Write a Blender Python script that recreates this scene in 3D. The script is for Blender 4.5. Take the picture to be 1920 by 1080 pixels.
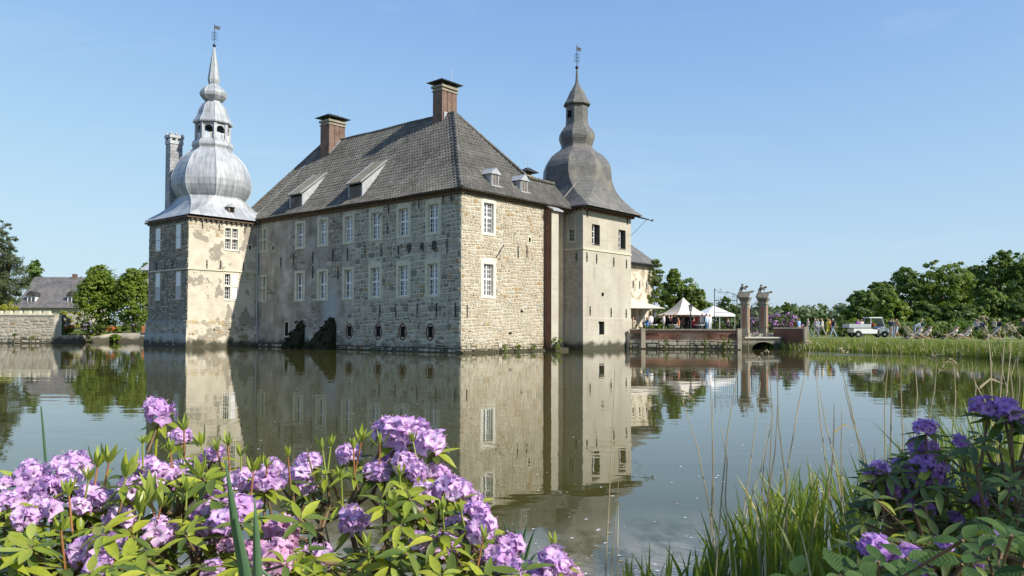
import bpy, bmesh, math, random
import numpy as np
from mathutils import Matrix, Vector, noise as mnoise

# ------------------------------------------------------------------ scene, camera, world, sun
for o in list(bpy.data.objects): bpy.data.objects.remove(o)
sc = bpy.context.scene
COL = sc.collection
R_ = math.radians
rng = np.random.default_rng(7)
random.seed(7)

F_PX, CYP, PITCH, ROLL = 1464.16, 570.44, R_(1.659), R_(.203)
EYE = np.array([0, 0, 1.8])
PHI, CX, CD = R_(-40.629), -3.432, 52.643            # castle frame: x along the long front, y into the court

cam_d = bpy.data.cameras.new('camera'); cam = bpy.data.objects.new('camera', cam_d); COL.objects.link(cam)
cam_d.sensor_width = 36; cam_d.lens = 36 * F_PX / 1920; cam_d.shift_y = (CYP - 540) / 1920
cam_d.clip_start = .05; cam_d.clip_end = 5000
cam.matrix_world = Matrix.Translation(EYE) @ Matrix.Rotation(R_(90) + PITCH, 4, 'X') @ Matrix.Rotation(ROLL, 4, 'Z')
sc.camera = cam

SUN = Vector((1.13, -.68, 1.0)).normalized()
w = bpy.data.worlds.new('World'); sc.world = w; w.use_nodes = True
nt = w.node_tree; bg = nt.nodes['Background']
sky = nt.nodes.new('ShaderNodeTexSky'); sky.sky_type = 'NISHITA'; sky.sun_disc = False
sky.sun_elevation = math.asin(SUN.z); sky.sun_rotation = math.atan2(SUN.x, SUN.y)
sky.altitude = 50; sky.air_density = 1.0; sky.dust_density = 1.0; sky.ozone_density = 3.0
# the same sky with its brightness range compressed evenly, as the photograph shows it
spl = nt.nodes.new('ShaderNodeSeparateColor'); cmb = nt.nodes.new('ShaderNodeCombineColor'); nt.links.new(sky.outputs[0], spl.inputs[0])
for i_, (g_, k_, o_) in enumerate(((.50, 5.3, .62), (.42, 6.9, .82), (.50, 6.7, 0))):          # k (1 - exp(-g c)) - o for each channel c
    a_, b_, c_ = [nt.nodes.new('ShaderNodeMath') for _ in range(3)]; a_.operation = 'MULTIPLY'; a_.inputs[1].default_value = -g_; b_.operation = 'EXPONENT'; c_.operation = 'MULTIPLY_ADD'; c_.inputs[1].default_value = -k_; c_.inputs[2].default_value = k_ - o_
    nt.links.new(spl.outputs[i_], a_.inputs[0]); nt.links.new(a_.outputs[0], b_.inputs[0]); nt.links.new(b_.outputs[0], c_.inputs[0]); nt.links.new(c_.outputs[0], cmb.inputs[i_])
# faint streaks of high cirrus
tcw = nt.nodes.new('ShaderNodeTexCoord'); mpw = nt.nodes.new('ShaderNodeMapping'); mpw.inputs['Scale'].default_value = (1.2, 1.6, 7.0); mpw.inputs['Rotation'].default_value = (.25, .35, 0)
nzw = nt.nodes.new('ShaderNodeTexNoise'); nzw.inputs['Scale'].default_value = 2.1; nzw.inputs['Detail'].default_value = 6; nzw.inputs['Roughness'].default_value = .62; nzw.inputs['Distortion'].default_value = .8
mrw = nt.nodes.new('ShaderNodeMapRange'); mrw.inputs[1].default_value = .58; mrw.inputs[2].default_value = .85; mrw.inputs[4].default_value = .16
mxw = nt.nodes.new('ShaderNodeMix'); mxw.data_type = 'RGBA'; mxw.inputs[7].default_value = (6.3, 6.6, 6.9, 1)
nt.links.new(tcw.outputs['Generated'], mpw.inputs[0]); nt.links.new(mpw.outputs[0], nzw.inputs['Vector']); nt.links.new(nzw.outputs['Fac'], mrw.inputs[0]); nt.links.new(mrw.outputs[0], mxw.inputs[0]); nt.links.new(cmb.outputs[0], mxw.inputs[6])
nt.links.new(mxw.outputs[2], bg.inputs[0]); bg.inputs[1].default_value = .10
sl = bpy.data.lights.new('sun', 'SUN'); sl.energy = 4.3; sl.angle = R_(.53); sl.color = (1, .93, .82)
so = bpy.data.objects.new('sun', sl); COL.objects.link(so); so.rotation_euler = SUN.to_track_quat('Z', 'Y').to_euler()
sc.view_settings.view_transform = 'Standard'; sc.view_settings.look = 'None'
sc.view_settings.exposure = 0.52; sc.view_settings.gamma = 1; sc.view_settings.use_curve_mapping = False
sc.render.engine = 'CYCLES'
sc.cycles.max_bounces = 6; sc.cycles.diffuse_bounces = 3; sc.cycles.glossy_bounces = 3; sc.cycles.transmission_bounces = 4
sc.cycles.transparent_max_bounces = 4; sc.cycles.caustics_reflective = False; sc.cycles.caustics_refractive = False
sc.cycles.use_denoising = True
try: sc.cycles.denoiser = 'OPENIMAGEDENOISE'
except Exception: pass

# ------------------------------------------------------------------ geometry of the view (a point of the place from pixel + distance)
_cp, _sp, _cr, _sr = math.cos(PITCH), math.sin(PITCH), math.cos(ROLL), math.sin(ROLL)
_c, _s = math.cos(PHI), math.sin(PHI)
def ray(px, py):
    r2 = (px - 960) / F_PX; u2 = -(py - CYP) / F_PX
    rt = r2 * _cr - u2 * _sr; up = r2 * _sr + u2 * _cr
    return np.array([rt, _cp - up * _sp, _sp + up * _cp])
def at(px, py, D):
    d = ray(px, py); return EYE + d * (D / d[1])
def ground(px, py, z=0):
    d = ray(px, py); return EYE + d * ((z - 1.8) / d[2])
def W(x, y, z=0): return np.array([CX + _c * x - _s * y, CD + _s * x + _c * y, z])
def toC(p):
    dx, dy = p[0] - CX, p[1] - CD; return np.array([_c * dx + _s * dy, -_s * dx + _c * dy, p[2]])

# ------------------------------------------------------------------ object helpers
OFF = {}
def link(name, data, parent=None):
    o = bpy.data.objects.new(name, data); COL.objects.link(o)
    if parent is not None: o.parent = parent; OFF[o.name] = OFF.get(parent.name, (0, 0, 0))
    return o
def tag(o, label, cat, group=None, kind=None):
    if label: o['label'] = label
    if cat: o['category'] = cat
    if group: o['group'] = group
    if kind: o['kind'] = kind
    return o
def root(name, loc, label, cat, rz=0, group=None):
    o = link(name, None); o.empty_display_size = .3; o.location = loc; o.rotation_euler = (0, 0, rz)
    OFF[o.name] = (0, 0, 0); return tag(o, label, cat, group)
def croot(name, x, y, z, label, cat, group=None):      # a thing standing in the castle frame
    o = root(name, W(x, y, z), label, cat, PHI, group); OFF[o.name] = (x, y, z); return o
def copy_tree(o, parent=None):
    c = o.copy(); COL.objects.link(c); c.parent = parent
    for ch in list(o.children): copy_tree(ch, c)
    return c

class MB:
    def __init__(s, fr=None): s.v = []; s.f = []; s.m = []; s.n = 0; s.fr = fr; s.uv = None
    def add(s, vs, fs, m=0):
        vs = np.asarray(vs, float)
        if s.fr is not None: vs = s.fr(vs)
        s.v.append(vs); n = s.n
        for f in fs: s.f.append(tuple(i + n for i in f))
        s.m += [m] * len(fs); s.n += len(vs); return s
    def box(s, a0, a1, b0, b1, c0, c1, m=0):
        vs = [(x, y, z) for z in (c0, c1) for y in (b0, b1) for x in (a0, a1)]
        return s.add(vs, [(0, 2, 3, 1), (4, 5, 7, 6), (0, 1, 5, 4), (2, 6, 7, 3), (0, 4, 6, 2), (1, 3, 7, 5)], m)
    def frustum(s, c, w0, d0, z0, w1, d1, z1, m=0, off=(0, 0)):
        x, y = c; X, Y = x + off[0], y + off[1]
        vs = [(x - w0, y - d0, z0), (x + w0, y - d0, z0), (x + w0, y + d0, z0), (x - w0, y + d0, z0),
              (X - w1, Y - d1, z1), (X + w1, Y - d1, z1), (X + w1, Y + d1, z1), (X - w1, Y + d1, z1)]
        return s.add(vs, [(3, 2, 1, 0), (4, 5, 6, 7), (0, 1, 5, 4), (1, 2, 6, 5), (2, 3, 7, 6), (3, 0, 4, 7)], m)
    def bar(s, p, q, w, h=None, m=0, up=(0, 0, 1)):
        p, q = np.array(p, float), np.array(q, float); h = h or w
        d = q - p; d /= (np.linalg.norm(d) + 1e-9); u = np.array(up, float)
        if abs(d @ u) > .95: u = np.array([1., 0, 0])
        a = np.cross(d, u); a /= np.linalg.norm(a); b = np.cross(a, d); a *= w / 2; b *= h / 2
        vs = [p - a - b, p + a - b, p + a + b, p - a + b, q - a - b, q + a - b, q + a + b, q - a + b]
        return s.add(vs, [(3, 2, 1, 0), (4, 5, 6, 7), (0, 1, 5, 4), (1, 2, 6, 5), (2, 3, 7, 6), (3, 0, 4, 7)], m)
    def tube(s, pts, rad, n=6, m=0, cap=True):
        pts = [np.array(p, float) for p in pts]
        if not hasattr(rad, '__len__'): rad = [rad] * len(pts)
        vs = []; fs = []; a = None
        for i, p in enumerate(pts):
            d = pts[min(i + 1, len(pts) - 1)] - pts[max(i - 1, 0)]; d /= (np.linalg.norm(d) + 1e-9)
            if a is None: a = np.cross(d, (0, 0, 1.) if abs(d[2]) < .9 else (1., 0, 0))
            a = a - (a @ d) * d; a /= (np.linalg.norm(a) + 1e-9); b = np.cross(d, a)
            for k in range(n):
                t = 2 * math.pi * k / n; vs.append(p + rad[i] * (math.cos(t) * a + math.sin(t) * b))
        for i in range(len(pts) - 1):
            for k in range(n):
                k2 = (k + 1) % n; fs.append((i * n + k, i * n + k2, (i + 1) * n + k2, (i + 1) * n + k))
        if cap: fs.append(tuple(range(n))[::-1]); fs.append(tuple((len(pts) - 1) * n + k for k in range(n)))
        return s.add(vs, fs, m)
    def lathe(s, prof, c=(0, 0, 0), n=12, m=0, ph=0):
        vs = []; fs = []
        for r, z in prof:
            for k in range(n):
                t = 2 * math.pi * k / n + ph; vs.append((c[0] + r * math.cos(t), c[1] + r * math.sin(t), c[2] + z))
        for i in range(len(prof) - 1):
            for k in range(n): k2 = (k + 1) % n; fs.append((i * n + k, i * n + k2, (i + 1) * n + k2, (i + 1) * n + k))
        fs.append(tuple(range(n))[::-1]); fs.append(tuple((len(prof) - 1) * n + k for k in range(n)))
        return s.add(vs, fs, m)
    def ball(s, c, r, m=0, n=10, sq=1.0):
        return s.lathe([(max(1e-3, r * math.sin(math.pi * i / 6)), -r * sq * math.cos(math.pi * i / 6)) for i in range(7)], c, n, m)
    def poly(s, pts, m=0): return s.add(pts, [tuple(range(len(pts)))], m)
    def prism(s, pts2, plane, d0, d1, m=0):             # outline extruded: plane maps (a, b, depth) to a point
        n = len(pts2); vs = [plane(a, b, d0) for a, b in pts2] + [plane(a, b, d1) for a, b in pts2]
        fs = [tuple(range(n))[::-1], tuple(range(n, 2 * n))] + [(i, (i + 1) % n, n + (i + 1) % n, n + i) for i in range(n)]
        return s.add(vs, fs, m)
    def mesh(s, name, off=(0, 0, 0), smooth=None):
        me = bpy.data.meshes.new(name)
        v = np.concatenate(s.v) - np.array(off)
        me.from_pydata(v.tolist(), [], s.f)
        if any(s.m): me.polygons.foreach_set('material_index', s.m)
        if smooth is not None:
            me.polygons.foreach_set('use_smooth', [True] * len(me.polygons))
            if smooth < 180: me.set_sharp_from_angle(angle=R_(smooth))
        me.update(); return me
    def build(s, name, mats, parent=None, smooth=None, off=None):
        if off is None: off = OFF.get(parent.name, (0, 0, 0)) if parent is not None else (0, 0, 0)
        me = s.mesh(name, off, smooth)
        for m in (mats if isinstance(mats, (list, tuple)) else [mats]): me.materials.append(m)
        return link(name, me, parent)

def fast_mesh(name, V, quads, mats, mi=None, tris=False, attr=None):
    """V (n,3), quads (m,k) numpy"""
    me = bpy.data.meshes.new(name); k = quads.shape[1]
    me.vertices.add(len(V)); me.vertices.foreach_set('co', np.ascontiguousarray(V, np.float32).ravel())
    me.loops.add(quads.size); me.loops.foreach_set('vertex_index', np.ascontiguousarray(quads, np.int32).ravel())
    me.polygons.add(len(quads)); me.polygons.foreach_set('loop_start', np.arange(0, quads.size, k, dtype=np.int32))
    if mi is not None: me.polygons.foreach_set('material_index', np.asarray(mi, np.int32))
    for m in (mats if isinstance(mats, (list, tuple)) else [mats]): me.materials.append(m)
    if attr is not None:
        for an, av in attr.items():
            a = me.attributes.new(an, 'FLOAT', 'POINT'); a.data.foreach_set('value', np.asarray(av, np.float32))
    me.update(calc_edges=True); me.validate(); return me

# ------------------------------------------------------------------ materials
class NT:
    def __init__(s, name):
        s.mat = bpy.data.materials.new(name); s.mat.use_nodes = True; s.t = s.mat.node_tree
        s.b = s.t.nodes['Principled BSDF']; s.out = s.t.nodes['Material Output']; s._c = None
    def N(s, t, **k):
        n = s.t.nodes.new(t)
        for a, v in k.items(): setattr(n, a, v)
        return n
    def L(s, a, b): s.t.links.new(a, b)
    def co(s):
        if s._c is None: s._c = s.N('ShaderNodeTexCoord')
        return s._c.outputs['Object']
    def sep(s, vec=None):
        n = s.N('ShaderNodeSeparateXYZ'); s.L(vec or s.co(), n.inputs[0]); return n.outputs
    def comb(s, x, y, z=0):
        n = s.N('ShaderNodeCombineXYZ')
        for i, v in enumerate((x, y, z)): s.set(n.inputs[i], v)
        return n.outputs[0]
    def set(s, inp, v):
        if isinstance(v, (int, float)): inp.default_value = v
        elif isinstance(v, (tuple, list)): inp.default_value = tuple(v) + ((1,) if len(v) == 3 and len(inp.default_value) == 4 else ())
        else: s.L(v, inp)
    def sca(s, v, k):
        n = s.N('ShaderNodeVectorMath', operation='MULTIPLY'); s.L(v, n.inputs[0]); n.inputs[1].default_value = k; return n.outputs[0]
    def noise(s, scale, detail=4, vec=None, rough=.55, dist=0, d4=None):
        n = s.N('ShaderNodeTexNoise'); s.L(vec or s.co(), n.inputs['Vector']); n.inputs['Scale'].default_value = scale
        n.inputs['Detail'].default_value = detail; n.inputs['Roughness'].default_value = rough; n.inputs['Distortion'].default_value = dist
        return n.outputs['Fac']
    def math(s, op, a, b=0., c=None, clamp=False):
        n = s.N('ShaderNodeMath', operation=op, use_clamp=clamp); s.set(n.inputs[0], a); s.set(n.inputs[1], b)
        if c is not None: s.set(n.inputs[2], c)
        return n.outputs[0]
    def step(s, x, lo, hi):
        n = s.N('ShaderNodeMapRange', interpolation_type='SMOOTHSTEP'); s.set(n.inputs[0], x); s.set(n.inputs[1], lo); s.set(n.inputs[2], hi); return n.outputs[0]
    def mix(s, f, a, b, mode='MIX'):
        n = s.N('ShaderNodeMix', data_type='RGBA', blend_type=mode); s.set(n.inputs[0], f); s.set(n.inputs[6], a); s.set(n.inputs[7], b); return n.outputs[2]
    def ramp(s, f, *st):
        n = s.N('ShaderNodeValToRGB'); e = n.color_ramp.elements
        while len(e) < len(st): e.new(.5)
        for k, (p, c) in zip(e, st): k.position = p; k.color = tuple(c) + (1,)
        s.L(f, n.inputs[0]); return n.outputs[0]
    def bump(s, h, strength=.3, dist=.02, normal=None):
        n = s.N('ShaderNodeBump'); s.L(h, n.inputs['Height']); n.inputs['Strength'].default_value = strength; n.inputs['Distance'].default_value = dist
        if normal is not None: s.L(normal, n.inputs['Normal'])
        s.L(n.outputs[0], s.b.inputs['Normal']); return n.outputs[0]
    def done(s, col=None, rough=.8, spec=.3, metal=0):
        if col is not None: s.set(s.b.inputs['Base Color'], col)
        s.set(s.b.inputs['Roughness'], rough); s.b.inputs['Specular IOR Level'].default_value = spec; s.b.inputs['Metallic'].default_value = metal
        return s.mat

def simple(name, c, rough=.7, var=.18, scale=6, spec=.3, metal=0, bump=0):
    n = NT(name); c = np.array(c)
    f = n.noise(scale, 4); col = n.ramp(f, (.25, tuple(c * (1 - var))), (.75, tuple(np.minimum(c * (1 + var), 1))))
    if bump: n.bump(n.noise(scale * 5, 3), bump, .02)
    return n.done(col, rough, spec, metal)
def leaf_mat(name, c1, c2, scale=.6, trans=.3, rough=.5, spec=.3, fine=9.):
    n = NT(name)
    a = n.noise(scale, 2); b = n.noise(fine, 2)
    f = n.math('ADD', n.math('MULTIPLY', a, .6), n.math('MULTIPLY', b, .4))
    col = n.ramp(f, (.36, c1), (.64, c2))
    n.done(col, rough, spec)
    tr = n.N('ShaderNodeBsdfTranslucent'); n.L(n.mix(.5, col, (.3, .42, .03), 'MIX'), tr.inputs[0])
    ms = n.N('ShaderNodeMixShader'); ms.inputs[0].default_value = trans
    n.L(n.b.outputs[0], ms.inputs[1]); n.L(tr.outputs[0], ms.inputs[2]); n.L(ms.outputs[0], n.out.inputs[0])
    return n.mat

M = {}
def stone_mat(k, c, var=.22):
    n = NT('stone_' + k); c = np.array(c)
    oi = n.N('ShaderNodeObjectInfo')
    f = n.noise(5, 5, rough=.65); g = n.noise(1.1, 3)
    f = n.math('ADD', n.math('MULTIPLY', f, .7), n.math('MULTIPLY', g, .3))
    col = n.ramp(f, (.3, tuple(c * (1 - var * 1.5))), (.5, tuple(c)), (.72, tuple(np.minimum(c * (1 + var), .9))))
    n.bump(n.noise(14, 5, rough=.7), .55, .03)
    return n.done(col, .92, .15)
M['st'] = [stone_mat('tan', (.41, .345, .25)), stone_mat('pale', (.48, .435, .355)), stone_mat('grey', (.355, .335, .265)),
           stone_mat('dark', (.225, .212, .165)), stone_mat('ochre', (.37, .265, .15)), stone_mat('sand', (.44, .385, .295))]
M['trim'] = simple('trim_sandstone', (.60, .57, .43), .85, .14, 2.5, .2, bump=.2)
M['trimpale'] = simple('trim_cream', (.66, .63, .54), .85, .1, 2.5, .2, bump=.15)
M['white'] = simple('white_paint', (.84, .84, .84), .45, .05, 4, .4)
M['iron'] = simple('iron', (.03, .03, .032), .6, .3, 8, .4)
M['lead'] = None
def glass_mat(nm='window_glass', c=(.012, .014, .016)):
    n = NT(nm); n.done(c, .04, 1.0); n.b.inputs['IOR'].default_value = 1.7
    n.bump(n.noise(3., 2), .08, .02); return n.mat
M['glass'] = glass_mat()
M['glass_net'] = glass_mat('net_curtain_glass', (.16, .155, .14)); M['glass_dim'] = glass_mat('dim_room_glass', (.05, .045, .035))
M['dark'] = simple('dark_void', (.012, .011, .01), .9, .2, 3, .1)
M['wood'] = simple('weathered_wood', (.16, .14, .12), .8, .35, 3, .2, bump=.3)
M['woodbrown'] = simple('brown_wood', (.13, .09, .06), .8, .3, 3, .2)

def wall_mat(kind, worn=False):
    n = NT('masonry_' + kind + ('_worn' if worn else '')); X, Y, Z = n.sep()
    damp = n.step(n.math('SUBTRACT', Z, n.math('MULTIPLY', n.noise(1.3, 4), 1.1)), .25, -.25)
    streak = n.noise(1.0, 4, n.sca(n.co(), (2.2, 2.2, .22)))
    fine = n.noise(9, 5, rough=.7)
    if kind == 'long':
        mort = n.ramp(n.noise(2.2, 5), (.3, (.48, .455, .36)), (.7, (.68, .65, .54)))
        p = n.ramp(n.noise(.6, 8, rough=.68), (.32, (.20, .18, .14)), (.46, (.36, .33, .27)), (.56, (.45, .42, .36)), (.68, (.64, .605, .525)))
        blue = n.step(n.math('ADD', n.math('ABSOLUTE', n.math('ADD', X, 14.6)), n.math('MULTIPLY', n.noise(1.2, 4), 1.6)), 2.0, 1.2)
        blue = n.math('MULTIPLY', blue, n.step(Z, 5.6, 3.6))
        p = n.mix(n.math('MULTIPLY', blue, .8), p, (.42, .44, .45))
        left = n.step(n.math('ADD', X, n.math('MULTIPLY', n.noise(.9, 3), 5)), -8.5, -10.5)
        col = n.mix(left, mort, p)
    elif kind == 'lit':
        col = n.ramp(n.noise(1.6, 6, rough=.65), (.3, (.48, .425, .335)), (.5, (.59, .54, .44)), (.72, (.68, .64, .555)))
        red = n.step(n.noise(.8, 3, n.sca(n.co(), (1, 1.0, 1.7))), .66, .72); col = n.mix(n.math('MULTIPLY', red, .5), col, (.36, .19, .11))
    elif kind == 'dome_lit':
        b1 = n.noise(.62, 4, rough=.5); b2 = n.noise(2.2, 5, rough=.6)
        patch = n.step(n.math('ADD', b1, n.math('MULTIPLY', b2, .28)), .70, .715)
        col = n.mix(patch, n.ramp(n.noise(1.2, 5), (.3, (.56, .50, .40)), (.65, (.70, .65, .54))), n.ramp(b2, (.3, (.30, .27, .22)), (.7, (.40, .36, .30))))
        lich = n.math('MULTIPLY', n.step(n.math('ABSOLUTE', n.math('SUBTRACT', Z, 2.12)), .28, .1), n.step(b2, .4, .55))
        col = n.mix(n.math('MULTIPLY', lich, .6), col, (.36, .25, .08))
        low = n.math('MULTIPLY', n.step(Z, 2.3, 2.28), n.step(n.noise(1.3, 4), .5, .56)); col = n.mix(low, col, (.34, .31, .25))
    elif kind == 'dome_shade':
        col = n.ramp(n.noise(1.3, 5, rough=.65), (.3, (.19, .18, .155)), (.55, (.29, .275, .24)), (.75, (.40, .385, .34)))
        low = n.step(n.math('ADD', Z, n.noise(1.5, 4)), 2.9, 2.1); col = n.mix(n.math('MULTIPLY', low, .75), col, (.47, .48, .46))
    elif kind == 'render':     # smooth render of the slate-roofed tower
        col = n.ramp(n.noise(.5, 5, rough=.6), (.3, (.44, .40, .33)), (.7, (.56, .52, .44)))
        band = n.noise(1, 3, n.sca(n.co(), (.5, .5, 5))); col = n.mix(n.math('MULTIPLY', n.step(band, .5, .68), .28), col, (.36, .33, .27))
        drip = n.math('MULTIPLY', n.step(streak, .56, .7), .35); col = n.mix(drip, col, (.26, .24, .2))
        if worn:  # mottled stains that also darken the unlit face, deepening its shade
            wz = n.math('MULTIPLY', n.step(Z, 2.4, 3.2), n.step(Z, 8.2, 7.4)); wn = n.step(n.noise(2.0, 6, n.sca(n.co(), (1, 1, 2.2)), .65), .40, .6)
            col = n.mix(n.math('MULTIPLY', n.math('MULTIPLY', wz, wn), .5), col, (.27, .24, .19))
        lowp = n.math('MULTIPLY', n.step(n.math('ADD', Z, n.math('MULTIPLY', n.noise(1.6, 4), 1.2)), 1.5, .7), .45); col = n.mix(lowp, col, (.42, .40, .36))
    elif kind == 'wing':
        v = n.N('ShaderNodeTexVoronoi', feature='F1'); v.inputs['Scale'].default_value = 2.2; n.L(n.sca(n.co(), (1, 1, 1.6)), v.inputs['Vector'])
        col = n.mix(n.step(n.noise(1.1, 4), .40, .55), n.ramp(n.noise(2.6, 4), (.35, (.30, .24, .17)), (.65, (.50, .43, .32))), (.66, .60, .49))
    elif kind == 'bank':
        col = n.ramp(n.noise(1.5, 5), (.3, (.40, .36, .29)), (.7, (.60, .56, .47)))
    elif kind == 'terrace':
        col = n.ramp(n.noise(1.5, 5), (.3, (.28, .25, .19)), (.7, (.48, .43, .34)))
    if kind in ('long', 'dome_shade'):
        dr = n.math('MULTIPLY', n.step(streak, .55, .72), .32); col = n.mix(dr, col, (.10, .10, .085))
    col = n.mix(n.math('MULTIPLY', fine, .35), col, n.mix(.55, col, (0, 0, 0)))
    col = n.mix(n.math('MULTIPLY', damp, .88), col, (.035, .036, .02))
    n.bump(n.math('ADD', fine, n.math('MULTIPLY', n.noise(2.5, 4), .8)), .5, .03)
    return n.done(col, .93, .12)
for k in ('long', 'lit', 'dome_lit', 'dome_shade', 'render', 'wing', 'bank', 'terrace'): M['w_' + k] = wall_mat(k)
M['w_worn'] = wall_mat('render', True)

def brick_mat(name, c1, c2, mort, bw=.25, bh=.075, soot=.55):
    n = NT(name); X, Y, Z = n.sep()
    v = n.comb(n.math('ADD', X, Y), Z, 0)
    b = n.N('ShaderNodeTexBrick'); n.L(v, b.inputs['Vector']); b.inputs['Scale'].default_value = 1
    b.inputs['Brick Width'].default_value = bw; b.inputs['Row Height'].default_value = bh; b.inputs['Mortar Size'].default_value = .008
    n.set(b.inputs['Color1'], c1); n.set(b.inputs['Color2'], c2); n.set(b.inputs['Mortar'], mort)
    col = n.mix(n.math('MULTIPLY', n.step(n.noise(1.1, 4), .45, .7), soot), b.outputs['Color'], tuple(np.array(c1) * .45))
    h = n.math('ADD', n.math('MULTIPLY', b.outputs['Fac'], -1.), n.math('MULTIPLY', n.noise(20, 3), .4)); n.bump(h, .4, .012)
    return n.done(col, .9, .15)
M['brick'] = brick_mat('chimney_brick', (.215, .125, .09), (.155, .09, .068), (.27, .245, .21))
M['brickred'] = brick_mat('terrace_brick', (.36, .165, .115), (.30, .135, .095), (.32, .26, .21), soot=.25)
M['brickdark'] = brick_mat('shaft_brick', (.20, .095, .06), (.15, .07, .05), (.2, .17, .14))

def slate_mat(name, c, bw=.24, bh=.14, uv=True, moss=.0):
    n = NT(name); c = np.array(c)
    tc = n.N('ShaderNodeTexCoord')
    b = n.N('ShaderNodeTexBrick'); n.L(tc.outputs['UV'], b.inputs['Vector']); b.inputs['Scale'].default_value = 1
    b.inputs['Brick Width'].default_value = bw; b.inputs['Row Height'].default_value = bh; b.inputs['Mortar Size'].default_value = .012
    n.set(b.inputs['Color1'], tuple(c * .8)); n.set(b.inputs['Color2'], tuple(c * 1.25)); n.set(b.inputs['Mortar'], tuple(c * .3))
    big = n.noise(.8, 5, rough=.6); col = n.mix(n.step(big, .45, .75), b.outputs['Color'], tuple(np.minimum(c * np.array((1.45, 1.38, 1.25)), 1)))
    col = n.mix(n.math('MULTIPLY', n.step(n.noise(.5, 3, n.sca(n.co(), (1, 1, .35))), .5, .7), .5), col, tuple(c * .5))
    n.bump(n.math('MULTIPLY', b.outputs['Fac'], -1.), .6, .02)
    return n.done(col, .55, .4)
M['slate'] = slate_mat('roof_slate', (.155, .15, .14))
M['slateclad'] = slate_mat('slate_cladding', (.30, .31, .325), .5, .3)

def lead_mat():
    n = NT('lead_sheet')
    tc = n.N('ShaderNodeTexCoord'); u = n.sep(tc.outputs['UV'])
    v = n.comb(n.math('MULTIPLY', u[0], 3.2), n.math('MULTIPLY', u[1], .35), 0)
    st = n.noise(1.3, 5, v, .65); bl = n.noise(.9, 4)
    col = n.ramp(n.math('ADD', n.math('MULTIPLY', st, .6), n.math('MULTIPLY', bl, .4)), (.33, (.20, .215, .235)), (.47, (.34, .36, .38)), (.60, (.50, .515, .53)))
    seam = n.math('ABSOLUTE', n.math('SUBTRACT', n.math('FRACT', n.math('MULTIPLY', u[0], 1.6)), .5))
    sm = n.step(seam, .035, .0); col = n.mix(n.math('MULTIPLY', sm, .45), col, (.12, .13, .145))
    n.bump(n.math('ADD', n.math('MULTIPLY', sm, 1.), n.math('MULTIPLY', n.noise(2.2, 3), .5)), .35, .03)
    return n.done(col, .5, .45, .08)
M['lead'] = lead_mat()
M['leadflat'] = simple('lead_flashing', (.42, .43, .45), .5, .2, 3, .4, .2)
M['lime'] = simple('lime_pointing', (.55, .53, .48), .9, .15, 6, .2)

def tile_mat(k, c):
    n = NT('roof_tile_' + k); c = np.array(c)
    f = n.noise(.55, 5, rough=.6); g = n.noise(6, 3)
    col = n.ramp(n.math('ADD', n.math('MULTIPLY', f, .65), n.math('MULTIPLY', g, .35)), (.32, tuple(c * .62)), (.5, tuple(c)), (.68, tuple(c * 1.35)))
    return n.done(col, .85, .2)
M['tiles'] = [tile_mat('grey', (.122, .118, .106)), tile_mat('brown', (.14, .134, .118)), tile_mat('pale', (.165, .158, .14))]

# ------------------------------------------------------------------ the setting: lake, banks, far ground
def water_mat():
    n = NT('pond_water'); X, Y, Z = n.sep()
    near = n.step(n.math('ADD', Y, n.math('MULTIPLY', n.noise(.5, 3), 3.)), 9.4, 6.4)
    murk = n.ramp(n.noise(.06, 4), (.3, (.054, .052, .014)), (.7, (.070, .066, .021)))
    film = n.math('MULTIPLY', near, n.step(n.noise(2.2, 6, n.sca(n.co(), (1, .55, 1)), .7), .36, .58))
    col = n.mix(n.math('MULTIPLY', film, .8), murk, (.36, .335, .27))
    # wind-ruffled strip towards the far lawn, calm water in the lee of the walls
    D = n.math('ADD', n.math('MULTIPLY', X, .55), n.math('MULTIPLY', Y, .8))
    ruf = n.math('MULTIPLY', n.step(n.math('ADD', D, n.math('MULTIPLY', n.noise(.12, 3), 14)), 56, 64), n.step(X, 17, 24))
    a = n.noise(2.0, 2, n.sca(n.co(), (.45, 1., 1)), .5); b = n.noise(.55, 2, n.sca(n.co(), (.4, 1., 1)), .5); c = n.noise(9., 2, n.sca(n.co(), (.5, 1., 1)))
    h = n.math('ADD', n.math('MULTIPLY', a, .0021), n.math('MULTIPLY', b, .007))
    h = n.math('ADD', h, n.math('MULTIPLY', n.math('MULTIPLY', c, ruf), .02))
    h = n.math('ADD', h, n.math('MULTIPLY', n.noise(5, 2), .0004))
    bp = n.N('ShaderNodeBump'); n.L(h, bp.inputs['Height']); bp.inputs['Strength'].default_value = 1; bp.inputs['Distance'].default_value = 1.
    n.L(bp.outputs[0], n.b.inputs['Normal'])
    n.done(col, n.math('ADD', .015, n.math('MULTIPLY', film, .25)), .5); n.b.inputs['IOR'].default_value = 1.333
    return n.mat
M['water'] = water_mat()
def ground_mat(name, c1, c2, c3, sc1=.15, sc2=3):
    n = NT(name); col = n.ramp(n.noise(sc1, 4), (.35, c1), (.65, c2)); col = n.mix(n.math('MULTIPLY', n.noise(sc2, 5), .7), col, c3)
    n.bump(n.noise(6, 4), .4, .05); return n.done(col, .95, .1)
M['grass'] = ground_mat('lawn_grass', (.13, .17, .032), (.19, .22, .05), (.10, .14, .03))
M['mud'] = ground_mat('bank_soil', (.10, .085, .055), (.17, .15, .1), (.07, .06, .04), .8, 7)
M['gravel'] = ground_mat('gravel_path', (.45, .41, .33), (.38, .34, .27), (.5, .46, .38), .5, 9)

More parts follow.
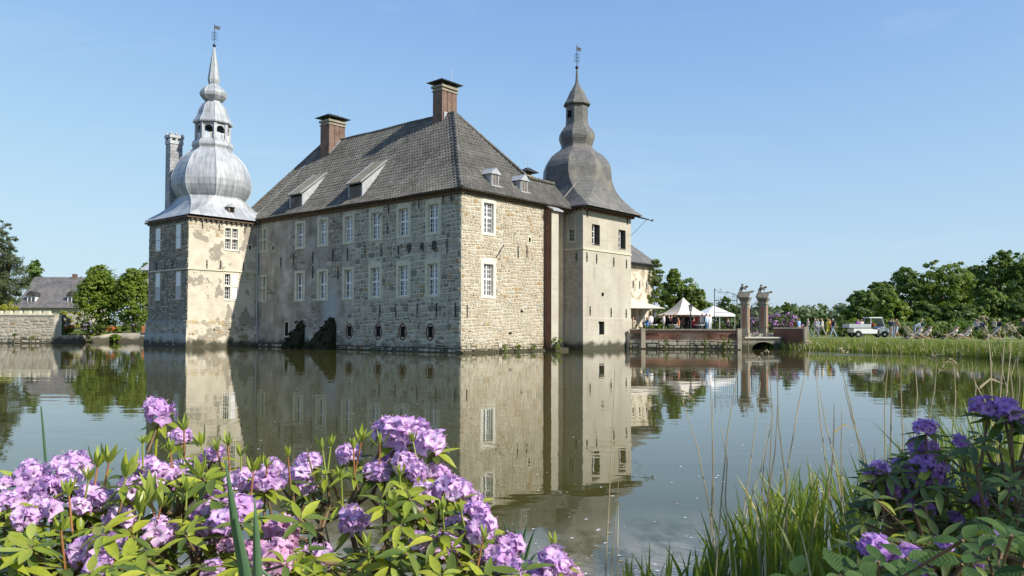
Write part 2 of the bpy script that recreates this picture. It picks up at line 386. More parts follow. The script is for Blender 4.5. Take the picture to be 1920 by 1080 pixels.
bed = MB().poly([(-2500, -400, -1.6), (2500, -400, -1.6), (2500, 3500, -1.6), (-2500, 3500, -1.6)]).build('lake_bed', M['mud'])
tag(bed, 'muddy lake bed under the pond', None, kind='structure')
wt = MB().poly([(-140, -20, 0), (140, -20, 0), (140, 130, 0), (-140, 130, 0)]).build('water', M['water'])
tag(wt, 'still olive green pond water mirroring the castle', None, kind='structure')

def slab(name, pts, z, zb, mat, label, slope=0):
    m = MB(); n = len(pts)
    top = [(x, y, z) for x, y in pts]; bot = [(x, y, zb) for x, y in pts]
    m.add(top + bot, [tuple(range(n))] + [(i, (i + 1) % n, n + (i + 1) % n, n + i)[::-1] for i in range(n)])
    o = m.build(name, mat); tag(o, label, None, kind='structure'); return o
# far ground: everything beyond the pond, out to the horizon
slab('far_ground', [(-2500, 3500), (-2500, 92), (-75, 92), (-55, 90), (-20, 96), (14, 88), (20, 84), (70, 84), (2500, 70), (2500, 3500)], .9, -1.6, M['grass'], 'flat meadow ground beyond the castle and the lawn')
# lawn bank to the right: sloping edge down to the water
edge = [(20.2, 67.3), (22.6, 65.2), (24.2, 60.6), (26.2, 55.8), (28.0, 51.3), (28.6, 46.6), (27.4, 40.2), (27.0, 34), (29, 26), (34, 18)]
inner = [(22.5, 72), (25.0, 68.5), (27.5, 63.5), (29.2, 58.8), (30.6, 53.8), (31.0, 47), (30.2, 40.5), (30, 34), (32, 25), (37, 18)]
m = MB(); ne = len(edge)
m.add([(x, y, -.4) for x, y in edge] + [(x * .35 + X * .65, y * .35 + Y * .65, .62) for (x, y), (X, Y) in zip(edge, inner)] + [(x, y, .95) for x, y in inner]
      + [(200, 90, .95), (200, 18, .95), (22.0, 90, .95)],
      [(i, i + 1, ne + i + 1, ne + i) for i in range(ne - 1)] + [(ne + i, ne + i + 1, 2 * ne + i + 1, 2 * ne + i) for i in range(ne - 1)]
      + [(3 * ne + 2,) + tuple(range(2 * ne, 3 * ne)) + (3 * ne + 1, 3 * ne)])
tag(m.build('lawn', M['grass']), 'sunlit lawn bank to the right of the pond', None, kind='structure')
m = MB(); pth = [(24.3, 69.9), (29, 70.3), (36, 69.0), (44, 66.5), (60, 62)]
m.add([(x, y, .956) for x, y in pth] + [(x + .3, y + 2.6, .956) for x, y in pth], [(i, i + 1, 5 + i + 1, 5 + i) for i in range(4)])
tag(m.build('path', M['gravel']), 'pale gravel path across the lawn', None, kind='structure')
# near bank where the photographer stands
m = MB(); xs = np.linspace(-9, 9, 37); ys = np.linspace(-4, 6.6, 30); vs = []
for y in ys:
    for x in xs:
        shore = 4.6 + .5 * math.sin(x * .9 + .6) + (.5 if x > 1 else 0)
        t = (shore - y) / 3.2; z = .42 * max(-1, min(1, t)) + .05 * mnoise.noise((x * 1.3, y * 1.3, 0)); vs.append((x, y, z))
nx = len(xs)
m.add(vs, [(j * nx + i, j * nx + i + 1, (j + 1) * nx + i + 1, (j + 1) * nx + i) for j in range(len(ys) - 1) for i in range(nx - 1)])
tag(m.build('near_bank', M['mud'], smooth=180), 'muddy near shore under the bushes', None, kind='structure')
def bank_z(x, y):
    shore = 4.6 + .5 * math.sin(x * .9 + .6) + (.5 if x > 1 else 0)
    return .42 * max(-1, min(1, (shore - y) / 3.2))

# ------------------------------------------------------------------ masonry
def stone_variants():
    out = []; r = random.Random(3)
    for k in range(10):
        pts = []
        for cx, cy in ((-1, -1), (1, -1), (1, 1), (-1, 1)):
            ca = r.uniform(.08, .30); cb = r.uniform(.08, .30); jx, jy = r.uniform(-.05, .05), r.uniform(-.05, .05)
            p1 = (cx * (.5 - ca) + jx, cy * .5 + jy); p2 = (cx * .5 + jx, cy * (.5 - cb) + jy)
            pts += [p1, p2] if cx * cy < 0 else [p2, p1]
        pts = [(max(-.5, min(.5, a)), max(-.5, min(.5, b))) for a, b in pts]
        n = 8; ins = r.uniform(.80, .9); d = r.uniform(.02, .045)
        vs = [(a, .03, b) for a, b in pts] + [(a, -d * .45, b) for a, b in [(a * .97, b * .97) for a, b in pts]] + [(a * ins, -d, b * ins) for a, b in pts]
        vs.append((r.uniform(-.1, .1), -d - r.uniform(.0, .012), r.uniform(-.1, .1)))
        fs = [(i, (i + 1) % n, n + (i + 1) % n, n + i) for i in range(n)] + [(n + i, n + (i + 1) % n, 2 * n + (i + 1) % n, 2 * n + i) for i in range(n)]
        fs += [(2 * n + i, 2 * n + (i + 1) % n, 3 * n) for i in range(n)]
        out.append((np.array(vs), fs))
    return out
SV = stone_variants()
STONE_MESH = {}
def stone_mesh(k, m):
    if (k, m) not in STONE_MESH:
        me = MB().add(*SV[k]).mesh('stone'); me.materials.append(M['st'][m]); STONE_MESH[(k, m)] = me
    return STONE_MESH[(k, m)]
def layout(a0, a1, z0, z1, blocked, hr, wr, r, joint=.03, keep=None):
    out = []; z = z0
    while z < z1 - .08:
        h = r.uniform(*hr); h = min(h, z1 - z); a = a0 - r.uniform(0, .2)
        while a < a1 - .06:
            w_ = r.uniform(*wr) * (h / ((hr[0] + hr[1]) / 2)) ** .4; b = min(a + w_, a1); s0 = max(a, a0)
            pieces = [(s0, b, z, z + h)]
            if h > hr[0] * 1.25 and r.random() < .3: q = z + h * r.uniform(.4, .6); pieces = [(s0, b, z, q), (s0, b, q, z + h)]
            for (p0, p1, q0, q1) in pieces:
                dz = .05 * math.sin(p0 * 1.7 + z * 2.3) if z0 + .3 < q0 and q1 < z1 - .3 else 0
                q0, q1 = q0 + dz, q1 + dz; segs = [(p0, p1)]
                for (x0, x1, y0, y1) in blocked:
                    if q1 > y0 and q0 < y1:
                        ns = []
                        for (u0, u1) in segs:
                            if u1 <= x0 or u0 >= x1: ns.append((u0, u1))
                            else:
                                if u0 < x0: ns.append((u0, x0))
                                if u1 > x1: ns.append((x1, u1))
                        segs = ns
                for (u0, u1) in segs:
                    if u1 - u0 > .12 and (keep is None or keep((u0 + u1) / 2, (q0 + q1) / 2)):
                        j = joint * r.uniform(.6, 1.7)
                        out.append(((u0 + u1) / 2, (q0 + q1) / 2, u1 - u0 - j, q1 - q0 - j))
            a += w_
        z += h
    return out
def masonry(parent, stones, plane, singles, r, wts, dist=None, thick=1.0):
    """plane(a, z) -> point on the face; orientation 'long' (outward -y) or 'lit' (outward +x)"""
    fn, rz = plane
    order = sorted(range(len(stones)), key=(lambda i: -stones[i][2] * stones[i][3] / (dist(stones[i]) ** 2)) if dist else (lambda i: i))
    one = set(order[:singles]); off = np.array(OFF[parent.name]); mb = MB()
    cr, sr = math.cos(rz), math.sin(rz)
    for i, (a, z, w_, h) in enumerate(stones):
        k = r.randrange(len(SV)); mi = r.choices(range(6), wts(a, z) if callable(wts) else wts)[0]; t = r.uniform(-.05, .05); fl = r.choice((1, -1)); fz = r.choice((1, -1))
        p = np.array(fn(a, z)); th = thick * r.uniform(.7, 1.5)
        if i in one:
            o = bpy.data.objects.new('stone', stone_mesh(k, mi)); COL.objects.link(o); o.parent = parent
            o.location = p - off; o.rotation_euler = (0, t, rz); o.scale = (w_ * fl, th, h * fz)
        else:
            v = SV[k][0] * np.array((w_ * fl, th, h * fz)); ct, st_ = math.cos(t), math.sin(t)
            v = np.stack([v[:, 0] * ct + v[:, 2] * st_, v[:, 1], -v[:, 0] * st_ + v[:, 2] * ct], 1)
            v = np.stack([v[:, 0] * cr - v[:, 1] * sr, v[:, 0] * sr + v[:, 1] * cr, v[:, 2]], 1) + p
            mb.add(v, SV[k][1], mi)
    if mb.n:
        o = mb.build('rubble_stones', M['st'], parent); o['kind'] = 'stuff'
def panel(mb, fn, a0, a1, z0, z1, holes, m=0):
    A = sorted({a0, a1, *[h[0] for h in holes], *[h[1] for h in holes]}); Z = sorted({z0, z1, *[h[2] for h in holes], *[h[3] for h in holes]})
    A = [a for a in A if a0 <= a <= a1]; Z = [z for z in Z if z0 <= z <= z1]
    for i in range(len(A) - 1):
        for j in range(len(Z) - 1):
            ca, cz = (A[i] + A[i + 1]) / 2, (Z[j] + Z[j + 1]) / 2
            if not any(h[0] < ca < h[1] and h[2] < cz < h[3] for h in holes):
                mb.poly([fn(A[i], Z[j]), fn(A[i + 1], Z[j]), fn(A[i + 1], Z[j + 1]), fn(A[i], Z[j + 1])], m)

# frames: (a along the wall, n outward, z) -> castle coordinates
def F_long(y): return lambda v: np.stack([v[:, 0], y - v[:, 1], v[:, 2]], 1)
def F_lit(x): return lambda v: np.stack([x + v[:, 1], v[:, 0], v[:, 2]], 1)

def window(parent, fr, a0, a1, z0, z1, style='tall', side=.26, top=.2, bot=.18, arch=False, rec=.2, mat='trim', cols=4, rows=6, proud=.035, name='window', r=random.Random(5)):
    """stone surround (the part) with sash and panes as its pieces; returns the blocked rectangle and the hole"""
    s0, s1, t0, t1 = a0 + side, a1 - side, z0 + bot, z1 - top
    m = MB(fr)
    m.box(a0, s0, -.02, proud, z0, z1); m.box(s1, a1, -.02, proud, z0, z1); m.box(s0, s1, -.02, proud, t1, z1); m.box(s0, s1, -.02, proud + .02, z0, t0)
    m.box(s0 - .012, s0, -rec - .05, -.02, t0, t1); m.box(s1, s1 + .012, -rec - .05, -.02, t0, t1); m.box(s0, s1, -rec - .05, -.02, t1, t1 + .012); m.box(s0, s1, -rec - .05, -.02, t0 - .012, t0)
    if arch:
        ac = (a0 + a1) / 2; hw = (a1 - a0) / 2 - .1; n = 9
        arc = [(ac - hw, z1)] + [(ac + hw * math.cos(math.pi * (1 - k / (n - 1))) , z1 + .07 + .16 * math.sin(math.pi * k / (n - 1))) for k in range(n)] + [(ac + hw, z1)]
        m.prism(arc[::-1], lambda a, b, d: (a, d, b), -.02, proud * .8)
    if style == 'cross':
        ma = (s0 + s1) / 2; mz = t0 + (t1 - t0) * .52
        m.box(ma - .07, ma + .07, -.14, proud - .01, t0, t1); m.box(s0, s1, -.14, proud - .012, mz - .06, mz + .06)
    w_ = m.build(name, M[mat], parent)
    sm = MB(fr); gm = MB(fr); n0, n1 = -rec - .03, -rec + .03
    def sash(p0, p1, q0, q1, nc, nr, th=.065, mt=.034):
        sm.box(p0, p0 + th, n0, n1, q0, q1); sm.box(p1 - th, p1, n0, n1, q0, q1); sm.box(p0 + th, p1 - th, n0, n1, q0, q0 + th); sm.box(p0 + th, p1 - th, n0, n1, q1 - th, q1)
        A = np.linspace(p0 + th, p1 - th, nc + 1); Z = np.linspace(q0 + th, q1 - th, nr + 1)
        for x in A[1:-1]: sm.box(x - mt / 2, x + mt / 2, n0 + .012, n1 - .008, q0 + th, q1 - th)
        for z in Z[1:-1]: sm.box(p0 + th, p1 - th, n0 + .014, n1 - .01, z - mt / 2, z + mt / 2)
        for i in range(nc):
            for j in range(nr):
                d = [r.uniform(-.006, .006) for _ in range(3)]; nn = -rec - .005
                gm.poly([(A[i], nn + d[0], Z[j]), (A[i + 1], nn + d[1], Z[j]), (A[i + 1], nn + d[1] + d[2], Z[j + 1]), (A[i], nn + d[0] + d[2], Z[j + 1])])
    if style == 'tall':
        ma = (s0 + s1) / 2; mz = t0 + (t1 - t0) * .53
        for (p0, p1) in ((s0, ma), (ma, s1)):
            sash(p0, p1, t0, mz, cols // 2, rows // 2 + rows % 2); sash(p0, p1, mz, t1, cols // 2, rows // 2)
    elif style == 'cross':
        for i, (p0, p1) in enumerate(((s0, ma - .07), (ma + .07, s1))):
            for (q0, q1) in ((t0, mz - .06), (mz + .06, t1)): sash(p0, p1, q0, q1, 2, 3, .06, .028)
    elif style == 'small': sash(s0, s1, t0, t1, cols, rows, .04, .02)
    sm.build('sash', M['white'], w_); gm.build('pane', M[r.choices(('glass', 'glass_net', 'glass_dim'), (5, 1.4, 2.5))[0]], w_)
    return w_, (a0 - .02, a1 + .02, z0 - .02, z1 + (.2 if arch else .02)), (s0, s1, t0, t1)

def anchor(mb, a, z, l=.85, w_=.045): mb.box(a - w_ / 2, a + w_ / 2, .0, .06, z - l / 2, z + l / 2); mb.box(a - w_, a + w_, .0, .075, z - .03, z + .03)
def strap(parent, fr, a, z, l=.85, tilt=0):
    m = MB(fr); m.bar((a - tilt * l / 2, .05, z - l / 2), (a + tilt * l / 2, .05, z + l / 2), .06, .05); m.box(a - .05, a + .05, 0, .09, z - .04, z + .04)
    m.build('wall_anchor', M['iron'], parent)

# ------------------------------------------------------------------ main house
H = 11.16
house = croot('castle_house', 0, 0, 0, 'large rubble stone castle house with grey tiled hipped roof and two brick chimneys', 'castle')
FL, FR = F_long(0), F_lit(0)
pl = lambda a, z: (a, 0, z); pr = lambda a, z: (0, a, z)
blockL, holesL, blockR, holesR = [], [], [], []
LW = [(-2.76, 1), (-5.86, 1), (-9.0, 1), (-12.25, 0), (-15.57, 0), (-18.72, 0)]
wr_ = random.Random(11)
for i, (c_, near) in enumerate(LW):
    for up in (1, 0):
        z0, z1 = (8.2, 10.56) if up else (3.83, 6.4)
        hw = .78 if near else .74
        big = (not up) and i in (3, 4, 5)
        wd, b, h = window(house, FL, c_ - hw, c_ + hw, z0, z1, arch=(i < 2 or (i == 2 and not up)), cols=2 if big else 4, rows=3 if big else 6, r=wr_)
        blockL.append(b); holesL.append(h)
for up in (1, 0):
    z0, z1 = (8.25, 10.4) if up else (3.9, 6.25)
    wd, b, h = window(house, FL, -25.0, -23.7, z0, z1, 'cross', .13, .13, .13, r=wr_); blockL.append(b); holesL.append(h)
    z0, z1 = (8.2, 10.7) if up else (3.78, 6.4)
    wd, b, h = window(house, FR, 1.93, 3.47, z0, z1, arch=True, mat='trimpale', r=wr_); blockR.append(b); holesR.append(h)
# cellar ovals, small openings
for x in (-12.06, -8.62, -5.88, -2.98):
    m = MB(FL); n = 16; e = [(x + .33 * math.cos(2 * math.pi * k / n), 1.42 + .52 * math.sin(2 * math.pi * k / n)) for k in range(n)]; g = [(x + (a - x) * 1.32, 1.42 + (b - 1.42) * 1.22) for a, b in e]
    m.add([(a, .03, b) for a, b in e] + [(a, .03, b) for a, b in g] + [(a, -.3, b) for a, b in e] + [(a, -.01, b) for a, b in g],
          [(i, (i + 1) % n, n + (i + 1) % n, n + i) for i in range(n)] + [(i, 2 * n + i, 2 * n + (i + 1) % n, (i + 1) % n) for i in range(n)] + [(n + i, n + (i + 1) % n, 3 * n + (i + 1) % n, 3 * n + i) for i in range(n)])
    ov = m.build('cellar_opening', M['brickdark'], house)
    m = MB(FL); m.poly([(a, -.14, b) for a, b in e]); m.build('opening_shade', M['dark'], ov)
    m = MB(FL)
    for k in (-1, 0, 1): m.bar((x + k * .13, -.06, 1.0), (x + k * .13, -.06, 1.84), .025)
    m.build('iron_grille', M['iron'], ov)
    blockL.append((x - .4, x + .4, .88, 1.96)); holesL.append((x - .24, x + .24, 1.02, 1.82))
def hole_box(parent, fr, a, z, w_, h):
    m = MB(fr); m.box(a - w_ / 2 - .09, a - w_ / 2, -.02, .03, z - h / 2 - .09, z + h / 2 + .09); m.box(a + w_ / 2, a + w_ / 2 + .09, -.02, .03, z - h / 2 - .09, z + h / 2 + .09)
    m.box(a - w_ / 2, a + w_ / 2, -.02, .03, z + h / 2, z + h / 2 + .09); m.box(a - w_ / 2, a + w_ / 2, -.02, .034, z - h / 2 - .09, z - h / 2)
    m.box(a - w_ / 2, a + w_ / 2, -.012, .008, z - h / 2, z + h / 2, 1); m.build('vent_opening', [M['trim'], M['dark']], parent)
    return (a - w_ / 2 - .1, a + w_ / 2 + .1, z - h / 2 - .1, z + h / 2 + .1)
blockL.append(hole_box(house, FL, -22.75, 8.55, .25, .42)); blockL.append(hole_box(house, FL, -20.55, 1.55, .5, 1.15))
blockR.append(hole_box(house, FR, 7.25, 8.3, .25, .34)); 
for a, z in ((5.05, 1.35), (6.35, 2.95)):
    m = MB(FR); m.box(a - .12, a + .12, .0, .045, z - .08, z + .08); m.build('putlog_hole', M['dark'], house); blockR.append((a - .12, a + .12, z - .08, z + .08))
wl = MB(); panel(wl, pl, -27.6, 0, -1.2, H, holesL); WL = wl.build('wall', M['w_long'], house)
wl = MB(); panel(wl, pr, 0, 9.9, -1.2, H, holesR); wl.poly([(0, 9.9, -1.2), (-1.6, 9.9, -1.2), (-1.6, 9.9, H), (0, 9.9, H)]); wl.poly([(-1.6, 9.9, -1.2), (-1.6, 12.5, -1.2), (-1.6, 12.5, H), (-1.6, 9.9, H)]); WR = wl.build('wall', M['w_lit'], house)
wl = MB(); wl.poly([(-27.6, 0, -1.2), (-27.6, 11.4, -1.2), (-27.6, 11.4, H), (-27.6, 0, H)]); wl.poly([(-27.6, 11.4, -1.2), (0, 11.4, -1.2), (0, 11.4, H), (-27.6, 11.4, H)]); wl.build('wall', M['w_lit'], house)
# stones
rs = random.Random(21)
def keepL(a, z):
    nz = mnoise.noise((a * .33 + 3.1, z * .33, 0)) + .45 * mnoise.noise((a * 1.1, z * 1.1, 4.2))
    if z < .35: return rs.random() < .8
    if a > -11.6 + nz * 1.2: return True
    if a > -17.2:
        if -16.2 < a < -13.0 and z < 5.6: return nz > .35
        return nz > (.02 if z > 6 else .12)
    return nz > (.34 if z > 2.6 else .1) and rs.random() < .75
stL = layout(-27.5, -.02, .02, H - .1, blockL, (.2, .52), (.28, .74), rs, .065, keep=keepL)
stR = layout(.02, 4.2, .02, H - .1, blockR, (.15, .40), (.22, .58), rs, .045) + layout(4.2, 9.0, .02, H - .1, blockR, (.14, .30), (.18, .46), rs, .04)
camC = toC(EYE)
dL = lambda s: math.hypot(s[0] - camC[0], 0 - camC[1]); dR = lambda s: math.hypot(0 - camC[0], s[0] - camC[1])
masonry(WL, stL, (pl, 0), 150, rs, lambda a, z: (2, .8, 4.5, 3.2, .35, 1.) if a > -11 else (1.4, .8, 3.5, 3, .3, .9), dL, 1.)
masonry(WR, stR, (pr, R_(90)), 150, rs, (4.2, 3, 1.5, .15, .6, 4.2), dR, .8)
# iron wall ties, the date 1948, flag brackets
for a, z in [(-1.34, 7.35), (-8.3, 7.45), (-10.2, 7.5), (-12.35, 7.4), (-14.2, 7.4), (-16.9, 7.4), (-19.6, 7.4), (-21.5, 7.2), (-2.35, 2.95), (-4.3, 2.95), (-6.6, 2.95), (-8.4, 2.95), (-.5, 2.95),
             (-.95, 10.55), (-1.75, 10.6), (-4.2, 10.6), (-7.5, 10.5), (-13.5, 6.0), (-16.9, 6.2)]: strap(house, FL, a, z, .95 if z < 10 else .7)
for a, z, t in [(.55, 2.85, .0), (5.9, 7.3, 0), (6.9, 7.4, 0), (3.9, 7.2, .9)]: strap(house, FR, a, z, .9, t)
for ch, x in (('1', -6.35), ('9', -5.2), ('4', -3.85), ('8', -2.6)):
    cu = bpy.data.curves.new('numeral', 'FONT'); cu.body = ch; cu.size = .92; cu.extrude = .03; cu.align_x = 'CENTER'
    t = bpy.data.objects.new('tmp', cu); COL.objects.link(t); dg = bpy.context.evaluated_depsgraph_get(); me = bpy.data.meshes.new_from_object(t.evaluated_get(dg)); bpy.data.objects.remove(t)
    me.materials.clear(); me.materials.append(M['iron']); o = link('iron_numeral', me, house); o.location = (x, -.08, 7.05 + .03 * (x + 6)); o.rotation_euler = (R_(90), 0, 0)
m = MB(FL); m.bar((-8.25, .05, 10.25), (-7.65, .9, 9.7), .05); m.box(-7.7, -7.5, .0, .05, 9.0, 9.06); m.box(-7.62, -7.58, 0, .06, 8.6, 9.3); m.build('flag_bracket', M['iron'], house)
# eaves board and dark cornice
m = MB(); m.box(-27.9, .38, -.38, .02, H - .12, H + .04); m.box(-27.9, .2, -.16, .02, H - .34, H - .12); m.build('cornice', M['woodbrown'], house)
m = MB(); m.box(-.02, .36, .02, 12.3, H - .10, H + .05); m.box(-.02, .16, .02, 12.3, H - .3, H - .1); m.build('cornice', M['woodbrown'], house)
# stone footing just above the water
m = MB(); m.box(-.05, .22, .0, 9.0, -1, .10); 
for k in range(11): m.box(-.02, .14 + .05 * (k % 3), .3 + k * .8, .95 + k * .8, .1, .16 + .03 * (k % 2))
m.build('footing', M['w_terrace'], house)

BUTT = []
# sloped, moss-black buttresses at the water
M['moss'] = ground_mat('black_moss', (.020, .022, .012), (.04, .042, .02), (.012, .012, .008), .8, 5)
for a, w_, h, out in ((-18.9, 1.9, 2.25, 1.9), (-15.0, 2.6, 2.45, 2.3)):
    m = MB(FL); n = 10; vs = []
    for j in range(9):
        for i in range(n + 1):
            t = i / n; u = j / 8; x = a - w_ * .5 + w_ * t - (1 - t) * u * 1.0; lim = h * (.45 + .55 * min(1, t * 1.6)) * (1 - max(0, t - .93) * 3)
            z = lim * (1 - u) - .3 * u; nn = .05 + out * u * .42 + .16 * mnoise.noise((x * 1.7, z * 1.7, a)) + .09 * mnoise.noise((x * 5, z * 5, a))
            vs.append((x, nn, z + .3 * mnoise.noise((x * 2.3, 1.3, u * 6 + a))))
    m.add(vs, [(j * (n + 1) + i, j * (n + 1) + i + 1, (j + 1) * (n + 1) + i + 1, (j + 1) * (n + 1) + i) for j in range(8) for i in range(n)])
    rt0 = [vs[j * (n + 1) + n] for j in range(9)]; m.add(rt0 + [(rt0[0][0], -.1, z) for (_, _, z) in rt0], [(j, j + 1, 10 + j, 9 + j) for j in range(8)])
    bt = m.build('buttress', M['moss'], house)
    BUTT.append((bt, vs, n))

# ---- roof: profile s -> (inset g, z)
EZ, RZ = 11.14, 18.62
PRF = [(0, EZ), (.12, EZ + .72), (.28, EZ + 1.86), (1.0, RZ)]
def prof(g):
    for (a, za), (b, zb) in zip(PRF, PRF[1:]):
        if g <= b: return za + (zb - za) * (g - a) / (b - a)
    return RZ
def sag(a, g): return .075 * mnoise.noise((a * .22, g * 2.2, 5.)) - .05 * math.sin(math.pi * g)
def long_pt(x, g): return np.array([x, -.5 + 6.0 * g, prof(g) + sag(x, g)])
def right_pt(y, g): return np.array([.5 - 6.7 * g, y, prof(g) + sag(y + 40, g) * .6])
GR = .315                                     # low ridge height of the link to the slate tower
def long_range(g): return -28.1 + 4.4 * g, .5 - 6.7 * g
def right_range(g): return -.5 + 6.0 * g, (12.4 if g <= GR else 9.0 - (9.0 - 5.6) * (g - GR) / (1 - GR))
gs = [0, .06, .12, .2, .28, GR, .45, .6, .75, .9, 1.0]
m = MB()
for (fn, rg) in ((long_pt, long_range), (right_pt, right_range)):
    for g0, g1 in zip(gs, gs[1:]):
        a, b = rg(g0); c_, d = rg(g1); m.poly([fn(a, g0) - (0, 0, .05), fn(b, g0) - (0, 0, .05), fn(d, g1) - (0, 0, .05), fn(c_, g1) - (0, 0, .05)])
m.poly([(-28.1, -.5, EZ), (-23.7, 5.5, RZ - .05), (-28.1, 11.9, EZ)]); m.poly([(-28.1, 11.9, EZ), (-23.7, 5.5, RZ - .05), (-6.2, 5.5, RZ - .05), (-1.6, 9.0, 13.45), (-6, 11.9, EZ)])
m.poly([(-1.6, 9.0, 13.4), (-1.6, 12.6, 13.4), (-4.5, 12.6, 10.8), (-4.5, 11.9, 10.8)])
roof = m.build('roof', M['tiles'][0], house)
def tile_field(fn, rg, tw, tl, out, seed):
    r = random.Random(seed); L = 9.6; nrow = int(L / tl); mb = MB()
    for j in range(nrow):
        g0, g1 = j / nrow, min(1, (j + 1.28) / nrow); a, b = rg(g0); c_, d = rg(g1)
        lo, hi = max(a, min(a, c_)), min(b, max(b, d)); lo = a; hi = b
        n = int((hi - lo) / tw)
        for i in range(n):
            x = lo + (i + .5) * (hi - lo) / n; 
            if not (min(a, c_) - .3 <= x <= max(b, d) + .3): continue
            t = .5; la, lb = rg((g0 + g1) / 2)
            if x < la - .08 or x > lb + .08: continue
            hw = (hi - lo) / n / 2 * 1.04; l0 = r.uniform(.022, .042); l1 = r.uniform(.0, .01); dx = r.uniform(-.012, .012)
            p0, p1 = fn(x, g0), fn(x, g1); sl_ = p1 - p0; sl_ /= np.linalg.norm(sl_); ax = fn(x + 1, g0) - p0; nn = np.cross(ax, sl_)
            if nn[2] < 0: nn = -nn
            prf = [(-hw, .012), (-hw * .35, -.012), (hw * .15, .0), (hw * .55, .062), (hw, .020)]
            vs = []
            for (p, l) in ((p0, l0), (p1, l1)):
                for (u, q) in prf: vs.append(p + ax * (u + dx) + nn * (q + l))
            fs = [(k, k + 1, 6 + k, 5 + k) for k in range(4)]
            base = len(vs); vs += [p0 + ax * (u + dx) + nn * (q + l0 - .05) for (u, q) in prf]; fs += [(base + k, base + k + 1, k + 1, k) for k in range(4)]
            mb.add(vs, fs, r.choices((0, 1, 2), (4, 3, 1.6))[0])
    o = mb.build('roof_tiles', M['tiles'], out); o['kind'] = 'stuff'; return o
tile_field(long_pt, long_range, .30, .36, roof, 1)
tile_field(right_pt, right_range, .30, .36, roof, 2)
# ridge and hip tiles
def caps(pts, parent, step=.38, r=.13, seed=3, mats=None):
    rr = random.Random(seed)
    for p, q in zip(pts, pts[1:]):
        p, q = np.array(p, float), np.array(q, float); n = max(1, int(np.linalg.norm(q - p) / step))
        for i in range(n):
            a = p + (q - p) * i / n; b = p + (q - p) * (i + 1.12) / n
            m = MB(); m.tube([a, b], [r * rr.uniform(.95, 1.1), r * .82], 8); yield m
mbc = MB()
hip = [right_pt(-.5 + 6 * g, g) + (0, 0, .04) for g in (0, .06, .12, .2, .28, .5, .75, 1.0)]
for line in (hip, [long_pt(x_, 1.0) + (0, 0, .03) for x_ in np.linspace(-6.2, -23.7, 15)], [(-23.7, 5.5, RZ), (-28.0, -.4, EZ + .08)], [(-6.2, 5.5, RZ), (-1.65, 9.0, 13.5)], [(-1.6, 9.0, 13.45), (-1.6, 12.3, 13.42)]):
    for m in caps(line, roof):
        mbc.add(np.concatenate(m.v), m.f, random.choice((0, 0, 1, 2)))
mbc.build('ridge_tiles', M['tiles'], roof)['kind'] = 'stuff'
# lightning wires on the roof
m = MB(); m.tube([long_pt(-25.2, .02) + (0, 0, .12), long_pt(-24.0, .55) + (0, 0, .12), long_pt(-23.3, .9) + (0, 0, .12)], .02, 4); m.build('conductor_wire', M['leadflat'], roof)
# gutter + downpipe in the corner by the domed tower
m = MB(); m.tube([(-24.95, -.22, 11.0), (-25.02, -.14, 10.5), (-25.02, -.14, .1)], .07, 8); m.build('downpipe', M['leadflat'], house)

# chimneys
M['corb'] = simple('chimney_stone', (.30, .265, .21), .9, .25, 3, .15)
def chimney(parent, x0, x1, y0, y1, zb, zt, seed):
    m = MB(); m.box(x0, x1, y0, y1, zb, zt - .95)
    w3 = (y1 - y0) / 3
    ch = None
    # three joined flues: pilaster strips proud of the stack, shadow gaps between them
    for k in range(3):
        m.box(x0 - .05, x1 + .05, y0 + k * w3 + (.04 if k else -.05), y0 + (k + 1) * w3 - (.04 if k < 2 else -.05), zb - .2, zt - .952)
    ch = m.build('chimney', M['brick'], parent)
    m = MB(); m.box(x0 - .12, x1 + .12, y0 - .12, y1 + .12, zt - .95, zt - .86); m.box(x0 - .04, x1 + .04, y0 - .04, y1 + .04, zt - .86, zt - .68); m.box(x0 - .16, x1 + .16, y0 - .16, y1 + .16, zt - .68, zt - .5)
    m.build('corbelled_head', M['corb'], ch)
    m = MB()
    for x in (x0 + .08, x1 - .08):
        for y in (y0 + .08, (y0 + y1) / 2, y1 - .08): m.box(x - .06, x + .06, y - .06, y + .06, zt - .5, zt - .22)
    m.build('cap_post', M['brick'], ch)
    m = MB(); c_ = ((x0 + x1) / 2, (y0 + y1) / 2); m.frustum(c_, (x1 - x0) / 2 + .42, (y1 - y0) / 2 + .42, zt - .22, .12, (y1 - y0) / 2 - .3, zt + .16); m.box(x0 - .42, x1 + .42, y0 - .42, y1 + .42, zt - .26, zt - .215)
    m.build('chimney_hood', M['iron'], ch)
    m = MB(); m.tube([(x1 + .02, y1 - .5, zt - .4), (x1 + .02, y1 - .5, zt + 1.0)], .018, 5); m.tube([(x0, y0 + .2, zt - .1), (x0, y0 + .2, zt + .6)], .014, 5); m.build('lightning_rod', M['leadflat'], ch)
    return ch
chimney(house, -8.05, -7.1, 5.0, 6.55, 16.8, 21.4, 1)
chimney(house, -22.0, -20.8, 4.3, 5.95, 15.8, 20.85, 2)
chimney(house, -2.5, -2.05, 9.5, 10.0, 12.4, 14.25, 3)
m = MB(); m.box(-7.1, -6.95, 5.1, 6.2, 18.0, 18.75); m.poly([(-20.72, 4.25, 17.2), (-20.45, 4.3, 17.3), (-20.45, 5.4, 18.6), (-20.72, 5.4, 18.7)]); m.build('flashing', M['leadflat'], roof)
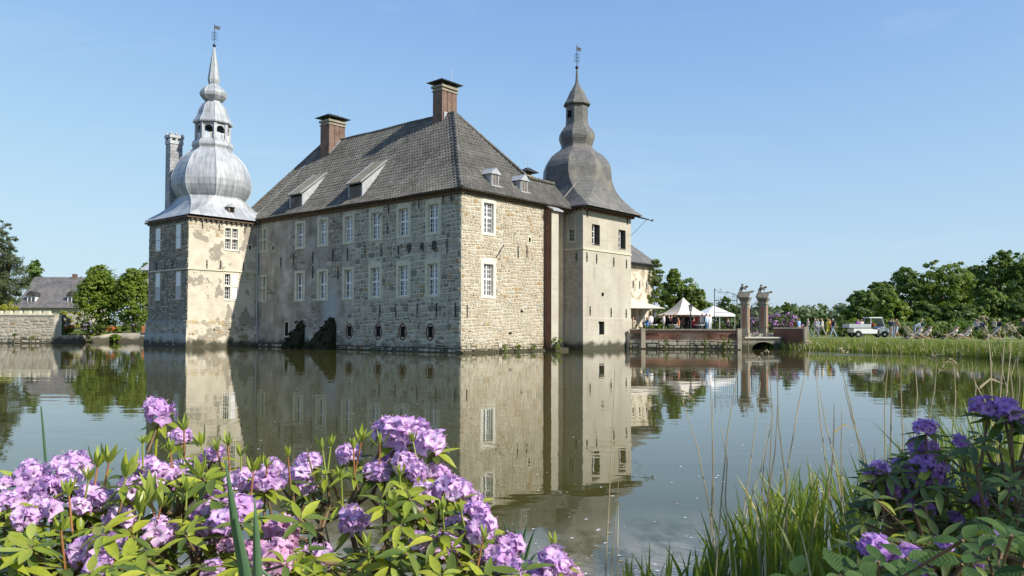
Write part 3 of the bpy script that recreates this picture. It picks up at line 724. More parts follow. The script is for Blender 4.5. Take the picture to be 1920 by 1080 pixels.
# shed dormers of the long slope
def prof_y(y): return prof((y + .5) / 6.0)
for x0, x1 in ((-12.45, -10.85), (-20.45, -18.75)):
    yf = .12; zb, zt = prof_y(yf) - .15, prof_y(yf) + 1.05; yb = 2.55; zk = prof_y(yb) + .06
    m = MB()
    for x in (x0, x1): m.add([(x - .06, yf, zb), (x - .06, yf, zt), (x - .06, yb, zk), (x + .06, yf, zb), (x + .06, yf, zt), (x + .06, yb, zk)], [(0, 1, 2), (5, 4, 3), (0, 3, 4, 1), (1, 4, 5, 2), (2, 5, 3, 0)])
    d = m.build('dormer', M['leadflat'], roof)
    m = MB(); m.add([(x0 - .14, yf - .22, zt - .02), (x1 + .14, yf - .22, zt - .02), (x1 + .14, yb + .1, zk + .06), (x0 - .14, yb + .1, zk + .06), (x0 - .14, yf - .22, zt + .07), (x1 + .14, yf - .22, zt + .07), (x1 + .14, yb + .1, zk + .14), (x0 - .14, yb + .1, zk + .14)],
           [(0, 1, 2, 3)[::-1], (4, 5, 6, 7), (0, 1, 5, 4), (1, 2, 6, 5), (3, 0, 4, 7)]); m.build('dormer_roof', M['tiles'][2], d)
    m = MB()
    for q in range(7): m.tube([(x0 + .1 + q * (x1 - x0 - .2) / 6, yf - .2, zt + .08), (x0 + .1 + q * (x1 - x0 - .2) / 6, yb, zk + .15)], .05, 6)
    m.build('dormer_tiles', M['tiles'][1], d)['kind'] = 'stuff'
    m = MB()
    for x in (x0 - .06, x1 + .06): m.bar((x, yf - .2, zt + .1), (x, yb, zk + .17), .12, .06)
    m.build('dormer_verge', M['leadflat'], d)
    n_ = 2; ww = (x1 - x0 - .12) / n_
    for q in range(n_):
        m = MB(); a = x0 + .06 + q * ww; m.box(a + .02, a + ww - .02, yf + .02, yf + .07, zb + .1, zt - .1)
        for k in range(4): m.box(a + .03 + k * (ww - .06) / 4, a + .03 + (k + .9) * (ww - .06) / 4, yf - .005, yf + .03, zb + .14, zt - .14)
        m.build('shutter', M['wood'], d)
    m = MB(); m.box(x0 + .06, x1 - .06, yf + .09, yf + .12, zb, zt); m.build('dormer_back', M['dark'], d)
    m = MB(); m.box(x0 - .1, x1 + .1, yf - .18, yf + .02, zb - .02, zb + .06); m.build('dormer_sill', M['leadflat'], d)
# little gabled dormers of the sunlit slope
def prof_x(x): return prof((.5 - x) / 6.7)
for yc in (3.75, 7.0):
    xf = -.35; hw = .42; zb = prof_x(xf) - .1; zt = zb + .98; xb = -1.75; zr = zt + .42
    m = MB(); m.box(xb, xf, yc - hw, yc + hw, zb, zt); d = m.build('dormer', M['leadflat'], roof)
    m = MB(); o_ = .16
    m.add([(xf + .14, yc - hw - o_, zt - .06), (xf + .14, yc, zr), (xf + .14, yc + hw + o_, zt - .06), (xb - .3, yc - hw - o_, zt - .06), (xb - .3, yc, zr), (xb - .3, yc + hw + o_, zt - .06)], [(0, 1, 4, 3), (1, 2, 5, 4), (0, 2, 1), (0, 3, 5, 2)])
    m.build('dormer_roof', M['leadflat'], d)
    m = MB(); m.box(xf + .01, xf + .05, yc - hw + .07, yc + hw - .07, zb + .12, zt - .05); m.build('shutter', M['wood'], d)
    m = MB(); m.box(xf + .055, xf + .075, yc - .02, yc + .02, zb + .1, zt - .05); m.box(xf - .1, xf + .2, yc - hw - .14, yc + hw + .14, zb + .0, zb + .08); m.box(xf + .052, xf + .07, yc - hw + .07, yc - hw + .14, zb + .12, zt - .05); m.box(xf + .052, xf + .07, yc + hw - .14, yc + hw - .07, zb + .12, zt - .05); m.build('dormer_frame', M['leadflat'], d)
# brick-sided garderobe shaft on the sunlit side
m = MB(); m.poly([(0, 9.02, -1), (.71, 9.02, -1), (.71, 9.02, 10.85), (0, 9.02, 10.85)]); sh = m.build('garderobe_shaft', M['brickdark'], house)
m = MB(); m.poly([(.71, 9.02, -1), (.71, 9.9, -1), (.71, 9.9, 10.7), (.71, 9.02, 10.7)]); m.poly([(.71, 9.9, -1), (0, 9.9, -1), (0, 9.9, 10.7), (.71, 9.9, 10.7)]); m.build('shaft_front', M['w_render'], sh)
m = MB(); m.add([(-.1, 8.95, 11.25), (-.1, 10.2, 11.25), (.95, 10.2, 10.72), (.95, 8.95, 10.72), (-.1, 8.95, 11.15), (-.1, 10.2, 11.15), (.95, 10.2, 10.62), (.95, 8.95, 10.62)], [(0, 1, 2, 3), (7, 6, 5, 4), (3, 2, 6, 7), (0, 3, 7, 4), (1, 5, 6, 2)]); m.build('shaft_roof', M['leadflat'], sh)
m = MB(); m.box(.0, 1.15, 9.0, 10.6, -1, .22); m.build('shaft_footing', M['w_terrace'], sh)

# ------------------------------------------------------------------ lofted tower helms
def interp(prf, n):
    P = np.array(prf, float); d = np.r_[0, np.cumsum(np.hypot(np.diff(P[:, 0]), np.diff(P[:, 1])))]
    t = np.unique(np.r_[d, np.linspace(0, d[-1], n)]); return np.stack([np.interp(t, d, P[:, k]) for k in range(P.shape[1])], 1), t
def helm(name, ax, ay, prf, mats, parent, n=70, sub=4, hx=1.0):
    """prf: (z, apothem, squareness) ; octagon whose faces line up with the tower"""
    P, L = interp(prf, n); rows = []; uvr = []
    for (z, r, q) in P:
        tt = .4142 + (1 - .4142) * q; co = []
        for k in range(4):
            c, s = math.cos(k * math.pi / 2), math.sin(k * math.pi / 2)
            for (a, b) in ((r, -r * tt), (r, r * tt)): co.append((ax + (c * a - s * b) * hx, ay + s * a + c * b))
        row = []; us = []; u = 0
        for k in range(8):
            p, q_ = np.array(co[k]), np.array(co[(k + 1) % 8]); l = np.linalg.norm(q_ - p)
            for j in range(sub): row.append((*(p + (q_ - p) * j / sub), z)); us.append((k, (j / sub - .5) * l, (j + 1) / sub * l - .5 * l))
        rows.append(row); uvr.append(us)
    N = 8 * sub; V = [p for r in rows for p in r]; Fc = []; UV = []
    for i in range(len(rows) - 1):
        for k in range(N):
            k2 = (k + 1) % N; Fc.append((i * N + k, i * N + k2, (i + 1) * N + k2, (i + 1) * N + k))
            fk = uvr[i][k][0] * 7.3; UV += [(fk + uvr[i][k][1], L[i]), (fk + uvr[i][k][2], L[i]), (fk + uvr[i + 1][k][2], L[i + 1]), (fk + uvr[i + 1][k][1], L[i + 1])]
    m = MB(); m.add(V, Fc); o = m.build(name, mats, parent, smooth=28)
    ul = o.data.uv_layers.new(name='UVMap'); ul.data.foreach_set('uv', np.array(UV, np.float32).ravel())
    # edge lines of the octagon for seams
    lines = [[rows[i][k * sub] for i in range(0, len(rows), 2)] for k in range(8)]
    return o, lines
def box_uv(o):
    me = o.data; ul = me.uv_layers.new(name='UVMap'); uv = []
    for p in me.polygons:
        for li in p.loop_indices:
            v = me.vertices[me.loops[li].vertex_index].co; n = p.normal
            if abs(n.z) > .95: uv.append((v.x, v.y))
            else:
                h = Vector((-n.y, n.x, 0)).normalized(); s = math.sqrt(max(1e-6, 1 - n.z * n.z)); uv.append((h.x * v.x + h.y * v.y, v.z / max(s, .3)))
    ul.data.foreach_set('uv', np.array(uv, np.float32).ravel())

# ------------------------------------------------------------------ domed tower
XL, YL, XT = -25.182, -6.36, -32.316
dome = croot('domed_tower', XL, YL, 0, 'square plastered corner tower with bulbous grey lead dome and slender spire', 'tower')
DF, DL = F_lit(XL), F_long(YL)
plit = lambda a, z: (XL, a, z); psh = lambda a, z: (a, YL, z)
bL, hL = [], []; bS = []
wd, b, h = window(dome, DF, -3.24, -1.86, 8.25, 10.3, 'cross', .1, .1, .12, mat='trimpale', r=wr_); bL.append(b); hL.append(h)
wd, b, h = window(dome, DF, -3.22, -1.84, 3.95, 6.35, 'cross', .1, .1, .12, mat='trimpale', r=wr_); bL.append(b); hL.append(h)
# open white shutter leaves in the lower cross window
m = MB(DF); m.box(-2.46, -1.98, .02, .06, 5.28, 6.22); m.build('shutter', M['white'], wd); m = MB(DF); m.box(-2.46, -2.0, .02, .06, 4.1, 5.1); m.build('shutter', M['white'], wd)
bL.append(hole_box(dome, DF, -.79, 8.69, .22, .36))
for a0, a1, z0, z1 in ((-30.96, -30.18, 8.31, 10.22), (-27.28, -26.53, 8.31, 10.28), (-30.86, -30.12, 4.05, 6.31), (-27.16, -26.43, 4.06, 6.26)):
    m = MB(DL); m.box(a0 - .08, a0, -.05, .03, z0 - .1, z1 + .1); m.box(a1, a1 + .08, -.05, .03, z0 - .1, z1 + .1); m.box(a0, a1, -.05, .03, z1, z1 + .1); m.box(a0, a1, -.05, .04, z0 - .1, z0)
    sw = m.build('shuttered_window', M['trim'], dome)
    mid = z0 + (z1 - z0) * .46
    m = MB(DL); m.box(a0 + .01, a1 - .01, -.02, .024, mid + .02, z1); m.build('shutter', M['white'], sw)
    m = MB(DL); m.box(a0 + .01, a1 - .01, -.02, .02, z0, mid - .02); m.build('shutter', M['white'] if z0 > 7 else M['leadflat'], sw)
    bS.append((a0 - .1, a1 + .1, z0 - .12, z1 + .12))
LH = 10.8
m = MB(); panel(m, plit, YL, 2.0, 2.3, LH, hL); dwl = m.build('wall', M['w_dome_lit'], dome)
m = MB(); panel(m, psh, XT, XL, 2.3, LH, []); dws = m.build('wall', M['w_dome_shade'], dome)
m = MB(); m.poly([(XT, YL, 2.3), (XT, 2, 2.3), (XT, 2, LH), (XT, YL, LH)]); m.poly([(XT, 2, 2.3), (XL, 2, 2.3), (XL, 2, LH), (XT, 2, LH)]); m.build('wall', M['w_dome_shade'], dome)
# battered plinth
p0, p1 = .30, .12
m = MB(); m.add([(XL + p1, YL - p1, 2.2), (XL + p1, 0, 2.2), (XL + p0, 0, -1), (XL + p0, YL - p0, -1)], [(0, 1, 2, 3)]); m.add([(XL + .0, YL, 2.3), (XL, 0, 2.3), (XL + p1, 0, 2.2), (XL + p1, YL - p1, 2.2)], [(0, 1, 2, 3)]); m.build('plinth', M['w_dome_lit'], dome)
m = MB(); m.add([(XL + p1, YL - p1, 2.2), (XT - p1, YL - p1, 2.2), (XT - p0, YL - p0, -1), (XL + p0, YL - p0, -1)], [(0, 1, 2, 3)]); m.add([(XL, YL, 2.3), (XT, YL, 2.3), (XT - p1, YL - p1, 2.2), (XL + p1, YL - p1, 2.2)], [(0, 1, 2, 3)])
m.add([(XT - p1, YL - p1, 2.2), (XT - p1, 2, 2.2), (XT - p0, 2, -1), (XT - p0, YL - p0, -1)], [(0, 1, 2, 3)]); m.build('plinth', M['w_dome_shade'], dome)
m = MB(); m.box(XL - .01, XL + .09, YL - .09, 0, 6.46, 6.58); m.box(XT - .05, XL - .012, YL - .09, YL + .01, 6.462, 6.578); m.build('string_course', M['trim'], dome)
m = MB(); m.box(XL - .02, XL + .3, YL - .3, .0, LH - .06, LH + .08); m.box(XT - .3, XL - .022, YL - .3, YL, LH - .058, LH + .078); cor = m.build('cornice', M['woodbrown'], dome)
m = MB()
for k in range(14): y = YL + .1 + k * .46; m.box(XL, XL + .24, y, y + .16, LH - .22, LH - .062)
for k in range(15): x = XT + .1 + k * .48; m.box(x, x + .16, YL - .24, YL, LH - .22, LH - .064)
m.build('corbel', M['wood'], cor)['kind'] = 'stuff'
def keepS(a, z):
    nz = mnoise.noise((a * .5, z * .5, 7.7)); return nz > (-.25 if z > 3.2 else .15)
ss = layout(XT + .02, XL - .02, 2.4, LH - .25, bS + [(XT, XL, 6.42, 6.62)], (.17, .32), (.22, .48), rs, keep=keepS)
masonry(dws, ss, (psh, 0), 60, rs, (1.3, .9, 3, 4, .3, .8), lambda s: 1.)
def keepD(a, z):
    nz = mnoise.noise((a * .7 + 9, z * .7, 1.7)); return (z > 9.4 and nz > .12) or nz > .42
sd = layout(YL + .02, -.05, 2.45, LH - .25, bL + [(YL, 0, 6.42, 6.62)], (.16, .28), (.2, .45), rs, keep=keepD)
masonry(dwl, sd, (plit, R_(90)), 20, rs, (2, 4, .6, .1, 1, 4), lambda s: 1., .45)
for sgn, pn in ((0, lambda a, z: (XL + p1 + (p0 - p1) * (2.2 - z) / 3.2, a, z)), (1, lambda a, z: (a, YL - p1 - (p0 - p1) * (2.2 - z) / 3.2, z))):
    kp = (lambda a, z: mnoise.noise((a * .9, z * .9, 12.)) > .0 and z > .5) if sgn == 0 else (lambda a, z: mnoise.noise((a * .9, z * .9, 2.)) > (-.1 if z > 1.2 else .25))
    s_ = layout(*((YL, -.05) if sgn == 0 else (XT, XL)), .1, 2.1, [], (.18, .32), (.22, .5), rs, keep=kp)
    masonry(dwl if sgn == 0 else dws, s_, (pn, R_(90) if sgn == 0 else 0), 0, rs, (3, 3, 1.5, .3, 1, 3) if sgn == 0 else (1.3, .9, 3, 4, .3, .8), None, .6)
for a, z in ((-4.75, 6.0 + .95), (-3.55, 6.95), (-1.4, 6.95), (-5.2, 10.3), (-3.7, 10.3), (-1.3, 10.3)): strap(dome, DF, a, z, .8)
for a, z in ((-27.9, 6.95), (-29.2, 6.95), (-30.8, 6.9)): strap(dome, DL, a, z, .8)
for a in (-4.1, -2.75, -1.6):
    m = MB(F_lit(XL + .2)); m.box(a - .06, a + .06, -.05, .03, 1.42, 1.54); m.build('drain_hole', M['dark'], dome)
# helm
AX, AY = -28.75, -2.45
E8 = .96
lp = [(11.0, 4.08, 1.0), (11.1, 4.02, .97), (11.35, 3.75, .88), (11.7, 3.35, .72), (12.15, 2.98, .5), (12.6, 2.74, .28), (12.93, 2.62, .1), (13.06, 2.62, 0), (13.25, 2.76, 0), (13.55, 2.92, 0), (14.0, 3.08, 0), (14.55, 3.12, 0), (15.0, 3.06, 0), (15.43, 2.94, 0), (16.05, 2.70, 0), (16.59, 2.4, 0), (17.03, 1.98, 0), (17.3, 1.66, 0), (17.46, 1.50, 0), (17.6, 1.52, 0), (17.75, 1.60, 0), (17.9, 1.60, 0), (18.1, 1.52, 0), (18.28, 1.36, 0), (18.36, 1.28, 0)]
ho, ln = helm('dome', AX, AY, lp, M['lead'], dome, 64)
m = MB()
for l in ln: m.tube([np.array(p) for p in l], .045, 5)
m.build('seam', M['lead'], ho); m.f and None
# open lantern: eight posts, arches, balustrade
lan = MB(); r8 = 1.25; 
cor8 = [(AX + r8 / math.cos(math.pi / 8) * math.cos(R_(22.5 + 45 * k)), AY + r8 / math.cos(math.pi / 8) * math.sin(R_(22.5 + 45 * k))) for k in range(8)]
for (x, y) in cor8: lan.box(x - .13, x + .13, y - .13, y + .13, 18.3, 19.75)
lantern = lan.build('lantern', M['lead'], dome)
m = MB(); bal = MB()
for k in range(8):
    a, b = np.array(cor8[k]), np.array(cor8[(k + 1) % 8]); d = b - a; l = np.linalg.norm(d); d /= l; n_ = np.array([d[1], -d[0]])
    arc = [(.13, 19.75), (.13, 19.2)] + [(l / 2 - (l / 2 - .15) * math.cos(t), 19.2 + .32 * math.sin(t)) for t in np.linspace(0, math.pi, 9)] + [(l - .13, 19.2), (l - .13, 19.75)]
    mid = len(arc)
    m.prism(arc, lambda u, z, q: (a[0] + d[0] * u + n_[0] * q, a[1] + d[1] * u + n_[1] * q, z), -.06, .06)
    for j in range(6): u = .2 + j * (l - .4) / 5; p = a + d * u; bal.box(p[0] - .025, p[0] + .025, p[1] - .025, p[1] + .025, 18.35, 18.8)
    bal.bar((*a, 18.82), (*b, 18.82), .07)
m.build('arch', M['lead'], lantern); bal.build('balustrade', M['white'], lantern)
lp2 = [(19.74, 1.40, 0), (19.8, 1.54, 0), (19.92, 1.56, 0), (20.05, 1.50, 0), (20.25, 1.38, 0), (20.61, 1.21, 0), (20.97, 1.13, 0), (21.33, 1.0, 0), (21.59, .82, 0), (21.74, .64, 0), (21.86, .60, 0), (22.04, .83, 0), (22.31, 1.03, 0), (22.58, 1.08, 0), (22.85, .97, 0), (23.16, .7, 0), (23.33, .41, 0), (23.44, .35, 0), (23.57, .41, 0), (23.84, .46, 0), (25.28, .28, 0), (26.8, .05, 0), (26.85, .01, 0)]
h2, ln2 = helm('spire', AX, AY, lp2, M['lead'], dome, 90, 3)
m = MB()
for l in ln2: m.tube(l[:-1], .025, 4)
m.build('seam', M['lead'], h2)
def vane(parent, x, y, z0, h, s=1, fl=1):
    m = MB(); m.ball((x, y, z0), .15 * s, 0, 12); m.tube([(x, y, z0), (x, y, z0 + h)], .03 * s, 6)
    for k in range(3):
        z = z0 + h * (.28 + .14 * k)
        for q in range(4):
            t = q * math.pi / 2; m.tube([(x, y, z), (x + .22 * s * math.cos(t), y + .22 * s * math.sin(t), z + .08), (x + .3 * s * math.cos(t), y + .3 * s * math.sin(t), z - .03), (x + .2 * s * math.cos(t), y + .2 * s * math.sin(t), z - .08)], .014 * s, 4)
    z = z0 + h * .84; e = np.array([.76, .65]) * fl; ey = np.array([_c * e[0] + _s * e[1], -_s * e[0] + _c * e[1]])
    q = lambda u, v: (x + ey[0] * u * s, y + ey[1] * u * s, z + v * s)
    m.add([q(.02, -.13), q(.52, -.16), q(.42, .0), q(.56, .14), q(.02, .15)] + [tuple(np.array(q(u, v)) + (ey[1] * .02, -ey[0] * .02, 0)) for u, v in ((.02, -.13), (.52, -.16), (.42, 0), (.56, .14), (.02, .15))], [(0, 1, 2, 3, 4), (9, 8, 7, 6, 5), (0, 5, 6, 1), (1, 6, 7, 2), (2, 7, 8, 3), (3, 8, 9, 4)])
    m.build('weather_vane', M['iron'], parent, smooth=40)
vane(dome, AX, AY, 26.98, 2.0)
# lead dormer in the skirt
m = MB(); xf, yc, zb = XL - .05, -2.55, 11.55; m.box(xf - 1.2, xf, yc - .3, yc + .3, zb, zb + .55); d = m.build('dormer', M['wood'], ho)
m = MB(); m.add([(xf + .12, yc - .42, zb + .5), (xf + .12, yc, zb + .82), (xf + .12, yc + .42, zb + .5), (xf - 1.4, yc - .42, zb + .5), (xf - 1.4, yc, zb + .82), (xf - 1.4, yc + .42, zb + .5)], [(0, 1, 4, 3), (1, 2, 5, 4), (0, 2, 1), (0, 3, 5, 2)]); m.build('dormer_roof', M['lead'], d)
m = MB(); m.box(xf, xf + .02, yc - .12, yc + .22, zb + .08, zb + .45); m.build('dormer_opening', M['dark'], d)
m = MB(); m.add([(xf - .1, yc - .36, zb + .02), (xf - .1, yc + .36, zb + .02), (xf + .9, yc + .45, zb - .42), (xf + .9, yc - .45, zb - .42)], [(0, 1, 2, 3)]); 
# slate-clad chimney rising from the far side of the skirt
def onX(px, py, x):
    d = ray(px, py); dc = np.array([_c * d[0] + _s * d[1], -_s * d[0] + _c * d[1], d[2]]); t = (x - camC[0]) / dc[0]; return camC + t * dc
def onY(px, py, y):
    d = ray(px, py); dc = np.array([_c * d[0] + _s * d[1], -_s * d[0] + _c * d[1], d[2]]); t = (y - camC[1]) / dc[1]; return camC + t * dc
cx1 = -31.2; q0 = onX(318.5, 330, cx1); q1 = onX(341.5, 330, cx1); cx0 = onY(310, 330, q0[1])[0]; ztop = onX(318.5, 262, cx1)[2]
m = MB(); m.box(cx0, cx1, q0[1], q1[1], 10.9, ztop - .3); sc_ = m.build('slate_chimney', M['slateclad'], dome); box_uv(sc_)
m = MB(); m.box(cx0 - .06, cx1 + .06, q0[1] - .06, q1[1] + .06, ztop - .3, ztop); 
for x in (cx0 + .05, cx1 - .05):
    for y in np.linspace(q0[1] + .05, q1[1] - .05, 3): m.box(x - .09, x + .09, y - .09, y + .09, ztop, ztop + .25); m.ball((x, y, ztop + .62), .13)
m.box(cx0 - .1, cx1 + .1, q0[1] - .1, q1[1] + .1, ztop + .25, ztop + .5); m.build('chimney_head', M['leadflat'], sc_)

# ------------------------------------------------------------------ slate tower
RX, RY, RL = 1.178, 12.461, 7.047
slate = croot('slate_tower', RX, RY, 0, 'beige rendered square tower with bell shaped slate roof at the right of the castle', 'tower')
SF, SS = F_lit(RX), F_long(RY); RH = 11.24
hs = []; 
for (a0, a1, z0, z1) in ((13.7, 14.78, 8.45, 10.05), (17.58, 18.64, 8.42, 9.98), (14.53, 15.37, 1.2, 2.26)):
    fr = SF; m = MB(fr); m.box(a0 - .015, a0, -.5, .012, z0, z1); m.box(a1, a1 + .015, -.5, .012, z0, z1); m.box(a0, a1, -.5, .012, z1, z1 + .015); m.box(a0, a1, -.5, .03, z0 - .06, z0)
    wd = m.build('window', M['wood'], slate); hs.append((a0, a1, z0, z1))
    m = MB(fr); m.box(a0, a1, -.42, -.40, z0, z1); m.build('pane', M['glass'], wd)
    # casement leaf standing open
    m = MB(fr); c0 = a0 + (a1 - a0) * .22; c1 = a0 + (a1 - a0) * .5
    for q in (c0, c1): m.box(q - .03, q + .03, -.26, -.2, z0 + .04, z1 - .04)
    for q in np.linspace(z0 + .06, z1 - .06, 4): m.box(c0, c1, -.255, -.205, q - .025, q + .025)
    m.build('casement', M['white'], wd)
wl = MB(); panel(wl, lambda a, z: (RX, a, z), RY, RY + RL, 2.5, RH, hs); wl.build('wall', M['w_render'], slate)
wl = MB(); panel(wl, lambda a, z: (RX + .05, a, z), RY - .05, RY + RL + .05, -1.2, 2.5, hs); wl.add([(RX + .05, RY - .05, 2.5), (RX + .05, RY + RL, 2.5), (RX, RY + RL, 2.55), (RX, RY, 2.55)], [(0, 1, 2, 3)]); wl.build('plinth', M['w_render'], slate)
hole2 = [(-.27, .36, 8.66, 9.62)]
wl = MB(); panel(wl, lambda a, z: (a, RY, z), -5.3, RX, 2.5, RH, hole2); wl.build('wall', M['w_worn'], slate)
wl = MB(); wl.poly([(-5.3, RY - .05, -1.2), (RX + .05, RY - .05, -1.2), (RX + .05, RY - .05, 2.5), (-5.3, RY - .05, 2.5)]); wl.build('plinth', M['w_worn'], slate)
wl = MB(); wl.poly([(RX, RY + RL, -1), (-5.3, RY + RL, -1), (-5.3, RY + RL, RH), (RX, RY + RL, RH)]); wl.poly([(-5.3, RY, -1), (-5.3, RY + RL, -1), (-5.3, RY + RL, RH), (-5.3, RY, RH)]); wl.build('wall', M['w_render'], slate)
wd, b, h = window(slate, SS, -.31, .40, 8.6, 9.66, 'small', .045, .045, .045, cols=2, rows=3, rec=.12, r=wr_)
m = MB(SS); m.box(-.37, -.31, 0, .03, 8.5, 10.75); m.box(.40, .46, 0, .03, 8.5, 10.75); m.box(-.31, .40, 0, .03, 10.69, 10.75); m.box(-.31, .40, 0, .03, 8.5, 8.58); m.build('blind_frame', M['trim'], wd)
m = MB(); m.box(RX - .01, RX + .07, RY - .07, RY + RL, 7.93, 8.05); m.box(-1.4, RX - .012, RY - .07, RY + .01, 7.932, 8.048); m.build('string_course', M['trim'], slate)
m = MB(); m.box(RX - .02, RX + .42, RY - .42, RY + RL + .42, RH, RH + .1); m.box(-5.3, RX - .022, RY - .42, RY, RH + .002, RH + .098); co_ = m.build('cornice', M['woodbrown'], slate)
m = MB()
for k in range(17): y = RY + .08 + k * .43; m.box(RX, RX + .3, y, y + .17, RH - .2, RH - .002)
for k in range(6): x = -1.2 + k * .42; m.box(x, x + .17, RY - .3, RY, RH - .2, RH - .002)
m.build('corbel', M['brickdark'], co_)['kind'] = 'stuff'
for a, z in ((12.95, 7.35), (14.3, 7.3), (16.8, 7.2), (18.75, 7.15), (13.4, 3.1), (16.4, 3.0), (18.7, 2.95), (18.75, .9), (18.9, 10.9), (13.0, 10.9)): strap(slate, SF, a, z, .75)
m = MB(SF); m.box(15.05, 15.3, .0, .06, 4.35, 4.6); m.build('putlog_hole', M['dark'], slate)
strap(slate, SS, .55, 7.35, .75)
BX, BY = -2.0, 16.0
rp = [(11.3, 4.05, 1.0), (11.42, 3.98, .97), (11.75, 3.62, .9), (12.14, 3.36, .75), (12.5, 3.15, .58), (13.0, 2.94, .38), (13.58, 2.80, .18), (14.15, 2.75, .05), (14.58, 2.76, 0), (15.16, 2.72, 0), (15.66, 2.54, 0), (16.09, 2.24, 0), (16.38, 1.92, 0), (16.67, 1.54, 0), (16.96, 1.28, 0), (17.14, 1.24, 0), (17.39, 1.31, 0), (17.68, 1.42, 0), (17.93, 1.46, 0), (18.25, 1.41, 0), (18.54, 1.23, 0), (18.83, 1.0, 0), (19.04, .90, 0), (19.33, .885, 0), (20.64, .885, 0)]
hr_, lr = helm('bell_roof', BX, BY, rp, M['slate'], slate, 60)
rp2 = [(20.6, .98, 0), (20.68, 1.10, 0), (20.8, 1.08, 0), (20.99, .95, 0), (21.35, .79, 0), (21.79, .60, 0), (22.22, .35, 0), (22.51, .19, 0), (22.73, .12, 0), (23.84, .06, 0)]
hr2, lr2 = helm('cap_roof', BX, BY, rp2, M['slate'], slate, 30, 3)
m = MB(); m.box(BX - .3, BX + .1, BY - .91, BY - .88, 19.5, 20.1); m.build('louvre', M['dark'], slate)
vane(slate, BX, BY, 23.96, 1.95)
m = MB(); m.tube([(RX + .44, RY - .5, RH + .06), (RX + .5, RY + RL + .5, RH + .02)], .08, 8); m.tube([(-1.6, RY - .48, RH + .06), (RX + .44, RY - .5, RH + .06)], .08, 8); m.build('gutter', M['iron'], slate)
m = MB(); m.tube([(RX + .45, RY + RL + .4, RH + .02), (RX + .9, RY + RL + 1.6, RH - .15)], [.09, .05], 8); m.tube([(RX + .8, RY + RL + 1.3, RH - .15), (RX + .02, RY + RL + .0, RH - 1.6)], .02, 5); m.add([(RX + .9, RY + RL + 1.6, RH - .2), (RX + 1.1, RY + RL + 1.9, RH - .05), (RX + 1.0, RY + RL + 1.9, RH - .3)], [(0, 1, 2)]); m.build('water_spout', M['iron'], slate)
m = MB(); m.tube([(-1.0, RY - .4, RH), (-.75, RY - .12, RH - .7), (-.72, RY - .12, .1)], .06, 8); m.build('downpipe', M['leadflat'], slate)
m = MB(); m.tube([(.3, RY + .3, 13.35), (-.4, RY - .2, 12.3), (-.9, RY - .45, 11.6)], .035, 5); m.build('conductor_wire', M['trim'], slate)

# ------------------------------------------------------------------ wing behind the slate tower, ivy on its corner
wing = croot('rear_wing', 0, RY + RL, 0, 'pale rubble wing with slate hipped roof and ivy behind the rendered tower', 'building')
y0, y1, zw = RY + RL, 25.2, 7.6
m = MB(); m.poly([(0, y0, 0), (0, y1, 0), (0, y1, zw), (0, y0, zw)]); m.poly([(0, y1, 0), (-7, y1, 0), (-7, y1, zw), (0, y1, zw)]); m.build('wall', M['w_wing'], wing)
m = MB(); m.poly([(.45, y0, zw - .1), (.45, y1 + .5, zw - .1), (-3.5, y1 - 4, 11.6), (-3.5, y0, 11.6)]); m.poly([(.45, y1 + .5, zw - .1), (-7.4, y1 + .5, zw - .1), (-3.5, y1 - 4, 11.6)]); m.poly([(-7.4, y1 + .5, zw - .1), (-7.4, y0, zw - .1), (-3.5, y0, 11.6), (-3.5, y1 - 4, 11.6)]); wr0 = m.build('roof', M['slate'], wing); box_uv(wr0)
m = MB(); m.tube([(.47, y0, zw - .12), (.47, y1 + .55, zw - .12)], .08, 8); m.box(-.02, .4, y0, y1 + .4, zw - .3, zw - .14); m.build('gutter', M['iron'], wing)
for a in (20.6, 21.7, 22.8, 24.0): strap(wing, F_lit(0), a, 5.6, .7)

# ------------------------------------------------------------------ foliage
def leaf_cloud(lobes, n, size, seed, clump=.22, ncl=None, up=.35, inner=.72, asp=.62):
    """many small leaf faces gathered in clumps on and inside the lobes of a crown; lobes: (centre, radii)"""
    r = np.random.default_rng(seed)
    C = np.array([l[0] for l in lobes], float); Rr = np.array([l[1] for l in lobes], float)
    wgt = (Rr[:, 0] * Rr[:, 1] + Rr[:, 1] * Rr[:, 2] + Rr[:, 0] * Rr[:, 2]); wgt /= wgt.sum()
    ncl = ncl or max(12, n // 45)
    li = r.choice(len(lobes), ncl, p=wgt); d = r.normal(size=(ncl, 3)); d[:, 2] += .15; d /= np.linalg.norm(d, axis=1)[:, None]
    rad = inner + (1.04 - inner) * r.random(ncl) ** .6
    cc = C[li] + d * Rr[li] * rad[:, None]; cs = Rr[li].mean(1) * clump * r.uniform(.6, 1.5, ncl)
    k = r.integers(0, ncl, n); q = r.normal(size=(n, 3)); q /= np.linalg.norm(q, axis=1)[:, None]; q *= (r.random(n) ** .45)[:, None]; q[:, 2] *= .62
    P = cc[k] + q * cs[k][:, None]
    nrm = d[k] * .5 + q * .9 + np.array([0, 0, up]) + r.normal(size=(n, 3)) * .5; nrm /= np.linalg.norm(nrm, axis=1)[:, None]
    a = np.cross(nrm, r.normal(size=(n, 3))); a /= (np.linalg.norm(a, axis=1)[:, None] + 1e-9); b = np.cross(nrm, a)
    s = (size * r.uniform(.6, 1.4, n))[:, None]; a = a * s * .5; b = b * s * .5 * asp
    V = np.stack([P - a, P + b * .9 - a * .1, P + a, P - b * .9 - a * .1], 1).reshape(-1, 3)
    return V, np.arange(4 * n).reshape(-1, 4)
LM = {}
LM['tree'] = leaf_mat('tree_leaves', (.07, .115, .018), (.16, .225, .036))
LM['fresh'] = leaf_mat('fresh_leaves', (.085, .14, .014), (.21, .28, .034))
LM['wood'] = leaf_mat('woodland_leaves', (.075, .13, .036), (.175, .25, .06), .35, .42)
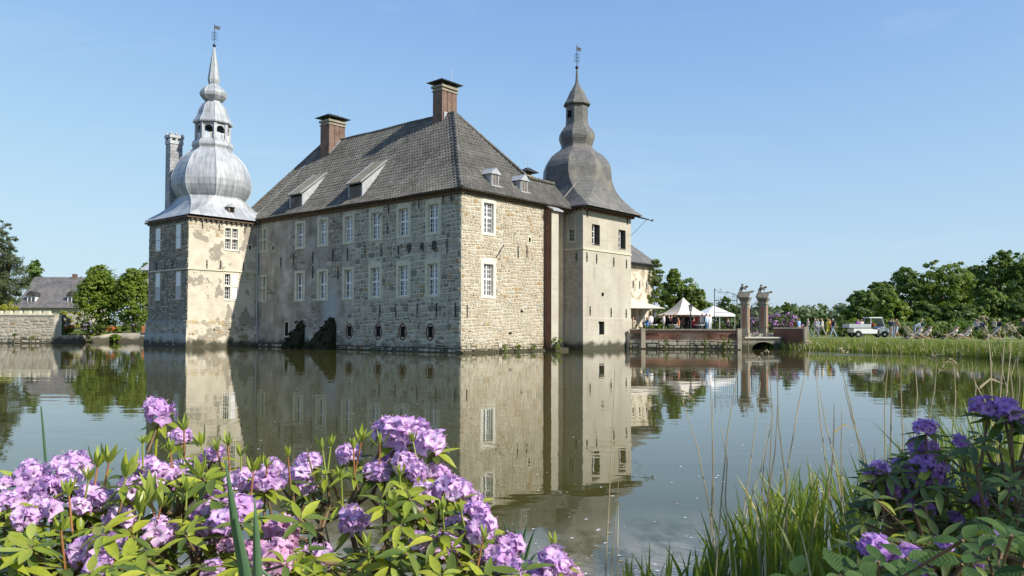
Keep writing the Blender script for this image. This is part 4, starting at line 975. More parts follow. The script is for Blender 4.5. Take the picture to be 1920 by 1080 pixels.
LM['woodlit'] = leaf_mat('light_woodland_leaves', (.10, .155, .03), (.21, .29, .055), .35, .42)
LM['pine'] = leaf_mat('pine_needles', (.045, .065, .028), (.10, .125, .05), .6, .12)
LM['far'] = leaf_mat('distant_leaves', (.075, .115, .05), (.125, .17, .07), .1)
LM['ivy'] = leaf_mat('ivy_leaves', (.07, .11, .02), (.16, .20, .035), .8)
LM['hedge'] = leaf_mat('hedge_leaves', (.05, .085, .016), (.12, .17, .03), .8)
LM['lilac'] = leaf_mat('far_lilac_flowers', (.30, .12, .38), (.52, .28, .58), 2, .2)
LM['mauve'] = leaf_mat('far_mauve_flowers', (.20, .13, .26), (.36, .27, .42), 2, .2)
LM['orange'] = leaf_mat('far_orange_flowers', (.62, .10, .025), (.75, .20, .05), 2, .2)
LM['red'] = leaf_mat('far_red_flowers', (.35, .06, .06), (.45, .16, .14), 2, .2)
LM['yellow'] = leaf_mat('yellow_green_leaves', (.22, .24, .02), (.38, .36, .04), 1.5, .3)
M['bark'] = simple('bark', (.10, .08, .06), .95, .35, 3, .1, bump=.5)

def plant(name, label, cat, base, lobes, n, size, mat, seed, trunk=None, limbs=5, group=None, flowers=None, rz=0, crown='crown', **k):
    """a tree or shrub: crown of leaf faces, tapered trunk with limbs; lobes are relative to the base"""
    t = root(name, base, label, cat, rz, group)
    V, Q = leaf_cloud(lobes, n, size, seed, **k); link(crown, fast_mesh(crown, V, Q, mat), t)
    if flowers:
        fm, fn_, fs = flowers; V, Q = leaf_cloud([(c, np.array(r) * 1.03) for c, r in lobes], fn_, fs, seed + 5, clump=.16, inner=.92, ncl=max(10, fn_ // 14)); o = link('blossom', fast_mesh('blossom', V, Q, fm), t)
    if trunk:
        h, r0 = trunk; rr = random.Random(seed); m = MB(); top = (rr.uniform(-.1, .1) * h, rr.uniform(-.1, .1) * h, h)
        m.tube([(0, 0, -.3), (top[0] * .3, top[1] * .3, h * .4), top, (top[0], top[1], h * 1.35)], [r0 * 1.25, r0 * .9, r0 * .65, r0 * .25], 8)
        for i in range(limbs):
            c = lobes[i % len(lobes)][0]; s = h * rr.uniform(.55, 1.0); m.tube([(top[0] * s / h, top[1] * s / h, s), (c[0] * .55, c[1] * .55, s + (c[2] - s) * .55), tuple(c)], [r0 * .45, r0 * .3, r0 * .08], 6)
        m.build('trunk', M['bark'], t, off=(0, 0, 0))
    return t
def px_m(D): return D / F_PX
def shape_lobes(w_, h0, h1, seed, k=9, dy=None):
    """irregular broad crown from several lobes; half width w_, from height h0 to h1"""
    r = random.Random(seed); L = [((0, 0, (h0 + h1) / 2), (w_ * .72, w_ * .72, (h1 - h0) * .46))]
    for i in range(k):
        t = 2 * math.pi * i / k + r.uniform(-.3, .3); u = r.uniform(.25, .92); rad = w_ * r.uniform(.3, .46)
        zz = h0 + (h1 - h0) * (.22 + .6 * u); dd = (w_ - rad) * math.sqrt(max(.15, 1 - (2 * u - .8) ** 2)) * r.uniform(.8, 1.05)
        L.append(((dd * math.cos(t), dd * math.sin(t), zz), (rad, rad, rad * r.uniform(.65, .85))))
    for i in range(3): L.append(((r.uniform(-.3, .3) * w_, r.uniform(-.3, .3) * w_, h1 - (h1 - h0) * .17), (w_ * .3, w_ * .3, (h1 - h0) * .17)))
    return L
def place_tree(name, label, px, ptop, hw_px, D, zb, mat, seed, n=7000, size=.4, group=None, low=.15, trunk=True, cat='tree', **k):
    p = at(px, 614, D); top = at(px, ptop, D)[2] - zb; w_ = hw_px * px_m(D)
    return plant(name, label, cat, (p[0], D, zb), shape_lobes(w_, top * low, top, seed), n, size, mat, seed, trunk=(top * .45, .035 * top) if trunk else None, group=group, **k)

# ---- right: the wood behind the lawn
wood = [('broad leaved tree at the left end of the dark wood', 1618, 543, 34, 104, 'wood'), ('rounded tree second from the left end of the dark wood', 1652, 528, 38, 110, 'wood'),
        ('tall tree with knobbly crown left of the highest part of the wood', 1703, 500, 44, 114, 'wood'), ('wide dense tree in the middle of the dark wood', 1772, 489, 58, 112, 'woodlit'),
        ('shaded tree in the dip between the two highest crowns of the wood', 1832, 497, 40, 116, 'wood'), ('highest tree of the wood near the right picture edge', 1880, 468, 46, 112, 'wood'), ('dark tree cut by the right picture edge at the end of the wood', 1935, 470, 48, 108, 'wood'),
        ('small light green tree in front of the dark wood behind the utility truck', 1672, 557, 34, 92, 'fresh'), ('young dark tree right of the light green tree before the wood', 1732, 566, 30, 93, 'wood'), ('pale green half high tree in front of the wood on the right', 1858, 540, 32, 94, 'woodlit'), ('low dark tree under the tallest crowns of the wood', 1800, 572, 40, 92, 'wood'), ('dark low tree by the right picture edge before the wood', 1910, 560, 34, 92, 'wood')]
for i, (lb, px, pt, hw, D, mt) in enumerate(wood):
    place_tree('woodland_tree', lb, px, pt, hw * 1.18, D, .9, LM[mt], 40 + i, 9000, .42, 'trees of the wood', low=.03)
def mass(name, label, segs, D, z0, mat, n, size, seed, th=6):
    """distant wood or thicket that reads as one mass; segs: (px, top py, half width px)"""
    L = []
    for px, pt, hw in segs:
        p = at(px, 614, D); zt = at(px, pt, D)[2]; w_ = hw * px_m(D); L.append(((p[0], D, (z0 + zt) / 2), (w_, th, (zt - z0) / 2)))
    V, Q = leaf_cloud(L, n, size, seed, clump=.3, inner=.6); o = link(name, fast_mesh(name, V, Q, mat)); return tag(o, label, None, kind='stuff')
mass('far_wood', 'far green wood along the horizon', [(1240 + 26 * i, 577 + 5 * math.sin(i * 1.7) + 3 * math.cos(i * 3.1), 24) for i in range(14)], 230, .9, LM['far'], 9000, 1.5, 71, 14)
mass('wood_interior', 'dark inner mass of the wood', [(1620 + 30 * i, 580 - 9 * i if i < 6 else 520, 32) for i in range(12)], 121, .9, LM['wood'], 14000, .6, 72, 5)
mass('undergrowth', 'dark undergrowth at the foot of the wood', [(1590 + 26 * i, 601 + 3 * math.sin(i * 2.2), 22) for i in range(15)], 88, .9, LM['wood'], 9000, .35, 73, 3)
mass('far_wood', 'far treeline left of the castle', [(-40 + 22 * i, 560 - 14 * (i in (1, 2)) , 22) for i in range(8)], 200, .9, LM['far'], 4000, 1.3, 74, 10)

# ---- behind the terrace
place_tree('garden_tree', 'tall leafy tree beside the ivy behind the beige tent', 1272, 506, 44, 86, 1.3, LM['tree'], 81, 11000, .32, low=.04)
place_tree('garden_tree', 'lower leafy tree right of the tallest garden tree behind the tent', 1306, 540, 26, 84, 1.3, LM['tree'], 82, 5000, .3, low=.04)
place_tree('garden_tree', 'round dark tree behind the white gazebo', 1362, 556, 26, 105, 1.0, LM['wood'], 83, 5000, .34, low=.04)
place_tree('garden_tree', 'small loose tree rising right of the gate pillars', 1478, 566, 22, 80, 1.0, LM['tree'], 84, 2600, .24, low=.05)
def shrub(name, label, px, pt, hw, D, zb, mat, seed, n=2500, size=.2, flowers=None, group=None, cat='shrub', hz=None):
    p = at(px, 614, D); zt = at(px, pt, D)[2]; h = max(.3, zt - zb); w_ = hw * px_m(D); rr = random.Random(seed)
    L = [((0, 0, h * .45), (w_ * .8, w_ * .7, h * .5))] + [((rr.uniform(-.6, .6) * w_, rr.uniform(-.5, .3) * w_, h * rr.uniform(.4, .72)), (w_ * .42, w_ * .4, h * .3)) for _ in range(6)]
    return plant(name, label, cat, (p[0], D, zb), L, n, size, mat, seed, trunk=(h * .4, .05), limbs=3, group=group, flowers=flowers, clump=.3)
shrub('rhododendron', 'big lilac flowering rhododendron mound right of the gate pillars', 1462, 588, 46, 75, 1.0, LM['hedge'], 91, 3500, .22, (LM['lilac'], 2600, .2))
shrub('rhododendron', 'violet flowering rhododendron seen between the two gate pillars', 1410, 595, 22, 74, 1.1, LM['hedge'], 92, 1800, .2, (LM['lilac'], 1500, .2))
shrub('azalea', 'reddish azalea bush behind the right brick wall', 1490, 602, 16, 73, 1.1, LM['hedge'], 93, 900, .18, (LM['red'], 600, .16))
# shrubs on the lawn
for i, (lb, px, pt, hw, D, mt, fl) in enumerate([('leafy green shrub left of the utility truck', 1582, 602, 20, 76, 'hedge', None), ('green shrub directly behind the walkers', 1545, 606, 22, 80, 'hedge', None), ('upright pale green shrub right of the utility truck', 1742, 596, 14, 72, 'fresh', None),
        ('dense low shrub bed behind the left deck chairs', 1745, 618, 26, 67, 'hedge', LM['mauve']), ('broad low shrub bed behind the middle deck chairs', 1800, 617, 30, 66, 'hedge', None), ('light green shrub bed behind the right deck chair', 1856, 618, 26, 64, 'fresh', None), ('shrub at the right picture edge beyond the deck chairs', 1912, 610, 30, 62, 'hedge', None),
        ('shrub left of the standing group in the flower border', 1700, 612, 16, 74, 'hedge', None), ('mauve tinged shrub at the foot of the wood', 1880, 612, 30, 70, 'hedge', LM['mauve'])]):
    shrub('lawn_shrub', lb, px, pt, hw, D, .93, LM[mt], 100 + i, 2400, .17, (fl, 260, .12) if fl else None, 'shrubs on the lawn')
for i, (bt, vs_, n_) in enumerate(BUTT):
    Lb = [((v[0], -v[1] - .02, v[2]), (.22, .12, .2)) for v in vs_[::5] if v[2] > .05]
    V, Q = leaf_cloud(Lb, 900, .13, 400 + i, clump=.8, inner=.3); o = link('moss_tufts', fast_mesh('moss_tufts', V, Q, M['moss']), bt); o['kind'] = 'stuff'

# ---- reed grass along the right bank
def blades(name, pts, hgt, wid, seed, mats, lean=.25, seg=3, wts=None, droop=.3):
    """grass or reed blades: pts (n,3) roots"""
    r = np.random.default_rng(seed); n = len(pts); h = hgt * r.uniform(.55, 1.15, n) if not hasattr(hgt, '__len__') else hgt
    t = r.uniform(0, 2 * math.pi, n); ln = lean * r.uniform(.1, 1.2, n); tw = t + r.normal(0, .9, n) + 1.57
    dirn = np.stack([np.cos(t), np.sin(t), np.zeros(n)], 1); side = np.stack([np.cos(tw), np.sin(tw), np.zeros(n)], 1); V = []
    for i in range(seg + 1):
        u = i / seg; wd = wid * (1 - u ** 2.2) * .5 + .0004; c = pts + dirn * (ln * h * u ** 2)[:, None] + np.array([0, 0, 1.]) * (h * (u - droop * ln * u ** 2.5))[:, None]
        wv = (wd * r.uniform(.7, 1.3, n))[:, None] if not hasattr(wid, '__len__') else np.asarray(wd)[:, None]
        V += [c - side * wv, c + side * wv]
    V = np.stack(V, 1).reshape(-1, 3); k = 2 * (seg + 1)
    Q = np.concatenate([np.arange(n)[:, None] * k + np.array([[2 * i, 2 * i + 1, 2 * i + 3, 2 * i + 2]]) for i in range(seg)])
    mi = np.tile(r.choice(len(mats), n, p=wts), seg)
    return fast_mesh(name, V, Q, mats, mi)
LM['reed'] = leaf_mat('reed_green', (.11, .17, .022), (.22, .29, .045), 1.2, .35)
LM['reedy'] = leaf_mat('reed_yellow_green', (.22, .25, .04), (.34, .35, .07), 1.2, .35)
LM['straw'] = leaf_mat('dry_straw', (.40, .32, .19), (.60, .51, .34), 2, .2)
r = np.random.default_rng(5); P = []
for (a, b), (c, d) in zip(zip(edge, inner), zip(edge[1:], inner[1:])):
    n = int(640 * np.hypot(c[0] - a[0], c[1] - a[1]) / 5.); t = r.random(n); u = r.random(n) ** 1.2 * .46 - .12
    e = np.array(a)[None] * (1 - t)[:, None] + np.array(c)[None] * t[:, None]; f_ = np.array(b)[None] * (1 - t)[:, None] + np.array(d)[None] * t[:, None]
    q = e + (f_ - e) * u[:, None]; P.append(np.c_[q, np.clip(u * 1.45, -.1, .85)])
P = np.concatenate(P)
tag(link('bank_reeds', blades('bank_reeds', P, .74, .05, 6, [LM['reed'], LM['reedy'], LM['straw']], .35, 3, (.52, .3, .18))), 'green reeds and grasses along the far lawn edge', None, kind='stuff')

# ---- left bank: retaining wall, garden, trees, farmhouse
rs2 = random.Random(9)
slab('left_bank', [(-140, 79.2), (-46.4, 78.4), (-46.0, 83.2), (-43.2, 85.2), (-40.5, 85.9), (-37.6, 86.4), (-34.4, 86.8), (-31, 86.6), (-31, 99), (-140, 99)], .9, -1.6, M['grass'], 'garden ground behind the left retaining wall')
rw = root('retaining_wall', (-45.2, 77.2, 0), 'pale rubble stone retaining wall rising from the pond at the far left', 'wall')
m = MB(); A0, A1 = -22.0, 0.0
m.poly([(A0, 0, -1), (A1, 0, -1), (A1, 0, 2.75), (A0, 0, 2.75)]); m.poly([(A1, 0, -1), (A1, 1.2, -1), (A1, 1.2, 2.75), (A1, 0, 2.75)]); m.poly([(A1 - .1, 1.2, -1), (A1 - .1, 7, -1), (A1 - .1, 7, .8), (A1 - .1, 1.2, .8)]); m.poly([(A0, 0, 2.75), (A1, 0, 2.75), (A1, 1.2, 2.75), (A0, 1.2, 2.75)]); RWm = m.build('wall', M['w_bank'], rw, off=(0, 0, 0))
OFF[RWm.name] = (0, 0, 0)
st_ = layout(-6.2, -.02, .05, 2.6, [], (.22, .46), (.35, .9), rs2, .1); masonry(RWm, st_, (lambda a, z: (a, 0, z), 0), 150, rs2, (2, 5, 1.2, .1, .3, 4), lambda s: 1., .8)
m = MB(); m.box(A0, A1 + .06, -.08, 1.2, 2.76, 2.86); m.build('coping', M['trim'], rw, off=(0, 0, 0))
for k in range(7):
    m = MB(); x = -.9 - k * .95; m.box(x - .36, x + .36, -.02, .5, 2.862, 3.02); m.box(x - .28, x + .28, .05, .45, 3.02, 3.22); m.build('merlon', M['trim'], rw, off=(0, 0, 0))
m = MB(); m.box(-1.05, -.1, -.34, -.01, -1, 2.1); 
# low broken wall on to the tower
gw = root('garden_wall', (-45, 84, 0), 'low weathered stone wall at the water between retaining wall and tower', 'wall')
m = MB(); ln_ = [(0.2, -1.0), (1.6, .9), (4, 1.4), (7.2, 1.9), (10.5, 2.3), (14, 2.0)]; tp = [.55, .95, 1.0, .95, 1.55, 1.6]
m.add([(x, y, -1) for x, y in ln_] + [(x, y, t) for (x, y), t in zip(ln_, tp)] + [(x, y + .6, t) for (x, y), t in zip(ln_, tp)], [(i, i + 1, 7 + i, 6 + i) for i in range(5)] + [(6 + i, 7 + i, 13 + i, 12 + i) for i in range(5)]); gwm = m.build('wall', M['w_bank'], gw, off=(0, 0, 0))
m = MB(); m.add([(4.6, 1.3, 1.0), (10.4, 2.2, 1.0), (10.4, 2.6, 1.0), (4.6, 1.7, 1.0), (4.6, 1.3, 1.75), (10.4, 2.2, 1.75), (10.4, 2.6, 1.75), (4.6, 1.7, 1.75)], [(0, 1, 5, 4), (4, 5, 6, 7), (1, 2, 6, 5)]); m.build('planter_wall', simple('terracotta', (.42, .17, .08), .85, .25, 2, .2), gw, off=(0, 0, 0))
for i, (lb, px, pt, hw, D, zb, mt, fl) in enumerate([('mauve lilac bush spilling over beside the end of the retaining wall', 118, 587, 20, 81, .8, 'hedge', ('mauve', 700, .2)), ('second mauve bush right of the orange azaleas', 165, 597, 16, 83, .9, 'hedge', ('mauve', 420, .2)), ('green shrub between the two orange flower patches', 182, 607, 14, 84, .9, 'hedge', None),
        ('bright orange azalea below the mauve lilac bush', 131, 610, 10, 79.5, 1.2, 'hedge', ('orange', 1100, .14)), ('orange azalea patch left of the tower under the leafy tree', 205, 611, 15, 85.5, 1.2, 'hedge', ('orange', 1300, .14)), ('pale pink flowering shrub close to the domed tower', 246, 602, 20, 86.5, 1.2, 'hedge', ('lilac', 220, .16)), ('light green shrub above the lower garden wall', 222, 612, 14, 86, 1.0, 'fresh', None),
        ('yellow green clipped hedge behind the retaining wall', 128, 583, 26, 90, 1.2, 'yellow', None), ('pale flowering bush under the pine at the left edge', 12, 565, 26, 82, 2.4, 'yellow', ('mauve', 260, .2)), ('tuft of grass on the low garden wall by the water', 215, 627, 12, 84.8, .1, 'fresh', None), ('dark green bush at the corner of the retaining wall', 112, 605, 13, 80, .3, 'wood', None)]):
    shrub('garden_shrub', lb, px, pt, hw, D, zb, LM[mt], 130 + i, 1800, .2, (LM[fl[0]], fl[1], fl[2]) if fl else None, 'shrubs of the left garden')
shrub('wall_fern', 'tuft of weeds growing low on the retaining wall face', 28, 627, 6, 76.6, .7, LM['fresh'], 150, 300, .12)
shrub('wall_fern', 'weeds hanging at the foot of the retaining wall near the pier', 60, 630, 8, 76.6, .35, LM['fresh'], 151, 300, .12)
place_tree('garden_tree', 'broad fresh green tree between farmhouse and domed tower', 188, 500, 52, 92, .9, LM['fresh'], 160, 16000, .3, low=.0, clump=.34)
place_tree('garden_tree', 'fresh green tree close against the domed tower', 250, 503, 44, 91, .9, LM['fresh'], 161, 13000, .3, low=.0, clump=.34)
place_tree('garden_tree', 'dark tree crown behind the farmhouse roof', 62, 488, 26, 135, 1, LM['wood'], 162, 4000, .5, low=.2)
place_tree('garden_tree', 'tree peeping out between the small lead roof and the domed tower', 270, 484, 12, 125, 1, LM['tree'], 163, 2500, .4, low=.2)
# pine at the left edge: tiers of needle tufts on level boughs
pb = at(2, 614, 88); pz = at(2, 428, 88)[2]; rp_ = random.Random(4); L = []
for k in range(26):
    u = k / 25; zz = 3.2 + (pz - 4.0) * u; rad = (2.35 - 1.5 * u ** 1.6) * rp_.uniform(.6, 1.05); t = k * 2.4 + rp_.uniform(-.4, .4)
    L.append(((rad * .62 * math.cos(t), rad * .62 * math.sin(t), zz), (rad * .7, rad * .7, .6 + .25 * rp_.random())))
plant('pine_tree', 'dark pine tree at the left picture edge above the retaining wall', 'tree', (pb[0], 88, 1.2), L, 20000, .26, LM['pine'], 170, trunk=(7.5, .2), limbs=22, clump=.42, inner=.5, asp=.3)
# farmhouse
fh = root('farmhouse', (at(93, 614, 112)[0], 112, 1.2), 'low farmhouse with dark grey tiled roof and two white dormers at the far left', 'house')
px = px_m(112); wx = 58 * px; ez = at(93, 576, 112)[2] - 1.2; rz_ = at(93, 517, 113)[2] - 1.2
m = MB(); m.box(-wx, wx, 0, 8, 0, ez); m.build('wall', M['w_bank'], fh, off=(0, 0, 0))
m = MB(); m.add([(-wx - .3, -.5, ez - .1), (wx + .3, -.5, ez - .1), (wx + .3, 4, rz_), (-wx - .3, 4, rz_), (wx + .3, 8.5, ez - .1), (-wx - .3, 8.5, ez - .1)], [(0, 1, 2, 3), (3, 2, 4, 5)]); m.add([(-wx, 0, ez), (-wx, 8, ez), (-wx, 4, rz_ - .1)], [(0, 1, 2)]); m.add([(wx, 0, ez), (wx, 8, ez), (wx, 4, rz_ - .1)], [(0, 1, 2)])
M['fslate'] = slate_mat('farm_roof_tile', (.15, .14, .135), .34, .34); fr_ = m.build('roof', M['fslate'], fh, off=(0, 0, 0)); box_uv(fr_)
for x in (-2.9, 2.9):
    m = MB(); m.box(x - .62, x + .62, .35, 3.2, ez + .5, ez + 1.75); d = m.build('dormer', M['white'], fr_, off=(0, 0, 0))
    m = MB(); m.prism([(-.8, 1.6), (-.5, 2.15), (0, 2.35), (.5, 2.15), (.8, 1.6)], lambda a, b, q: (x + a, q, ez + b), .2, 3.4); m.build('dormer_roof', M['fslate'], d, off=(0, 0, 0))
    for q in (-.27, .27):
        m = MB(); m.box(x + q - .2, x + q + .2, .33, .36, ez + .8, ez + 1.5); m.build('pane', M['glass'], d, off=(0, 0, 0))
m = MB(); m.box(1.0, 1.5, 3.7, 4.3, rz_ - .5, rz_ + .45); m.build('chimney', M['brick'], fh, off=(0, 0, 0))
for x in (-2.2, 1.8):
    m = MB(); m.box(x - .35, x + .35, -.04, .02, .5, 1.7); wn = m.build('window', M['white'], fh, off=(0, 0, 0)); m = MB(); m.box(x - .28, x + .28, -.06, -.03, .57, 1.63); m.build('pane', M['glass'], wn, off=(0, 0, 0))
# small lead-roofed building peeping out left of the tower
pv = root('pavilion', (at(272, 614, 104)[0], 104, 1), 'outbuilding with pale lead roof half hidden behind the domed tower', 'building')
zr, ze = at(278, 478, 104)[2] - 1, at(262, 507, 104)[2] - 1
m = MB(); m.box(-.2, 6, 0, 6, 0, ze); m.build('wall', M['w_bank'], pv, off=(0, 0, 0)); m = MB(); m.add([(-.8, -.5, ze), (6.5, -.5, ze), (6.5, 6.5, ze), (-.8, 6.5, ze), (2.6, 3, zr + 1.6)], [(0, 1, 4), (1, 2, 4), (2, 3, 4), (3, 0, 4)]); m.build('roof', M['leadflat'], pv, off=(0, 0, 0))

# ------------------------------------------------------------------ terrace
M['pstone'] = simple('pillar_stone', (.33, .295, .23), .9, .3, 1.6, .15, bump=.3)
tw_ = [(9.9, 65.7), (12.2, 64.9), (14.6, 64.35), (16.8, 63.8), (18.55, 63.5)]
slab('terrace', tw_ + [(18.9, 66.2), (24.4, 66.3), (24.4, 70), (24, 90), (4, 90), (4, 74), (9, 67)], 1.3, -1.6, M['gravel'], 'raised terrace ground behind the brick wall')
tw = root('terrace_wall', (9.9, 65.7, 0), 'low red brick terrace wall on a pale stone footing right of the rendered tower', 'wall')
def ribbon(pts, z0, z1, out, name, mat, parent, base):
    m = MB(); n = len(pts); q = [(x - base[0], y - base[1]) for x, y in pts]
    nn = []
    for i in range(n):
        a, b = q[max(0, i - 1)], q[min(n - 1, i + 1)]; d = np.array([b[0] - a[0], b[1] - a[1]]); d /= np.linalg.norm(d); nn.append((d[1], -d[0]))
    f = [(x + nx * out, y + ny * out) for (x, y), (nx, ny) in zip(q, nn)]; g = [(x - nx * .5, y - ny * .5) for (x, y), (nx, ny) in zip(q, nn)]
    m.add([(x, y, z0) for x, y in f] + [(x, y, z1) for x, y in f] + [(x, y, z1) for x, y in g], [(i, i + 1, n + i + 1, n + i) for i in range(n - 1)] + [(n + i, n + i + 1, 2 * n + i + 1, 2 * n + i) for i in range(n - 1)])
    return m.build(name, mat, parent, off=(0, 0, 0))
B0 = (9.9, 65.7)
ribbon(tw_, -1, .78, .12, 'footing', M['w_terrace'], tw, B0); ribbon(tw_, .78, 1.56, .0, 'brickwork', M['brickred'], tw, B0); ribbon(tw_, 1.56, 1.68, .1, 'coping', M['w_terrace'], tw, B0); ribbon(tw_, -.2, .09, .4, 'ledge', M['w_terrace'], tw, B0)
fst = tw.children[0]; OFF[fst.name] = (0, 0, 0); rs3 = random.Random(2)
for (a, b) in zip(tw_, tw_[1:]):
    d = np.array(b) - np.array(a); l = np.linalg.norm(d); rz = math.atan2(d[1], d[0]); nx, ny = d[1] / l, -d[0] / l
    fn = lambda s, z, a=a, d=d, l=l, nx=nx, ny=ny: (a[0] - B0[0] + d[0] / l * s + nx * .125, a[1] - B0[1] + d[1] / l * s + ny * .125, z)
    masonry(fst, layout(0, l, .1, .76, [], (.2, .36), (.35, .8), rs3, .05), (fn, rz), 12, rs3, (3, 2, 2, .6, .4, 3), lambda s: 1., .8)
for i, (x, y) in enumerate(((10.95, 65.3), (18.45, 63.48))):
    m = MB(); m.box(x - B0[0] - .17, x - B0[0] + .17, y - B0[1] - .22, y - B0[1] + .2, -1, 1.72); m.build('pier', M['pstone'], tw, off=(0, 0, 0))
# wall right of the gate
bw = root('bridge_wall', (22.3, 65.3, 0), 'dark red brick wall right of the gate pillars above the reeds', 'wall')
rwp = [(22.2, 66.3), (22.75, 65.3), (23.3, 64.3), (23.75, 63.4)]
ribbon(rwp, -1, 1.72, 0, 'brickwork', M['brickdark'], bw, (22.3, 65.3)); ribbon(rwp, 1.72, 1.84, .08, 'coping', M['trim'], bw, (22.3, 65.3))
m = MB(); m.box(1.35, 1.7, -2.15, -1.75, -1, 1.9); m.build('pier', M['pstone'], bw, off=(0, 0, 0))
# bridge between the pillars
br = root('bridge', (20.8, 65.2, 0), 'small stone bridge over a dark arched culvert between the gate pillars', 'bridge')
m = MB(); arc = [(-1.7, -1), (-1.7, .92), (1.45, .92), (1.45, -1)] + [(.95, -1), (.95, .0)] + [(0.0 + .95 * math.cos(t), .0 + .62 * math.sin(t)) for t in np.linspace(.15, math.pi - .15, 10)] + [(-.95, .0), (-.95, -1)]
m.prism(arc, lambda a, b, q: (a + .15, q, b), -.1, .6); m.build('arch', M['w_terrace'], br, off=(0, 0, 0))
m = MB(); m.box(-.85, 1.1, .62, .7, -1, .7); m.build('culvert_shade', M['dark'], br, off=(0, 0, 0))
m = MB(); m.box(-1.4, 1.6, -.25, .8, .925, 1.03); m.build('deck_edge', M['trimpale'], br, off=(0, 0, 0))
m = MB()
for x in np.linspace(-.75, 1.0, 8): m.bar((x, -.1, 1.03), (x, -.1, 1.85), .03)
m.bar((-.85, -.1, 1.85), (1.1, -.1, 1.85), .04); m.build('railing', M['iron'], br, off=(0, 0, 0))
# gate pillars
M['carved'] = simple('carved_sandstone', (.21, .195, .16), .9, .35, 3.5, .15, bump=.5)
def pillar(x, y, zb, label, rz):
    t = root('gate_pillar', (x, y, zb), label, 'gate pillar', rz, 'sandstone gate pillars')
    h = 4.35 - zb; w_ = .305
    m = MB(); m.box(-w_ - .1, w_ + .1, -w_ - .1, w_ + .1, 0, 1.35 - zb); m.build('plinth', M['pstone'], t, off=(0, 0, 0))
    m = MB(); m.box(-w_, w_, -w_, w_, 1.35 - zb, h - .35); m.build('shaft', M['pstone'], t, off=(0, 0, 0))
    z0, z1 = 1.75 - zb, h - .75
    for (a, b, c, d) in ((-.22, .22, -w_ - .015, -w_ + .01), ): m = MB(); m.box(a * .65, b * .65, c, d, z0, z1); m.build('brick_panel', M['brickred'], t, off=(0, 0, 0))
    m = MB(); m.box(w_ - .01, w_ + .015, -.15, .15, z0, z1); m.build('brick_panel', M['brickred'], t, off=(0, 0, 0))
    m = MB(); m.box(w_ - .01, w_ + .0, 0, 0.01, 0, .01)
    m = MB()
    for (a, za, zb_) in ((.05, h - .62, h - .55), (.05, h - .35, h - .22), (.1, h - .22, h - .12), (.16, h - .12, h)): m.box(-w_ - a, w_ + a, -w_ - a, w_ + a, za, zb_)
    m.build('capital', M['carved'], t, off=(0, 0, 0)); return t
pillar(19.58, 65.6, -.6, 'left sandstone gate pillar with brick panel standing by the terrace wall', R_(-33))
pillar(21.45, 66.6, .9, 'right sandstone gate pillar with brick panel beside the dark brick wall', R_(-33))

# ---- figures grown from a jointed skeleton with the skin modifier
def skin_mesh(name, joints, edges, rad, sub=1, rootj=0):
    names = list(joints); me = bpy.data.meshes.new('tmp'); me.from_pydata([joints[k] for k in names], [(names.index(a), names.index(b)) for a, b in edges], [])
    ob = bpy.data.objects.new('tmp', me); COL.objects.link(ob); ob.modifiers.new('s', 'SKIN'); sk = me.skin_vertices[0].data
    for i, k in enumerate(names):
        rr = rad[k]; sk[i].radius = rr if hasattr(rr, '__len__') else (rr, rr); sk[i].use_root = (i == rootj)
    sm = ob.modifiers.new('u', 'SUBSURF'); sm.levels = sub; sm.render_levels = sub
    dg = bpy.context.evaluated_depsgraph_get(); out = bpy.data.meshes.new_from_object(ob.evaluated_get(dg)); bpy.data.objects.remove(ob); bpy.data.meshes.remove(me)
    out.name = name; out.polygons.foreach_set('use_smooth', [True] * len(out.polygons)); return out
def rotx(p, c, t):     # rotate about the x axis through c (y, z)
    y, z = p[1] - c[0], p[2] - c[1]; return (p[0], c[0] + y * math.cos(t) - z * math.sin(t), c[1] + y * math.sin(t) + z * math.cos(t))
